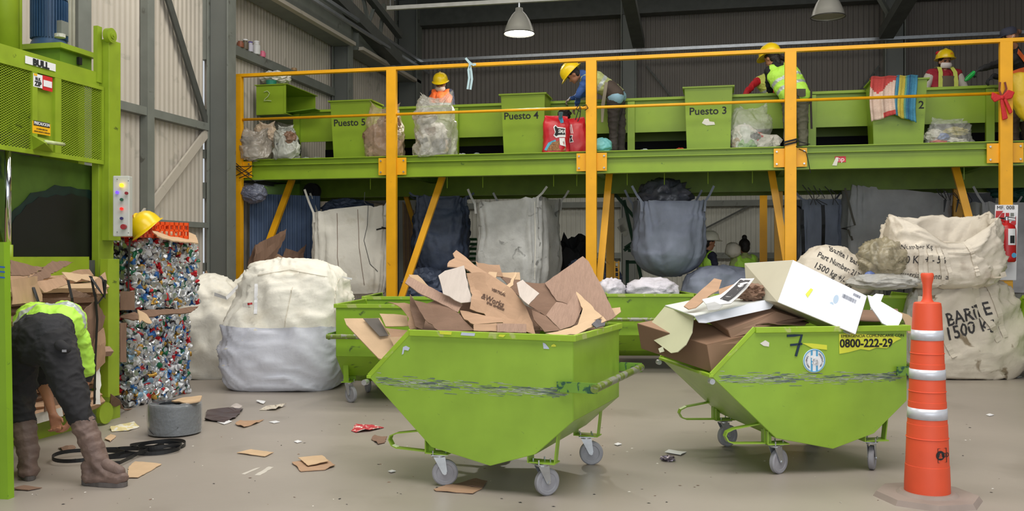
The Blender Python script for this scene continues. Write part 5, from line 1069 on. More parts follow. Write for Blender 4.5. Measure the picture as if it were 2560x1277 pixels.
# ================================================================ barite sacks
bt = mat('stencil_black', (60, 58, 60), .8, var=.15, scale=50)
c, M = ground(2408, 10.72); t = empty('barite_sack', c, 'big dirty woven bag printed BARITE 1500 standing on the floor at right', 'sack')
b = MB(); sack(b, [(0, 0, 0, .5, .2, 3), (.03, 0, 0, .6, .24, 3), (.25, .02, 0, .68, .29, 3), (.6, 0, 0, .68, .29, 3), (.95, -.02, 0, .6, .27, 2.8), (1.12, -.02, 0, .45, .22, 2.4), (1.16, 0, 0, .02, .02, 2)], M, 100, 60, .06, 3, 81, dents=.05); o = b.build('bag_body', woven_dirty, t, smooth=True)
sl = RT+UP*.28
decal_text('BARITE', .21, P(2448, 790, 10.2), sl, NC, bt, o, t, .003, .8); decal_text('1500 kg', .21, P(2450, 826, 10.2), sl, NC, bt, o, t, .003, .85)
def band(pts, w_, m=woven_w, ob=None, pr=None): return decal_strip([P(x, y, 10.1) for x, y in pts], w_, NC, m, ob, pr, 'webbing', .012)
band([(2356, 740), (2382, 820), (2420, 900)], .06, woven_dirty, o, t); band([(2470, 700), (2500, 790), (2540, 860)], .07, woven_dirty, o, t); band([(2505, 680), (2530, 760), (2556, 850)], .06, woven_dirty, o, t); band([(2300, 740), (2292, 830), (2300, 900)], .05, woven_dirty, o, t)
c = PZ(2350, 10.65, 1.06); M = Matrix.Translation(PZ(2350, 10.65, 0)) @ Matrix.Rotation(T, 4, 'Z'); t = empty('barite_sack', c, 'open topped white woven bag printed 1500 Kg lying on the BARITE bag', 'sack')
b = MB(); sack(b, [(1.06, 0, 0, .02, .02, 3), (1.065, .02, 0, .45, .28, 3), (1.14, .02, 0, .58, .36, 3), (1.3, .03, 0, .63, .4, 3), (1.5, .02, 0, .64, .4, 3.4), (1.66, .0, 0, .62, .38, 3.4), (1.72, .0, 0, .58, .34, 3.4), (1.69, 0, 0, .54, .3, 3.4), (1.5, 0, 0, .5, .28, 3)], M, 110, 64, .06, 3, 91, dents=.04)
Mi = M.inverted()
for v in b.v:
    l = Mi @ v; f = max(0, (l.z-1.4)/.3); a = math.atan2(l.y, l.x); v.z += f*(.16*max(0, math.sin(a))-.17*max(0, -math.sin(a))**3+.16*abs(math.cos(a))**6)+f*.04*nz3(l, 4, 3)
o = b.build('bag_body', woven_dirty, t, smooth=True); o.data.materials[0] = mat('cream_woven', (226, 216, 200), .7, var=.07, scale=4, bump=.4, bscale=12, wear2=((168, 150, 132), 3.5, .4))
decal_text('Part Number Kg', .075, P(2296, 617, 10.1), RT+UP*.0, NC, bt, o, t, 0, .9); decal_text('1500 Kg +/- 5%', .12, P(2318, 650, 10.1), RT, NC, bt, o, t, .001, .72); decal_text('Industria Argentina', .09, P(2325, 690, 10.1), RT-UP*.06, NC, bt, o, t, 0, .8)
for pts in ([(2316, 620), (2322, 700)], [(2336, 622), (2346, 690)], [(2360, 612), (2378, 700)], [(2430, 590), (2450, 640), (2462, 690)], [(2376, 622), (2396, 708)]): band(pts, .045, MATS['cream_woven'], o, t)
c = PZ(2082, 10.9, .95); M = Matrix.Translation(c) @ Matrix.Rotation(T, 4, 'Z'); t = empty('barite_sack', c, 'white woven bag printed Barite / Baritina heaped behind the white carton', 'sack')
b = MB(); sack(b, [(0, 0, 0, .3, .2, 2.4), (.02, 0, 0, .42, .3, 2.5), (.2, .02, 0, .47, .36, 2.4), (.4, 0, 0, .4, .32, 2.2), (.55, -.06, 0, .22, .2, 2), (.6, -.08, 0, .01, .01, 2)], M, 90, 50, .03, 2.6, 99, dents=.03); o = b.build('bag_body', MATS['cream_woven'], t, smooth=True)
sd = RT-UP*.42
decal_text('Barite / Baritina', .1, P(2126, 646, 10.6), RT-UP*.6, NC, bt, o, t, .001, .72); decal_text('Part Number: 213257', .095, P(2106, 668, 10.6), RT-UP*.6, NC, bt, o, t, .001, .7); decal_text('1500 kg +/- 5%', .105, P(2084, 688, 10.6), RT-UP*.6, NC, bt, o, t, .001, .75)
film_o = mat('olive_film', (178, 168, 140), .18, var=.25, scale=10, alpha=.6, bump=.6, bscale=14, coat=.4); film_c = mat('clear_bag_film', (226, 226, 222), .15, var=0, alpha=.26, bump=.8, bscale=22, coat=.6)
b = crumple(P(2205, 645, 10.4), (.25, .2, .22), 5, .3, 2.0, 5); b.build('film_bag', film_o, smooth=True, label='olive tinted crumpled film bag between the Baritina bag and the open bag', cat='bag')
b = crumple(P(2208, 704, 10.3), (.38, .2, .09), 25, .2, 2, 5); b.build('film_bag', mat('milky_film', (206, 204, 198), .25, var=.1, alpha=.7, bump=.5), smooth=True, label='milky crumpled film bag lying on the rim of the cart by the barite bags', cat='bag')
b = crumple(P(2175, 692, 10.35), (.06, .06, .07), 35, .35, 3, 3); b.build('blue_bag', mat('blue_film', (110, 130, 190), .4), smooth=True, label='small blue bag tucked beside the milky film', cat='bag')
b = crumple(PZ(2285, 10.5, .5), (.13, .2, .5), 45, .2, 2.5, 4); b.build('white_bag', MATS['milky_film'], smooth=True, label='tall milky film bag standing left of the BARITE bag', cat='bag')
# ================================================================ fire extinguisher
t = empty('sign_board', PY(2512, 700, 11.95), 'white and red striped extinguisher board tied to the yellow post, marked 008', 'sign'); yb = YF-.15
def pb(x, y, off=0.): return PY(x, y, yb-off)
MB().slab([pb(2488, 512), pb(2545, 512), pb(2540, 700), pb(2482, 700)], .008).build('board', white, t)
for pts in ([(2486, 560), (2486, 585), (2525, 532), (2505, 532)], [(2486, 606), (2486, 630), (2540, 560), (2540, 540)], [(2485, 650), (2485, 672), (2540, 610), (2540, 590)], [(2490, 527), (2508, 527), (2488, 552)]): MB().slab([pb(x, y, .007) for x, y in pts], .002).build('red_stripe', red, t)
MB().slab([pb(x, y, .009) for x, y in ((2512, 528), (2538, 528), (2538, 552), (2510, 552))], .002).build('pictogram_panel', white, t)
MB().slab([pb(x, y, .011) for x, y in ((2514, 532), (2523, 532), (2523, 541), (2514, 541))], .002).build('red_pictogram', red, t); MB().slab([pb(x, y, .011) for x, y in ((2526, 532), (2535, 532), (2535, 541), (2526, 541))], .002).build('grey_pictogram', steel, t)
text('MF. 008', .06, pb(2514, 519, .01), XD, YN, ink, t)
c = PY(2516, 655, YF-.28); t = empty('fire_extinguisher', c, 'red fire extinguisher hanging on the striped board', 'fire extinguisher')
b = MB(); b.lathe([(.085, 0), (.1, .015), (.103, .05), (.103, .38), (.09, .425), (.05, .455), (.03, .465), (.03, .49), (.001, .49)], c, 32); b.build('cylinder', red, t, auto=40)
b = MB(); b.cyl(c+V(0, 0, .49), c+V(0, 0, .53), .022, n=14); b.build('valve', zinc, t); MB().bar(c+V(-.01, 0, .535), c+V(.1, 0, .515), .02, .008).build('lever', black, t); MB().bar(c+V(-.01, 0, .50), c+V(.09, 0, .49), .02, .006).build('carry_handle', black, t)
b = MB(); b.tube([c+V(-.02, 0, .51), c+V(-.08, -.02, .52), c+V(-.12, -.02, .42), c+V(-.115, 0, .25), c+V(-.11, 0, .1)], .009); b.build('hose', black, t, smooth=True)
b = MB(); b.grid(lambda u, v: c+V(.1045*sin(-.1+.95*u), -.1045*cos(-.1+.95*u), .2+.19*v), 10, 2); b.build('label', white, t)
b = MB(); b.grid(lambda u, v: c+V(.105*sin(.1+.55*u), -.105*cos(.1+.55*u), .22+.09*v), 8, 2); b.build('label_print', ink, t)
b = MB(); q = c+V(.055, -.088, .08); b.cyl(q, q+V(.001, -.003, 0), .03, n=18); b.build('round_label', MATS['sticker_blue'], t)
for w_, x, y, s_ in (('tres logistics', 1205, 500, .024), ('&Works', 1180, 455, .045), ('VERTICAL', 1230, 385, .022)): decal_text(w_, s_, P(860+x/3.368+20, 620+y/3.368, 5.7), RT-UP*.42, NC, mat('brown_ink', (84, 60, 46), .8, var=0), crs, crs)
# ================================================================ traffic cone
co = mat('cone_orange', (224, 84, 50), .5, var=.07, scale=6, wear2=((196, 92, 76), 3, .36)); c = PZ(2318, 5.38, 0)
t = empty('traffic_cone', c, 'tall orange traffic cone with three reflective bands at the right front', 'traffic cone')
b = MB(); prof = [(.126, .03), (.125, .1), (.121, .2), (.119, .201), (.111, .44), (.109, .441), (.104, .57), (.102, .571), (.095, .79), (.093, .791), (.086, .98), (.084, .981), (.078, 1.12), (.074, 1.142), (.066, 1.147), (.035, 1.15), (.027, 1.165), (.024, 1.2), (.026, 1.25), (.034, 1.285), (.036, 1.31), (.03, 1.318), (.001, 1.318)]
b.lathe(prof, c, 48); b.build('cone_body', co, t, auto=45)
b = MB(); b.tube([c+V(.018*cos(a), .018*sin(a), 1.15) for a in (0, 1)], .004)
def rad(z): return np.interp(z, [p[1] for p in prof[:13]], [p[0] for p in prof[:13]])
for i, (z0, z1) in enumerate(((.928, .987), (.702, .76), (.472, .535))):
    b = MB(); b.lathe([(rad(z0)+.001, z0), (rad(z0)+.0025, z0), (rad(z1)+.0025, z1), (rad(z1)+.001, z1)], c, 48); b.build('reflective_band', mat('band_silver', (205, 208, 216), .35, .25, var=.06, scale=30), t, smooth=True)
for z in (.03, .36, .63, .85): b = MB(); b.tube([c+V((rad(z)+.001)*cos(a), (rad(z)+.001)*sin(a), z) for a in [2*pi*k/48 for k in range(48)]], .003, closed=True, n=6); b.build('ridge', co, t, smooth=True)
b = MB(); b.cyl(c, c+V(0, 0, .03), .3, .28, n=8); b.cyl(c+V(0, 0, .03), c+V(0, 0, .045), .17, .15, n=40); b.build('rubber_base', mat('dusty_rubber', (146, 132, 124), .9, var=.1), t)
th = -pi/2+T+.32
def oc(a, z, e=.002): return c+V((rad(z)+e)*cos(th+a), (rad(z)+e)*sin(th+a), z)
b = MB(); b.tube([oc(a*.5, z) for a, z in [(-.5, .235), (.55, .235), (.55, .315), (-.5, .315)]], .0018, closed=True, n=5); b.build('sticker_outline', ink, t)
b = MB(); q = oc(-.12, .275, .001); n_ = V(cos(th-.12), sin(th-.12), 0); b.cyl(q, q+n_*.002, .027, n=24); em = b.build('emblem', ink, t)
b = MB(); q2 = q+n_*.003; up = V(0, 0, 1); sdv = n_.cross(up)*-1; 
for dz, w_ in ((-.012, .012), (-.002, .009), (.008, .006)): b.slab([q2+sdv*w_+up*(dz-.0025), q2-sdv*w_+up*(dz-.0025), q2-sdv*w_*.8+up*(dz+.0035), q2+sdv*w_*.8+up*(dz+.0035)], .001)
b.build('emblem_mark', co, em)
q = oc(.21, .275, .003); n2 = V(cos(th+.21), sin(th+.21), 0); text('CO', .036, q, up.cross(n2), n2, ink, t, bold=.0005)
# ================================================================ things on the deck
def clearbag(label, px, py, w_, h_, d, seed, film, lumps, dp=.4, name='waste_bag', amp=.3):
    c = P(px, py, d); c.z = DZ; t = empty(name, c, label, 'bag')
    M = Matrix.Translation(c) @ Matrix.Rotation(T, 4, 'Z'); b = MB(); rx, ry = w_/2, dp/2
    sack(b, [(.003, 0, 0, rx*.9, ry*.8, 3), (.02, 0, 0, rx, ry, 3), (h_*.35, 0, 0, rx*1.02, ry, 2.6), (h_*.7, 0, 0, rx*.95, ry*.8, 2.4), (h_*.88, 0, 0, rx*.8, ry*.45, 2), (h_*.96, .02, 0, rx*.75, ry*.2, 2), (h_, .02, 0, rx*.8, .01, 2)], M, 100, 70, .045, 4, seed, dents=.06); Mi = M.inverted()
    for v in b.v:
        l = Mi @ v; f = max(0, l.z/h_-.72)/.28
        if f > 0: v.z += f*h_*(.22*max(0, abs(l.x)/rx-.35)-.1*max(0, .4-abs(l.x)/rx))+f*.03*nz3(l, 9, seed)
    b.build('film', film, t, smooth=True)
    r = random.Random(seed)
    for k, (cc, rx, rz_) in enumerate(lumps):
        zz = DZ+h_*(.12+.75*r.random()**1.4)*.8; q = V(c.x+r.uniform(-.3, .3)*w_, c.y+r.uniform(-.06, .04), zz)
        b = crumple(q, (rx*r.uniform(.7, 1.2), .09, rz_*r.uniform(.7, 1.2)), seed+k*3, .35, 2.5, 3); b.build('packed_waste', G(cc, rough=.5, bump=.3), t)
    return t
wht, tan, brn, gry = (216, 212, 200), (176, 152, 124), (122, 92, 72), (96, 98, 100)
film_b = mat('brownish_film', (196, 170, 146), .2, var=.1, alpha=.42, bump=.7, bscale=18, coat=.5)
clearbag('brownish see through waste bag right of the bin marked Puesto 5', 962, 380, .52, .74, 13.1, 3, film_b, [(brn, .18, .2), (tan, .16, .16), (gry, .12, .1), (wht, .14, .12), (brn, .2, .2), (tan, .15, .2), (wht, .1, .1), (brn, .16, .2)])
clearbag('tall see through waste bag with ears in front of the orange vested worker', 1088, 382, .58, .82, 12.75, 7, mat('silvery_film', (200, 198, 188), .12, var=.1, alpha=.42, bump=.8, bscale=16, coat=.7), [(wht, .2, .2), (gry, .14, .12), ((150, 148, 138), .16, .2), (tan, .14, .14), ((170, 168, 158), .2, .16), ((110, 150, 90), .08, .06), (brn, .16, .1), (gry, .12, .12), ((160, 156, 146), .2, .3), (wht, .14, .2)])
clearbag('see through waste bag with red and green wrappers right of the bin marked Puesto 3', 1878, 360, .52, .6, 12.2, 11, film_c, [((204, 60, 56), .16, .1), (wht, .16, .12), ((124, 170, 96), .12, .1), (wht, .18, .16), ((190, 70, 80), .14, .1), (tan, .12, .1), (gry, .08, .06), (wht, .2, .12), ((196, 200, 190), .2, .2)])
clearbag('low see through waste bag right of the towels bin', 2368, 350, .56, .36, 11.7, 13, film_c, [(wht, .16, .07), ((220, 80, 60), .1, .04), ((110, 130, 180), .12, .05), (wht, .16, .08), ((180, 170, 110), .14, .05)])
for k, (x, y, w_, h_, d, cc, l) in enumerate([(640, 398, .42, .42, 13.2, (176, 168, 156), 'grey film bag at the far left end of the deck'), (666, 390, .34, .56, 13.45, (190, 170, 146), 'tan film bag leaning in the left waste heap'), (712, 396, .36, .48, 13.15, (190, 192, 182), 'pale plastic bag at the right of the left waste heap'), (690, 380, .28, .4, 13.6, (108, 134, 92), 'bag of green and brown wrappers in the left waste heap')]):
    clearbag(l, x, y, w_, h_, d, 31+k, mat('heap_film_%d' % k, cc, .2, var=.1, alpha=.62, bump=.6, bscale=16, coat=.5), [(wht, .1, .08), (brn, .1, .1), (cc, .14, .12), (gry, .08, .06), (cc, .12, .12)], dp=.34)
for k, (x, y, w_, h_, d, cc, l) in enumerate([(655, 370, .3, .56, 13.75, (90, 80, 76), 'dark crumpled bag behind the left waste heap'), (735, 380, .16, .36, 13.45, (40, 40, 44), 'small black bag behind the pale plastic bag')]):
    c = P(x, y, d); c.z = DZ; b = crumple(c+V(0, 0, h_*.5), (w_/2, .14, h_*.52), 30+k, .25, 2.4, 5, flat=DZ+.003); b.build('waste_bundle', G(cc, rough=.35, bump=.5, bscale=18, var=.25), smooth=True, label=l, cat='bag', group='waste heap at the left end of the deck')
# pet food bags
redbag = mat('pet_food_red', (196, 28, 42), .35, var=.06, bump=.3, bscale=8)
def pouch(label, px, py, w_, h_, d, rz, lean, m=redbag):
    c = P(px, py, d); c.z = DZ+.003; t = empty('pet_food_bag', c, label, 'bag', 'red pet food bags on the deck'); M = Matrix.Translation(c) @ Matrix.Rotation(T+rz, 4, 'Z') @ Matrix.Rotation(lean, 4, 'Y')
    b = MB(); sack(b, [(0, 0, 0, w_*.42, .08, 4), (.02, 0, 0, w_*.5, .1, 4), (h_*.4, 0, 0, w_*.5, .1, 3.4), (h_*.8, 0, 0, w_*.48, .07, 3.4), (h_*.97, 0, 0, w_*.45, .015, 3), (h_, 0, 0, w_*.44, .006, 3)], M, 60, 30, .02, 4, int(px))
    return t, b.build('bag_body', m, t, smooth=True), M
t, o, M = pouch('red pet food bag with bone emblem standing nearest the bin marked Puesto 4', 1388, 372, .36, .52, 12.5, .0, .04)
nn = NC
def pd(name, pts, m, off=.006):   # printed patch laid on the bag
    tree = bvh_of(o); vs = []
    ctr = sum((P(x, y, 12.2) for x, y in pts), Vector())/len(pts); pl = []
    for i in range(len(pts)):
        a, c_ = P(*pts[i], 12.2), P(*pts[(i+1) % len(pts)], 12.2)
        for k in range(3): pl.append(a.lerp(c_, k/3))
    b = MB()
    def pr(q): h = tree.ray_cast(q-nn*-1.2, -nn); return (h[0] if h[0] is not None else q)+nn*off
    b.add([pr(ctr)]+[pr(q) for q in pl], [(0, 1+i, 1+(i+1) % len(pl)) for i in range(len(pl))]); return b.build(name, m, t)
pd('blue_stripe', [(1396, 280), (1408, 280), (1412, 300), (1404, 302)], mat('print_blue', (80, 170, 206), .4)); pd('kibble_print', [(1368, 372), (1378, 352), (1402, 346), (1416, 352), (1418, 372)], mat('kibble_brown', (150, 104, 66), .7, var=.5, scale=60)); pd('blue_arc', [(1362, 370), (1372, 352), (1390, 344), (1392, 349), (1376, 357), (1368, 372)], MATS['print_blue'], .008)
pd('white_outline', [(1385, 312), (1390, 306), (1396, 312), (1416, 314), (1416, 338), (1400, 338), (1392, 340), (1385, 334), (1389, 326)], white, .007); pd('bone_emblem', [(1388, 313), (1391, 309), (1396, 315), (1415, 317), (1415, 332), (1398, 332), (1392, 336), (1388, 332), (1391, 325)], ink, .009)
decal_text('SMA', .07, P(1407, 324, 12.2), RT-UP*.1, nn, white, o, t, .002, .75, off=.012); pd('white_text_block', [(1400, 340), (1414, 340), (1417, 362), (1402, 358)], white, .008)
t, o, M = pouch('red pet food bag with small white bone leaning behind the centre yellow post', 1441, 370, .34, .5, 12.6, -.1, -.1)
pd('bone_outline', [(1424, 330), (1436, 330), (1434, 338), (1438, 348), (1426, 350), (1428, 340)], white, .007); pd('bone_emblem', [(1426, 332), (1434, 332), (1432, 339), (1436, 346), (1428, 348), (1430, 340)], ink, .009)
for k in range(3): pd('text_line', [(1423+4*k, 300+k), (1425+4*k, 300+k), (1429+4*k, 326), (1427+4*k, 326)], white, .008)
c = P(1505, 368, 12.4); c.z = DZ; b = crumple(c+V(0, 0, .1), (.14, .12, .11), 6, .15, 2, 4, flat=DZ+.002); o = b.build('turquoise_bag', mat('turquoise_film', (128, 206, 210), .4, bump=.3, bscale=10), smooth=True, label='small tied turquoise bag on the deck beside the centre yellow post', cat='bag')
c = P(1425, 280, 12.7); b = crumple(P(1412, 285, 12.75), (.09, .06, .08), 5, .4, 3, 3); b.build('black_rag', blackrib, label='black rag on top of the red pet food bags', cat='rag')
# small objects in the gap under the conveyor
r_ = random.Random(12)
for k, (px, cc, l) in enumerate([(768, (180, 190, 180), 'crushed pale bottle under the conveyor left of bin 5'), (795, (150, 160, 150), 'crumpled wrapper under the conveyor beside bin 5'), (1158, (196, 200, 200), 'clear plastic tray under the conveyor left of bin 4'), (1195, (140, 150, 150), 'dark wrapper under the conveyor left of bin 4'), (1612, (170, 180, 180), 'clear plastic cup under the conveyor left of bin 3'), (1700, (206, 60, 50), 'red wrapper under the conveyor beside bin 3'), (1943, (150, 170, 172), 'pale tray under the conveyor behind the khaki trousers')]):
    c = PY(px, 360, 12.9); c.z = DZ; b = crumple(c+V(0, -.05, .055), (.07, .05, .05), 50+k, .3, 2, 3, flat=DZ+.002); b.build('wrapper', G(cc, rough=.3), label=l, cat='waste')
# towels
def towel(label, px0, px1, y0, y1, mats, seed, stripes, name='towel'):
    a = PY(px0, y0, 12.33); c = PY(px1, y0, 12.33); zb = PY(px0, y1, 12.33).z; zt = 3.672; nu, nv = 30, 34; vs = []
    for j in range(nv):
        v = j/(nv-1)
        for i in range(nu):
            u = i/(nu-1); L = zt-zb+.18; s = v*L
            if s < .18: y = 12.46-s; z = zt-.004*(s < .02)
            else: y = 12.325-.01; z = zt-(s-.18)*(1-.18*(u-.4)*(1 if seed else -1))
            y -= (.02*sin(u*14+seed)+.012*sin(u*29))*min(1, max(0, s-.1)*4)+.0; z += .006*sin(u*11)
            vs.append((a.x+(c.x-a.x)*u+.012*sin(v*6+seed), y, z))
    b = MB(); 
    for j in range(nv-1):
        for i in range(nu-1): b.f.append((j*nu+i, j*nu+i+1, (j+1)*nu+i+1, (j+1)*nu+i)); b.m.append(stripes(i/(nu-1), j/(nv-1)))
    b.v = [Vector(v) for v in vs]; o = b.build(name, mats, smooth=True, label=label, cat='towel'); md = o.modifiers.new('thick', 'SOLIDIFY'); md.thickness = .008; return o
towel('red and cream fringed towel hanging over the bin beside number 2', 2175, 2240, 210, 298, [mat('towel_red', (196, 78, 74), .9, bump=.4, bscale=60), mat('towel_cream', (214, 190, 174), .9, bump=.4, bscale=60)], 1, lambda u, v: 0 if v < .42+.1*sin(u*5) or (v > .9 and u > .45) else 1)
towel('yellow, green and blue striped towel hanging over the bin beside number 2', 2236, 2291, 208, 296, [mat('towel_yellow', (196, 180, 76), .9, bump=.4, bscale=60), mat('towel_blue', (70, 136, 166), .9, bump=.4, bscale=60), mat('towel_teal', (96, 150, 128), .9, bump=.4, bscale=60), mat('towel_navy', (44, 92, 128), .9, bump=.4, bscale=60)], 0, lambda u, v: 1 if u < .15 else (0 if u < .42 else (2 if u < .5 else (1 if u < .62 else (3 if u < .68 else 1)))))
# red bow on the right post, yellow bag at the edge
t = empty('red_bow', PY(2505, 235, YF-.16), 'red cloth bow with long tails tied to the right yellow post', 'bow'); rb = mat('bow_red', (200, 40, 42), .7, bump=.3)
def yq(x, y, o_=.17): return PY(x, y, YF-o_)
for nm, pts in (('bow_loop', [(2505, 240), (2480, 230), (2477, 245), (2486, 256), (2503, 248)]), ('bow_loop', [(2505, 240), (2520, 224), (2537, 230), (2530, 246), (2512, 250)]), ('bow_tail', [(2500, 248), (2508, 248), (2520, 296), (2506, 301)]), ('bow_tail', [(2508, 248), (2516, 246), (2532, 280), (2524, 286)])):
    o = MB().slab([yq(x, y) for x, y in pts], .03).build(nm, rb, t, bevel=.012)
MB().ico(yq(2505, 244), (.03, .03, .03), 2).build('bow_knot', rb, t)
for pts in ([(2500, 205), (2498, 225), (2503, 238)], [(2512, 205), (2516, 222), (2508, 238)]): MB().tube([yq(x, y) for x, y in pts], .012, flat=(1, 0, .2)).build('hanging_ribbon', mat('ribbon_brown', (120, 60, 44), .8), t)
b = MB(); c = PY(2566, 305, 12.2); sack(b, [(0, .04, 0, .05, .05, 2.5), (.1, .02, 0, .12, .08, 2.4), (.35, 0, 0, .2, .11, 2.6), (.55, 0, 0, .24, .1, 3), (.58, 0, 0, .24, .1, 3), (.58, 0, 0, .02, .02, 3)], Matrix.Translation(c), 60, 34, .02, 4, 5); b.build('yellow_bag', mat('bag_yellow', (230, 196, 40), .4, bump=.4, bscale=10), smooth=True, label='yellow plastic bag hanging at the right edge beside the red bow', cat='bag')
# ================================================================ litter on the floor
def litter(label, pts, m, name='paper_scrap', cat='paper', curl=.006, th=.004, lift=.003, seed=0):
    q = [PF(x, y) for x, y in pts]; rr = random.Random(seed or int(pts[0][0])); out = []
    for i in range(len(q)):
        a, c_ = q[i], q[(i+1) % len(q)]; n = max(1, int((c_-a).length/.03))
        for j in range(n): out.append(a.lerp(c_, j/n)+(V(rr.uniform(-.004, .004), rr.uniform(-.004, .004), 0) if j else V(0, 0, 0)))
    bm = bmesh.new(); bm.faces.new([bm.verts.new(v) for v in out]); bmesh.ops.triangulate(bm, faces=bm.faces); bmesh.ops.subdivide_edges(bm, edges=[e for e in bm.edges if e.calc_length() > .05], cuts=1); bmesh.ops.triangulate(bm, faces=bm.faces)
    bm.normal_update(); bm.verts.index_update(); n = len(bm.verts)
    for v in bm.verts: v.co.z = lift+curl*max(0, nz3(v.co, 9, pts[0][0])+.25)
    top = [v.co+V(0, 0, th) for v in bm.verts]; bot = [v.co.copy() for v in bm.verts]; F_ = [tuple(v.index for v in f.verts) for f in bm.faces]
    be = [(e.verts[0].index, e.verts[1].index) for e in bm.edges if e.is_boundary]; bm.free()
    b = MB(); b.add(top+bot, F_+[tuple(i+n for i in f)[::-1] for f in F_]+[(a, c_, c_+n, a+n) for a, c_ in be]); return b.build(name, m, label=label, cat=cat, group='litter on the concrete floor')
ph = mat('photo_print', (74, 60, 62), .35, var=.2); nw = mat('newsprint_mix', (206, 196, 182), .8, var=.15, scale=30, wear=(120, 104, 88), wscale=30, wamt=.42); rdp = mat('red_leaflet', (190, 50, 64), .5, var=.2, wear=(232, 220, 210), wscale=25, wamt=.45); ylp = mat('yellow_leaflet', (220, 206, 150), .7, var=.1, wear=(232, 228, 214), wscale=14, wamt=.5)
litter('tan cardboard square under the toe of the brown boot', [(322, 1168), (338, 1156), (404, 1162), (345, 1196), (318, 1196)], card_l, 'cardboard_scrap', 'cardboard')
litter('tan rectangle of cardboard lying alone on open floor', [(592, 1134), (628, 1125), (684, 1133), (662, 1143)], card_l, 'cardboard_scrap', 'cardboard')
litter('stacked tan cardboard pieces left of the full cart', [(730, 1158), (790, 1146), (812, 1146), (838, 1166), (812, 1176), (752, 1180)], card, 'cardboard_scrap', 'cardboard', .012)
litter('upper layer of the cardboard pieces left of the full cart', [(745, 1152), (805, 1146), (822, 1160), (770, 1172)], card_l, 'cardboard_scrap', 'cardboard', .004, lift=.02)
litter('brown cardboard with dark fold under the left front castor of the full cart', [(1084, 1225), (1118, 1213), (1206, 1222), (1182, 1236), (1090, 1229)], card, 'cardboard_scrap', 'cardboard', .006)
litter('dark flap of cardboard beside the castor of the full cart', [(1130, 1214), (1190, 1200), (1218, 1205), (1206, 1220)], card_d, 'cardboard_scrap', 'cardboard', .01)
litter('dark glossy printed sheet right of the strap coil', [(512, 1052), (518, 1029), (608, 1024), (590, 1046), (560, 1058)], ph, curl=.03)
litter('white slip beside the dark glossy sheet', [(543, 1056), (568, 1050), (580, 1055), (560, 1062)], white)
litter('brown folded wrapper below the dark glossy sheet', [(588, 1063), (600, 1054), (660, 1051), (640, 1061), (610, 1070)], card, curl=.02)
litter('crumpled newspaper near the biggest white bag', [(648, 1026), (668, 1016), (716, 1014), (690, 1026)], nw, curl=.03)
litter('small white tissue right behind the dark sheet', [(640, 1006), (650, 1003), (664, 1006), (658, 1011)], white, curl=.02)
litter('crumpled grey tissue above the dark sheet', [(575, 1022), (590, 1016), (606, 1022), (592, 1026)], mat('tissue', (190, 180, 176), .9), curl=.03)
litter('yellowish printed leaflet left of the strap coil', [(275, 1072), (300, 1062), (335, 1057), (348, 1069), (320, 1078), (280, 1080)], ylp, curl=.03)
litter('red and white leaflet on open floor left of the full cart', [(878, 1078), (890, 1062), (930, 1063), (960, 1070), (925, 1079), (890, 1082)], rdp, curl=.035)
litter('brown torn wrapper beside the fork loop of the full cart', [(928, 1100), (940, 1093), (968, 1092), (962, 1108), (945, 1112)], card_d, curl=.03)
litter('white slip on the floor left of cart 7', [(1662, 1133), (1672, 1128), (1716, 1131), (1702, 1140)], white, curl=.01)
litter('brown leaf shaped scrap behind the boots', [(145, 1122), (165, 1116), (190, 1124), (168, 1134)], card_d, curl=.03)
litter('small tan scrap behind the right boot', [(262, 1100), (276, 1088), (290, 1092), (276, 1106)], card_l, curl=.01)
litter('brown scrap in front of the green chamber door', [(32, 1225), (60, 1218), (105, 1221), (70, 1228)], card_d, curl=.01)
litter('narrow white slip near the folded wrapper', [(672, 1056), (690, 1053), (700, 1056), (684, 1059)], white)
for k, (x, y, l) in enumerate([(1545, 1112, 'tiny white flake right of the full cart'), (2475, 1038, 'small white slip on open floor at right'), (2388, 945, 'small pale slip in front of the BARITE bag'), (2545, 942, 'pale slip at the far right floor'), (745, 1105, 'tiny pale scrap in the middle of the left floor'), (980, 1180, 'tiny tan scrap near the front left castor')]):
    litter(l, [(x-10, y), (x, y-3), (x+10, y), (x-2, y+3)], white, curl=.004)
b = crumple(PF(1670, 1152)+V(0, 0, .018), (.05, .035, .02), 44, .5, 3, 3, flat=.001); b.build('crushed_can', mat('can_crushed', (120, 110, 120), .3, .6, var=.5, scale=60), label='crushed dark drink can on the floor left of cart 7', cat='can')
chk = mat('floor_scuff', (196, 190, 180), .9, var=.05)
for pts in ([(603, 1185), (640, 1170), (652, 1168), (612, 1186)], [(636, 1188), (672, 1166), (684, 1168), (650, 1188)]): litter('pale chalky scuff mark on the left floor', pts, chk, 'scuff_mark', 'mark', .0, .0008, .0005)
r_ = random.Random(77)
for k in range(26):
    x = r_.uniform(2290, 2560); y = r_.uniform(905, 928); q = PF(x, y); b = MB(); L = r_.uniform(.05, .2); a = r_.uniform(-.5, .5); h_ = r_.uniform(.005, .05)
    b.tube([q, q+V(L*.5*cos(a), L*.5*sin(a), h_), q+V(L*cos(a), L*sin(a), .004)], .012, flat=(0, .6, 1)); b.build('paper_strip', white if k % 3 else paper, label='shredded white strip lying under the BARITE bag', cat='paper', group='shredded strips under the BARITE bag')

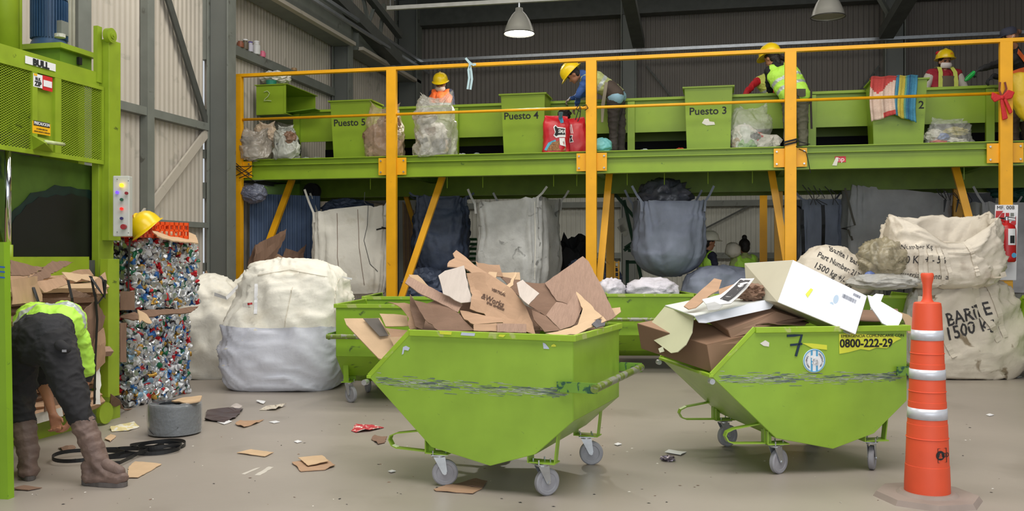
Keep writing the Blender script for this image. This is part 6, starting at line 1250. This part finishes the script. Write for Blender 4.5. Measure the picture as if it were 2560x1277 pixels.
b = MB()
for k in range(170):
    x = r_.uniform(60, 2500); y = r_.uniform(1000, 1270)**1.0; q = PF(x, y); a = r_.uniform(0, 6.3); L = r_.uniform(.004, .014); u = V(cos(a), sin(a), 0)*L; v_ = V(-sin(a), cos(a), 0)*L*r_.uniform(.3, .8)
    b.add([q-u+V(0, 0, .001), q-v_+V(0, 0, .001), q+u+V(0, 0, .001), q+v_+V(0, 0, .003)], [(0, 1, 2, 3)], r_.randrange(3))
b.build('floor_crumbs', [card_d, paper, blackrib], label='tiny crumbs and flakes of dirt scattered over the concrete floor', cat='debris', kind='stuff')
# ================================================================ people
def hand_prims(w_, d, n, tag, curl=.5, side=1, s=1.):
    """palm, four unequal bent fingers and a thumb leaving the side of the palm"""
    d = Vector(d).normalized(); n = Vector(n); n = (n-d*n.dot(d)).normalized(); x = d.cross(n)*side; out = []; w_ = Vector(w_)
    for k in (-1, -.33, .33, 1): out.append(('c', w_+x*k*.016*s, w_+d*.085*s+x*k*.03*s, .015*s, .012*s, tag))
    for k, L in ((-1, .062), (-.34, .074), (.34, .08), (1, .07)):
        b0 = w_+d*.085*s+x*k*.031*s; a1 = curl; d1 = (d*cos(a1)+n*sin(a1)+x*k*.08).normalized(); b1 = b0+d1*L*.5*s; d2 = (d*cos(a1*2.2)+n*sin(a1*2.2)).normalized(); b2 = b1+d2*L*.5*s
        out += [('c', b0, b1, .0098*s, .009*s, tag), ('c', b1, b2, .009*s, .0075*s, tag)]
    t0 = w_+d*.025*s+x*.024*s; t1 = t0+(d*.6+x*.8+n*.25).normalized()*.038*s; t2 = t1+(d*.85+x*.25+n*.45).normalized()*.03*s
    out += [('c', t0, t1, .0125*s, .011*s, tag), ('c', t1, t2, .0105*s, .0085*s, tag)]
    return out
def head_prims(h, fd, up, tag, eye=6):
    fd = Vector(fd).normalized(); up = Vector(up); up = (up-fd*up.dot(fd)).normalized(); rt = fd.cross(up); Mx = Matrix((rt, fd, up)).transposed(); h = Vector(h)
    def q(a, b_, c_): return h+Mx @ V(a, b_, c_)
    o = [('e', q(0, -.008, .02), (.074, .094, .09), Mx, tag), ('e', q(0, .022, -.045), (.056, .062, .062), Mx, tag), ('c', q(0, .072, -.01), q(0, .098, -.032), .009, .013, tag), ('c', q(-.02, .072, -.062), q(.02, .072, -.062), .009, .009, 7), ('e', q(0, .06, -.088), (.024, .022, .02), Mx, tag)]
    for s in (-1, 1): o += [('e', q(s*.076, -.005, -.01), (.01, .018, .03), Mx, tag), ('e', q(s*.03, .074, .004), (.014, .012, .008), Mx, eye), ('c', q(s*.018, .084, .02), q(s*.046, .072, .022), .005, .004, 4)]
    return o, Mx, q
def person(label, J, cols, voxel=.012, name='person', vest=None, bare_forearm=False, legs=True, gloves=None, curlL=.6, curlR=.6, build=1., boots_mat=None, vest_open=False, mouth=True):
    g = {k: (Vector(v) if not isinstance(v, (float, int)) else v) for k, v in J.items()}
    root_z = g.get('floor', 0.0); ft = g['pel']; t = empty(name, (ft.x, ft.y, root_z), label, 'person'); B = build
    side = (g['shR']-g['shL']).normalized(); pr = []
    pc, ch, nk = g['pel'], g['chest'], g['neck']
    for s in (-1, 1):
        pr.append(('c', pc+side*s*.06*B, ch+side*s*.085*B, .105*B, .105*B, 1))
    pr += [('c', pc.lerp(ch, .3), ch, .11*B, .12*B, 1), ('c', ch, nk, .10*B, .05, 1), ('c', g['shL'], g['shR'], .068*B, .068*B, 1), ('c', ch+side*-.06, g['shL'], .09*B, .068*B, 1), ('c', ch+side*.06, g['shR'], .09*B, .068*B, 1), ('c', nk, g['head']-Vector(g['up']).normalized()*.05, .048, .05, 0)]
    hp, Mx, q = head_prims(g['head'], g['fd'], g['up'], 0); pr += hp
    for s, a in (('L', -1), ('R', 1)):
        sh, el, wr = g['sh'+s], g['el'+s], g['wr'+s]
        pr += [('c', sh, el, .058*B, .047*B, 1), ('c', el, wr, (.044 if not bare_forearm else .038)*B, (.034 if not bare_forearm else .026), 0 if bare_forearm else 1)]
        if bare_forearm: pr.append(('c', sh.lerp(el, .1), sh.lerp(el, .85), .062*B, .058*B, 1))
        hd = g.get('hd'+s, (wr-el).normalized()); hn = g.get('hn'+s, V(0, 0, -1) if abs(hd.z) < .9 else FW)
        pr += hand_prims(wr, hd, hn, 5 if gloves else 0, curlL if a < 0 else curlR, a)
    if legs:
        hipL, hipR = g['hiL'], g['hiR']; pr += [('c', hipL, hipR, .11*B, .11*B, 2), ('c', pc, (hipL+hipR)/2, .12*B, .12*B, 2)]
        for s in 'LR':
            hi, kn, an, to = g['hi'+s], g['kn'+s], g['an'+s], g['to'+s]
            lw = J.get('lw', 1.); pr += [('c', hi, kn, .096*B*lw, .07*B*lw, 2), ('c', kn, an.lerp(kn, J.get('cut', 0.)), .067*B*lw, .056*B*lw*(1-.15*(lw > 1)), 2), ('c', an+V(0, 0, -.02), an+V(0, 0, -.045), .045, .045, 3), ('c', an+V(0, 0, -.045), to, .042, .034, 3)]
    mats = [cols.get('skin', skin), cols['shirt'], cols.get('pants', MATS['black_matte']), cols.get('shoes', blackrib), cols.get('hair', hair), gloves or skin, mat('eye_dark', (40, 28, 24), .4, var=0), mat('lips', (140, 76, 66), .5, var=0)]
    skinned('body', pr, mats, t, voxel, 4, wrinkle=.012)
    if vest:
        vp = []; e = .014
        for s in (-1, 1): vp.append(('c', pc.lerp(ch, .0)+side*s*.06*B, ch+side*s*.085*B, .105*B+e, .105*B+e, 0))
        vp += [('c', pc.lerp(ch, .2), ch, .11*B+e, .12*B+e, 0), ('c', ch+side*-.06, g['shL']-side*-.035, .09*B+e, .07*B+e*.6, 0), ('c', ch+side*.06, g['shR']-side*.035, .09*B+e, .07*B+e*.6, 0)]
        ax = np.array((ch-pc)); L = float(np.linalg.norm(ax)); axn = ax/L; p0 = np.array(pc); lat_ = np.array(side)
        def over(co, idx):
            tt = (co-p0)@axn/L; idx = np.zeros(len(co), int); idx[((tt > .28) & (tt < .42)) | ((tt > .66) & (tt < .8))] = 1
            return idx
        skinned('vest', vp, [vest, reflect], t, voxel, 3, over=over, wrinkle=.009, wr_idx=(0, 1))
    return t, g, q
def stand(px, d, fz, face, hgt=1.62, head_dz=0., sp=.09):
    """upright joints on a floor at fz; face = heading in the camera frame, radians from 'away from camera'"""
    b0 = PZ(px, d, fz); a = T+face; f = V(-sin(a), cos(a), 0); r = V(cos(a), sin(a), 0); k = hgt/1.62
    def q(x, y, z): return b0+r*x*k+f*y*k+V(0, 0, z*k)
    J = dict(pel=q(0, 0, .92), chest=q(0, .0, 1.24), neck=q(0, .0, 1.40), head=q(0, .03, 1.52), fd=f, up=V(0, 0, 1), shL=q(-.155, 0, 1.33), shR=q(.155, 0, 1.33), elL=q(-.21, .05, 1.07), elR=q(.21, .05, 1.07), wrL=q(-.16, .24, .98), wrR=q(.16, .24, .98),
             hiL=q(-sp, 0, .86), hiR=q(sp, 0, .86), knL=q(-sp-.01, .02, .47), knR=q(sp+.01, .02, .47), anL=q(-sp-.01, -.01, .085), anR=q(sp+.01, -.01, .085), toL=q(-sp-.03, .14, .035), toR=q(sp+.03, .14, .035), floor=fz)
    return J, q, f, r
def cap_hair(q, parent, m=hair, back=0., bun=None, tail=None, vox=.01):
    pr = []
    I3 = Matrix.Identity(3)
    c = q(0, -.02, .035); r_ = q(1, 0, 0)-q(0, 0, 0); f_ = q(0, 1, 0)-q(0, 0, 0); u_ = q(0, 0, 1)-q(0, 0, 0); Mx = Matrix((r_, f_, u_)).transposed()
    pr.append(('e', c, (.083, .096, .086), Mx, 0)); pr.append(('e', q(0, -.05, -.02), (.072, .06, .08), Mx, 0))
    if back: pr.append(('c', q(0, -.08, -.02), q(.0, -.09, -.02-back), .05, .03, 0))
    if bun is not None: pr.append(('e', q(*bun), (.04, .04, .038), Mx, 0))
    if tail is not None: pr += [('c', q(*tail[0]), q(*tail[1]), .035, .025, 0)]
    return skinned('hair', pr, [m], parent, vox, 2)
def mask(q, parent, m, dz=0.):
    u = MB(); 
    def fn(a, b_):
        th = -1.15+2.3*a; z = -.085+.075*b_; r = .075+.014*sin(pi*b_); return q(r*1.02*sin(th), .03+r*.98*cos(th)*.92-.01*(1-b_), z+dz)
    u.grid(fn, 18, 8); o = u.build('face_mask', m, parent, smooth=True)
    for s in (-1, 1): MB().tube([q(s*.068, .04, -.03+dz), q(s*.08, 0, .0)], .0025, n=5).build('mask_loop', m, parent)
    return o
maskw = mat('mask_white', (214, 204, 196), .8, var=.04)
navy = mat('navy_cloth', (36, 38, 56), .8, var=.15, bump=.3, bscale=14); denim = mat('blue_shirt', (48, 84, 150), .75, var=.12, bump=.3, bscale=14)
brownp = mat('dark_brown_trousers', (58, 52, 48), .85, var=.12, bump=.3, bscale=12); khaki = mat('khaki_trousers', (100, 98, 82), .85, var=.1, bump=.3, bscale=12)
redc = mat('red_cloth', (198, 24, 36), .75, var=.08, bump=.3, bscale=14); blk = mat('black_cloth', (28, 28, 30), .85, var=.15, bump=.3, bscale=14)
boot = mat('brown_boot', (112, 92, 84), .6, var=.2, scale=12, bump=.35, bscale=24)
# --- worker with orange vest behind the conveyor, facing the camera
J, q0, f, r = stand(1103, 14.9, DZ, pi*.96, 1.52)
J['head'] = q0(0, .05, 1.49); J['fd'] = (f-V(0, 0, .5)).normalized(); J['up'] = V(0, 0, 1)+f*.4; J['chest'] = q0(0, .03, 1.22)
t, g, q = person('worker in orange vest and yellow helmet with a lowered mask, looking down behind the conveyor', J, dict(shirt=navy, pants=navy), vest=hiviz_o)
helmet(q(0, -.008, .045), J['fd'], J['up'], hat_y, t, 1.06); mask(q, t, maskw, -.02)
b = MB(); 
for s in (-1, 1): b.tube([q(s*.03+.022*cos(a), .088, .004+.016*sin(a)) for a in [2*pi*k/14 for k in range(14)]], .003, closed=True, n=5)
b.tube([q(-.008, .09, .004), q(.008, .09, .004)], .003); b.build('glasses', black, t)
# --- worker bending over the conveyor from the near side, blue sleeves
def C(x, y, d): return P(x, y, d)
d0 = 12.75; fz = DZ
J = dict(pel=C(1540, 236, d0), chest=C(1487, 200, d0-.02), neck=C(1452, 184, d0), head=C(1433, 187, d0+.02), fd=(RT*-.75-UP*.75+FW*.1).normalized(), up=(RT*-.62+UP*.6).normalized(),
         shL=C(1464, 200, d0-.16), shR=C(1470, 196, d0+.16), elL=C(1446, 240, d0-.16), elR=C(1462, 236, d0+.25), wrL=C(1443, 262, d0+.0), wrR=C(1428, 246, d0+.3), hdL=RT*-.6-UP*.8+FW*.3, hdR=RT*-.8-UP*.5,
         hiL=C(1535, 252, d0-.09), hiR=C(1545, 248, d0+.1), knL=C(1533, 310, d0-.1), knR=C(1552, 308, d0+.1), floor=fz)
for s, x, dd in (('L', 1534, -.1), ('R', 1553, .1)):
    a = PZ(x, d0+dd, fz+.085); J['an'+s] = a; J['to'+s] = a+RT*-.14+V(0, 0, -.05)
t, g, q = person('worker bending over the conveyor in blue sleeves, pale vest, dark trousers and back belt', J, dict(shirt=denim, pants=brownp, shoes=mat('reddish_boot', (120, 78, 66), .7)), vest=mat('faded_vest', (176, 184, 120), .7, var=.15, bump=.3), build=1.0, curlR=.9, gloves=mat('work_glove', (120, 104, 92), .8))
helmet(q(0, -.006, .045), g['fd'], g['up'], hat_y, t, 1.12); cap_hair(q, t)
skinned('back_belt', [('c', C(1524, 222, d0-.09), C(1538, 236, d0-.09), .122, .122, 0), ('c', C(1524, 222, d0+.09), C(1538, 236, d0+.09), .122, .122, 0)], [mat('belt_brown', (74, 62, 54), .8)], t, .012, 2)
skinned('shirt_tail', [('c', C(1538, 244, d0-.1), C(1542, 240, d0-.05), .118, .115, 0), ('c', C(1542, 246, d0+.1), C(1546, 242, d0+.05), .118, .115, 0)], [mat('pale_blue_cloth', (136, 172, 190), .8)], t, .012, 2)
b = MB(); b.slab([C(1512, 205, d0-.27), C(1520, 206, d0-.27), C(1512, 262, d0-.27), C(1508, 306, d0-.27), C(1503, 306, d0-.27), C(1503, 262, d0-.27)], .02); b.build('hanging_apron', mat('apron_grey', (136, 128, 112), .85), t, bevel=.005)
b = MB(); b.tube([C(1562, 230, d0), C(1560, 262, d0), C(1554, 285, d0), C(1550, 298, d0)], .015, flat=FW); b.build('belt_strap', blackrib, t)
# --- worker with lime vest, back turned
d0 = 12.1
J = dict(pel=C(1988, 240, d0), chest=C(1960, 190, d0+.16), neck=C(1938, 160, d0+.26), head=C(1927, 146, d0+.32), fd=(FW*.8-RT*.55-UP*.35).normalized(), up=(UP-RT*.25+FW*.2).normalized(),
         shL=C(1925, 178, d0+.24), shR=C(1975, 168, d0+.18), elL=C(1922, 212, d0+.36), elR=C(2000, 205, d0+.34), wrL=C(1928, 238, d0+.5), wrR=C(1978, 236, d0+.55),
         hiL=C(1974, 250, d0+.02), hiR=C(2002, 250, d0), knL=C(1972, 305, d0), knR=C(2006, 305, d0), floor=fz)
for s, x in (('L', 1972), ('R', 2008)):
    a = PZ(x, d0-.03, fz+.085); J['an'+s] = a; J['to'+s] = a+FW*.13+V(0, 0, -.05)
t, g, q = person('worker in banded lime vest and khaki trousers, back turned beside strapped post', J, dict(shirt=blk, pants=khaki), vest=hiviz, build=1.08)
helmet(q(0, -.01, .055), (g['fd']+UP*.25), g['up'], hat_y, t, 1.15); cap_hair(q, t, back=.1, tail=((.03, -.09, -.02), (.12, -.12, -.08)))
b = MB(); b.tube([C(2020, 215, d0-.05), C(2028, 225, d0-.05), C(2027, 260, d0-.05), C(2029, 322, d0-.05)], .014, flat=RT); b.build('apron_tie', brownp, t)
MB().slab([C(1992, 222, d0-.155), C(2014, 222, d0-.15), C(2014, 240, d0-.15), C(2004, 243, d0-.155), C(1993, 238, d0-.155)], .008).build('pocket_flap', mat('khaki_flap', (92, 90, 76), .85), t)
# --- worker in red sleeves bending over the far side
d0 = 15.0
J, q0, f, r = stand(1925, 14.55, DZ, pi*.5, 1.55)
J.update(pel=C(1945, 245, 14.5), chest=C(1915, 205, 14.45), neck=C(1932, 182, 14.6), head=C(1950, 180, 14.7), fd=(RT*.3-UP*.8-FW*.4).normalized(), up=(UP*.4+RT*.8).normalized(), shL=C(1893, 203, 14.35), shR=C(1935, 196, 14.6), elL=C(1868, 228, 14.2), wrL=C(1860, 248, 13.95), elR=C(1930, 232, 14.3), wrR=C(1915, 250, 14.0))
t, g, q = person('worker with red sleeves and yellow vest leaning over the far side of the conveyor', J, dict(shirt=redc, pants=navy), vest=hiviz_y)
cap_hair(q, t)
# --- worker facing the camera in red and cream jacket, mask and marked helmet
J, q0, f, r = stand(2359, 13.3, DZ, pi*1.0, 1.52)
J['head'] = q0(0, .04, 1.51); J['fd'] = (f-V(0, 0, .22)).normalized()
for s_, a_ in (('L', -1), ('R', 1)): J['sh'+s_] = q0(a_*.2, 0, 1.33); J['el'+s_] = q0(a_*.31, .02, 1.08); J['wr'+s_] = q0(a_*.27, .2, .94)
t, g, q = person('worker facing us in red jacket, cream sleeves and yellow helmet', J, dict(shirt=mat('jacket_red', (156, 36, 50), .8, var=.08), pants=navy), vest=None, build=1.1)
hz = helmet(q(0, -.008, .045), J['fd'], J['up'], hat_y, t, 1.06); mask(q, t, mat('mask_bright', (226, 216, 214), .8, var=0), 0); cap_hair(q, t, back=.1)
text('H', .05, q(-.012, .165, .115), -r, f, redc, t, name='helmet_mark')
for s in 'LR':
    sd = g['sh'+s]; pr = [('c', sd.lerp(g['el'+s], .18), g['el'+s], .076, .066, 0), ('c', g['el'+s], g['wr'+s], .062, .05, 0)]; skinned('cream_sleeve', pr, [mat('cream_cloth', (206, 198, 186), .8, bump=.3, bscale=14)], t, .012, 2)
for s in (-1, 1):
    b = MB(); b.tube([q0(s*.085, -.06, 1.44), q0(s*.095, .06, 1.425), q0(s*.11, .14, 1.33), q0(s*.12, .155, 1.18), q0(s*.12, .15, 1.0)], .03, flat=r); b.build('vest_strap', hiviz_y, t)
b = MB(); b.grid(lambda u, v: q0((-.14+.28*u)*(1.05-.25*v), .14+.028*cos((u-.5)*3), .85+.42*v), 12, 8); o = b.build('apron', mat('apron_olive', (104, 94, 78), .85, var=.1), t, smooth=True)
b = MB(); 
MB().ico(q(.07, -.05, .12), (.05, .05, .035), 3).build('red_hair_tie', redc, t)
# --- worker at the right edge with cap, reaching left
d0 = 11.5
J = dict(pel=C(2552, 255, d0+.3), chest=C(2545, 172, d0+.2), neck=C(2537, 118, d0+.12), head=C(2524, 92, d0+.05), fd=(RT*-.93-UP*.25-FW*.1).normalized(), up=(UP-RT*.2).normalized(), shL=C(2532, 148, d0+.02), shR=C(2556, 152, d0+.35), elL=C(2482, 163, d0), elR=C(2530, 200, d0+.3), wrL=C(2452, 172, d0-.02), wrR=C(2482, 190, d0+.25), hdL=RT*-.85-UP*.5, hdR=RT*-.7-UP*.6,
         hiL=C(2540, 265, d0+.25), hiR=C(2560, 262, d0+.42), knL=C(2532, 310, d0+.15), knR=C(2566, 312, d0+.35), floor=fz)
for s, x, dd in (('L', 2536, .15), ('R', 2570, .35)):
    a = PZ(x, d0+dd, fz+.085); J['an'+s] = a; J['to'+s] = a+RT*-.1+V(0, 0, -.05)
t, g, q = person('worker in dark cap and orange vest at right edge, reaching left with bottle', J, dict(shirt=blk, pants=mat('brown_cloth', (72, 58, 48), .85, var=.1), hair=mat('brown_hair', (92, 62, 48), .7, var=.3)), vest=None, gloves=mat('dark_glove', (36, 38, 40), .8), curlL=.7, build=1.05)
cap_hair(q, t, mat('brown_hair', (0, 0, 0)), bun=(0, -.13, .03)); mask(q, t, maskw, -.01)
b = MB(); 
rr, ff, uu = q(1, 0, 0)-q(0, 0, 0), q(0, 1, 0)-q(0, 0, 0), q(0, 0, 1)-q(0, 0, 0); Mc = Matrix((rr, ff, uu)).transposed()
b.lathe([(.088, .02), (.092, .05), (.085, .09), (.055, .118), (.001, .126)], g['head'], 24, ax=Mc, sx=1, sy=1.14); b.slab([q(-.07, .085, .035), q(-.05, .15, .022), q(0, .175, .018), q(.05, .15, .022), q(.07, .085, .035)], .006); b.build('cap', mat('cap_navy', (44, 46, 62), .8), t, auto=50)
for pts in ([C(2545, 128, d0-.08), C(2556, 142, d0+.0), C(2570, 160, d0+.05)], [C(2530, 185, d0-.02), C(2550, 178, d0+.0), C(2572, 172, d0+.05)]): MB().tube(pts, .035, flat=UP).build('vest_band', hiviz_o, t)
b = MB(); cb_ = g['wrL']+(RT*-.85-UP*.5).normalized()*.09; dn = (RT*-.75-UP*.65).normalized(); b.cyl(cb_, cb_+dn*.12, .03, .03, n=14); b.cyl(cb_+dn*.12, cb_+dn*.16, .03, .012, n=14); b.build('green_bottle', mat('bottle_green', (26, 160, 70), .15, var=0, alpha=.85), label='green plastic bottle held out by the worker at the right edge', cat='bottle', auto=40)
# --- two people on the floor at the back
J, q0, f, r = stand(1768, 13.7, 0, -pi*.42, 1.72); J['fd'] = (f-V(0, 0, .2)).normalized()
t, g, q = person('person in white helmet and lime vest standing on the floor at the back', {**J}, dict(shirt=navy, pants=navy), vest=hiviz)
t.location = t.location; helmet(q(0, -.008, .04), g['fd'], J['up'], hat_w, t, 1.12); cap_hair(q, t)
J, q0, f, r = stand(1862, 13.9, 0, pi*.08, 1.66)
t, g, q = person('person with dark hair bun and lime vest, back turned, standing at the back', J, dict(shirt=mat('olive_shirt', (164, 176, 110), .8, var=.05), pants=navy), vest=hiviz, bare_forearm=True)
cap_hair(q, t, bun=(.0, -.02, .14))
b = crumple(PZ(1832, 13.8, 1.5), (.12, .12, .12), 8, .15, 2, 3); b.build('cream_sack', MATS['cream_woven'], smooth=True, label='cream sack seen between the two vested people at the back', cat='sack')
# --- the man bending at the press, boots, trousers, vest
J = dict(pel=C(100, 838, 5.82), chest=C(128, 812, 6.12), neck=C(168, 850, 6.34), head=C(176, 905, 6.45), fd=(UP*-.9-RT*.1+FW*.25).normalized(), up=(FW*.8+RT*.2-UP*.1).normalized(),
         shL=C(70, 850, 6.3), shR=C(190, 850, 6.2), elL=C(110, 960, 6.35), elR=C(214, 940, 6.3), wrL=C(132, 1035, 6.2), wrR=C(178, 1050, 6.25), hdL=(RT*.3-UP*1), hdR=(RT*-.55-UP*.8), hnL=FW*-1, hnR=RT*-.8+UP*.2,
         hiL=C(50, 862, 5.88), hiR=C(140, 865, 5.78), knL=C(52, 1000, 5.92), knR=C(186, 1000, 5.72), anL=C(72, 1135, 5.86), anR=C(236, 1128, 5.70), toL=C(62, 1172, 6.05), toR=C(300, 1178, 5.66), floor=0, lw=1.16, cut=.42)
jeans = mat('black_trousers', (38, 37, 40), .85, var=.3, scale=4, bump=.35, bscale=9, wear=(58, 54, 52), wscale=4, wamt=.4)
t, g, q = person('person bending down at the press in lime vest, black trousers and worn brown boots', J, dict(shirt=mat('dark_hoodie', (44, 44, 48), .85, var=.15, bump=.3), pants=jeans, shoes=boot), voxel=.009, bare_forearm=True, curlL=.9, curlR=.8, build=1.12)
cap_hair(q, t, vox=.009)
side = (g['shR']-g['shL']).normalized(); pc, ch = g['pel'], g['chest']
vp = [('c', pc.lerp(ch, .75)+side*s*.085+UP*.015, ch+side*s*.11+UP*.02, .142, .14, 0) for s in (-1, 1)]+[('c', pc.lerp(ch, .7)+UP*.02, g['neck'], .15, .10, 0), ('c', g['shL'], g['shR'], .096, .096, 0), ('c', g['shR'], g['shR'].lerp(g['elR'], .75), .085, .082, 0)]
p0 = np.array(pc); ax = np.array(ch-pc); L2 = float(ax@ax)
def ov(co, idx):
    tt = (co-p0)@ax/L2; idx = np.zeros(len(co), int); idx[(tt > .62) & (tt < .80) & (co[:, 2] > ch.z-.02)] = 1; return idx
skinned('lime_vest', vp, [hiviz, reflect], t, .009, 4, over=ov, wrinkle=.012, wr_idx=(0, 1))
skinned('cargo_pocket', [('c', C(150, 862, 5.66), C(166, 872, 5.66), .035, .03, 0)], [jeans], t, .009, 2)
MB().slab([C(155, 874, 5.60), C(166, 874, 5.60), C(166, 880, 5.60), C(155, 880, 5.60)], .002).build('trouser_label', mat('label_grey', (150, 150, 156), .6), t)
for s in 'LR':
    an, to, kn = g['an'+s], g['to'+s], g['kn'+s]; d_ = (to-an); d_.z = 0; d_.normalize(); z0 = Vector((an.x, an.y, .0)); up_ = (kn-an).normalized()
    top = an+up_*.19; wr_ = []
    for k in range(7): z = k/6; c_ = an.lerp(top, z); wr_.append(('c', c_, c_+up_*.012, .064+.006*(k % 2)+.006*z, .064+.006*z, 0))
    sd = d_.cross(UP)
    for lat_ in (-.018, .018): wr_ += [('c', z0+sd*lat_-d_*.03+V(0, 0, .05), z0+sd*lat_+d_*.18+V(0, 0, .045), .042, .036, 0)]
    wr_ += [('c', an, z0+d_*.06+V(0, 0, .085), .064, .05, 0), ('c', z0-d_*.035+V(0, 0, .05), z0-d_*.03+V(0, 0, .12), .05, .05, 0), ('c', z0+d_*.06+V(0, 0, .085), z0+d_*.19+V(0, 0, .055), .05, .042, 0)]
    o = skinned('boot', [p_ for p_ in wr_], [boot], t, .008, 2, wrinkle=.008, wr_idx=(0,))
    b = MB(); pts = []
    for k in range(28):
        a = 2*pi*k/28; u = cos(a); v_ = sin(a); x = .07+.155*u; w2 = .053*(1-.15*(u < 0)) * (abs(v_)**.7)*(1 if v_ > 0 else -1); pts.append(z0+d_*x+sd*w2)
    n = len(pts); b.add([p_+V(0, 0, .002) for p_ in pts]+[p_+V(0, 0, .03) for p_ in pts], [tuple(range(n))[::-1], tuple(range(n, 2*n))]+[(i, (i+1) % n, n+(i+1) % n, n+i) for i in range(n)]); b.build('boot_sole', mat('sole_grey', (92, 86, 84), .8, var=.2, scale=20), o)
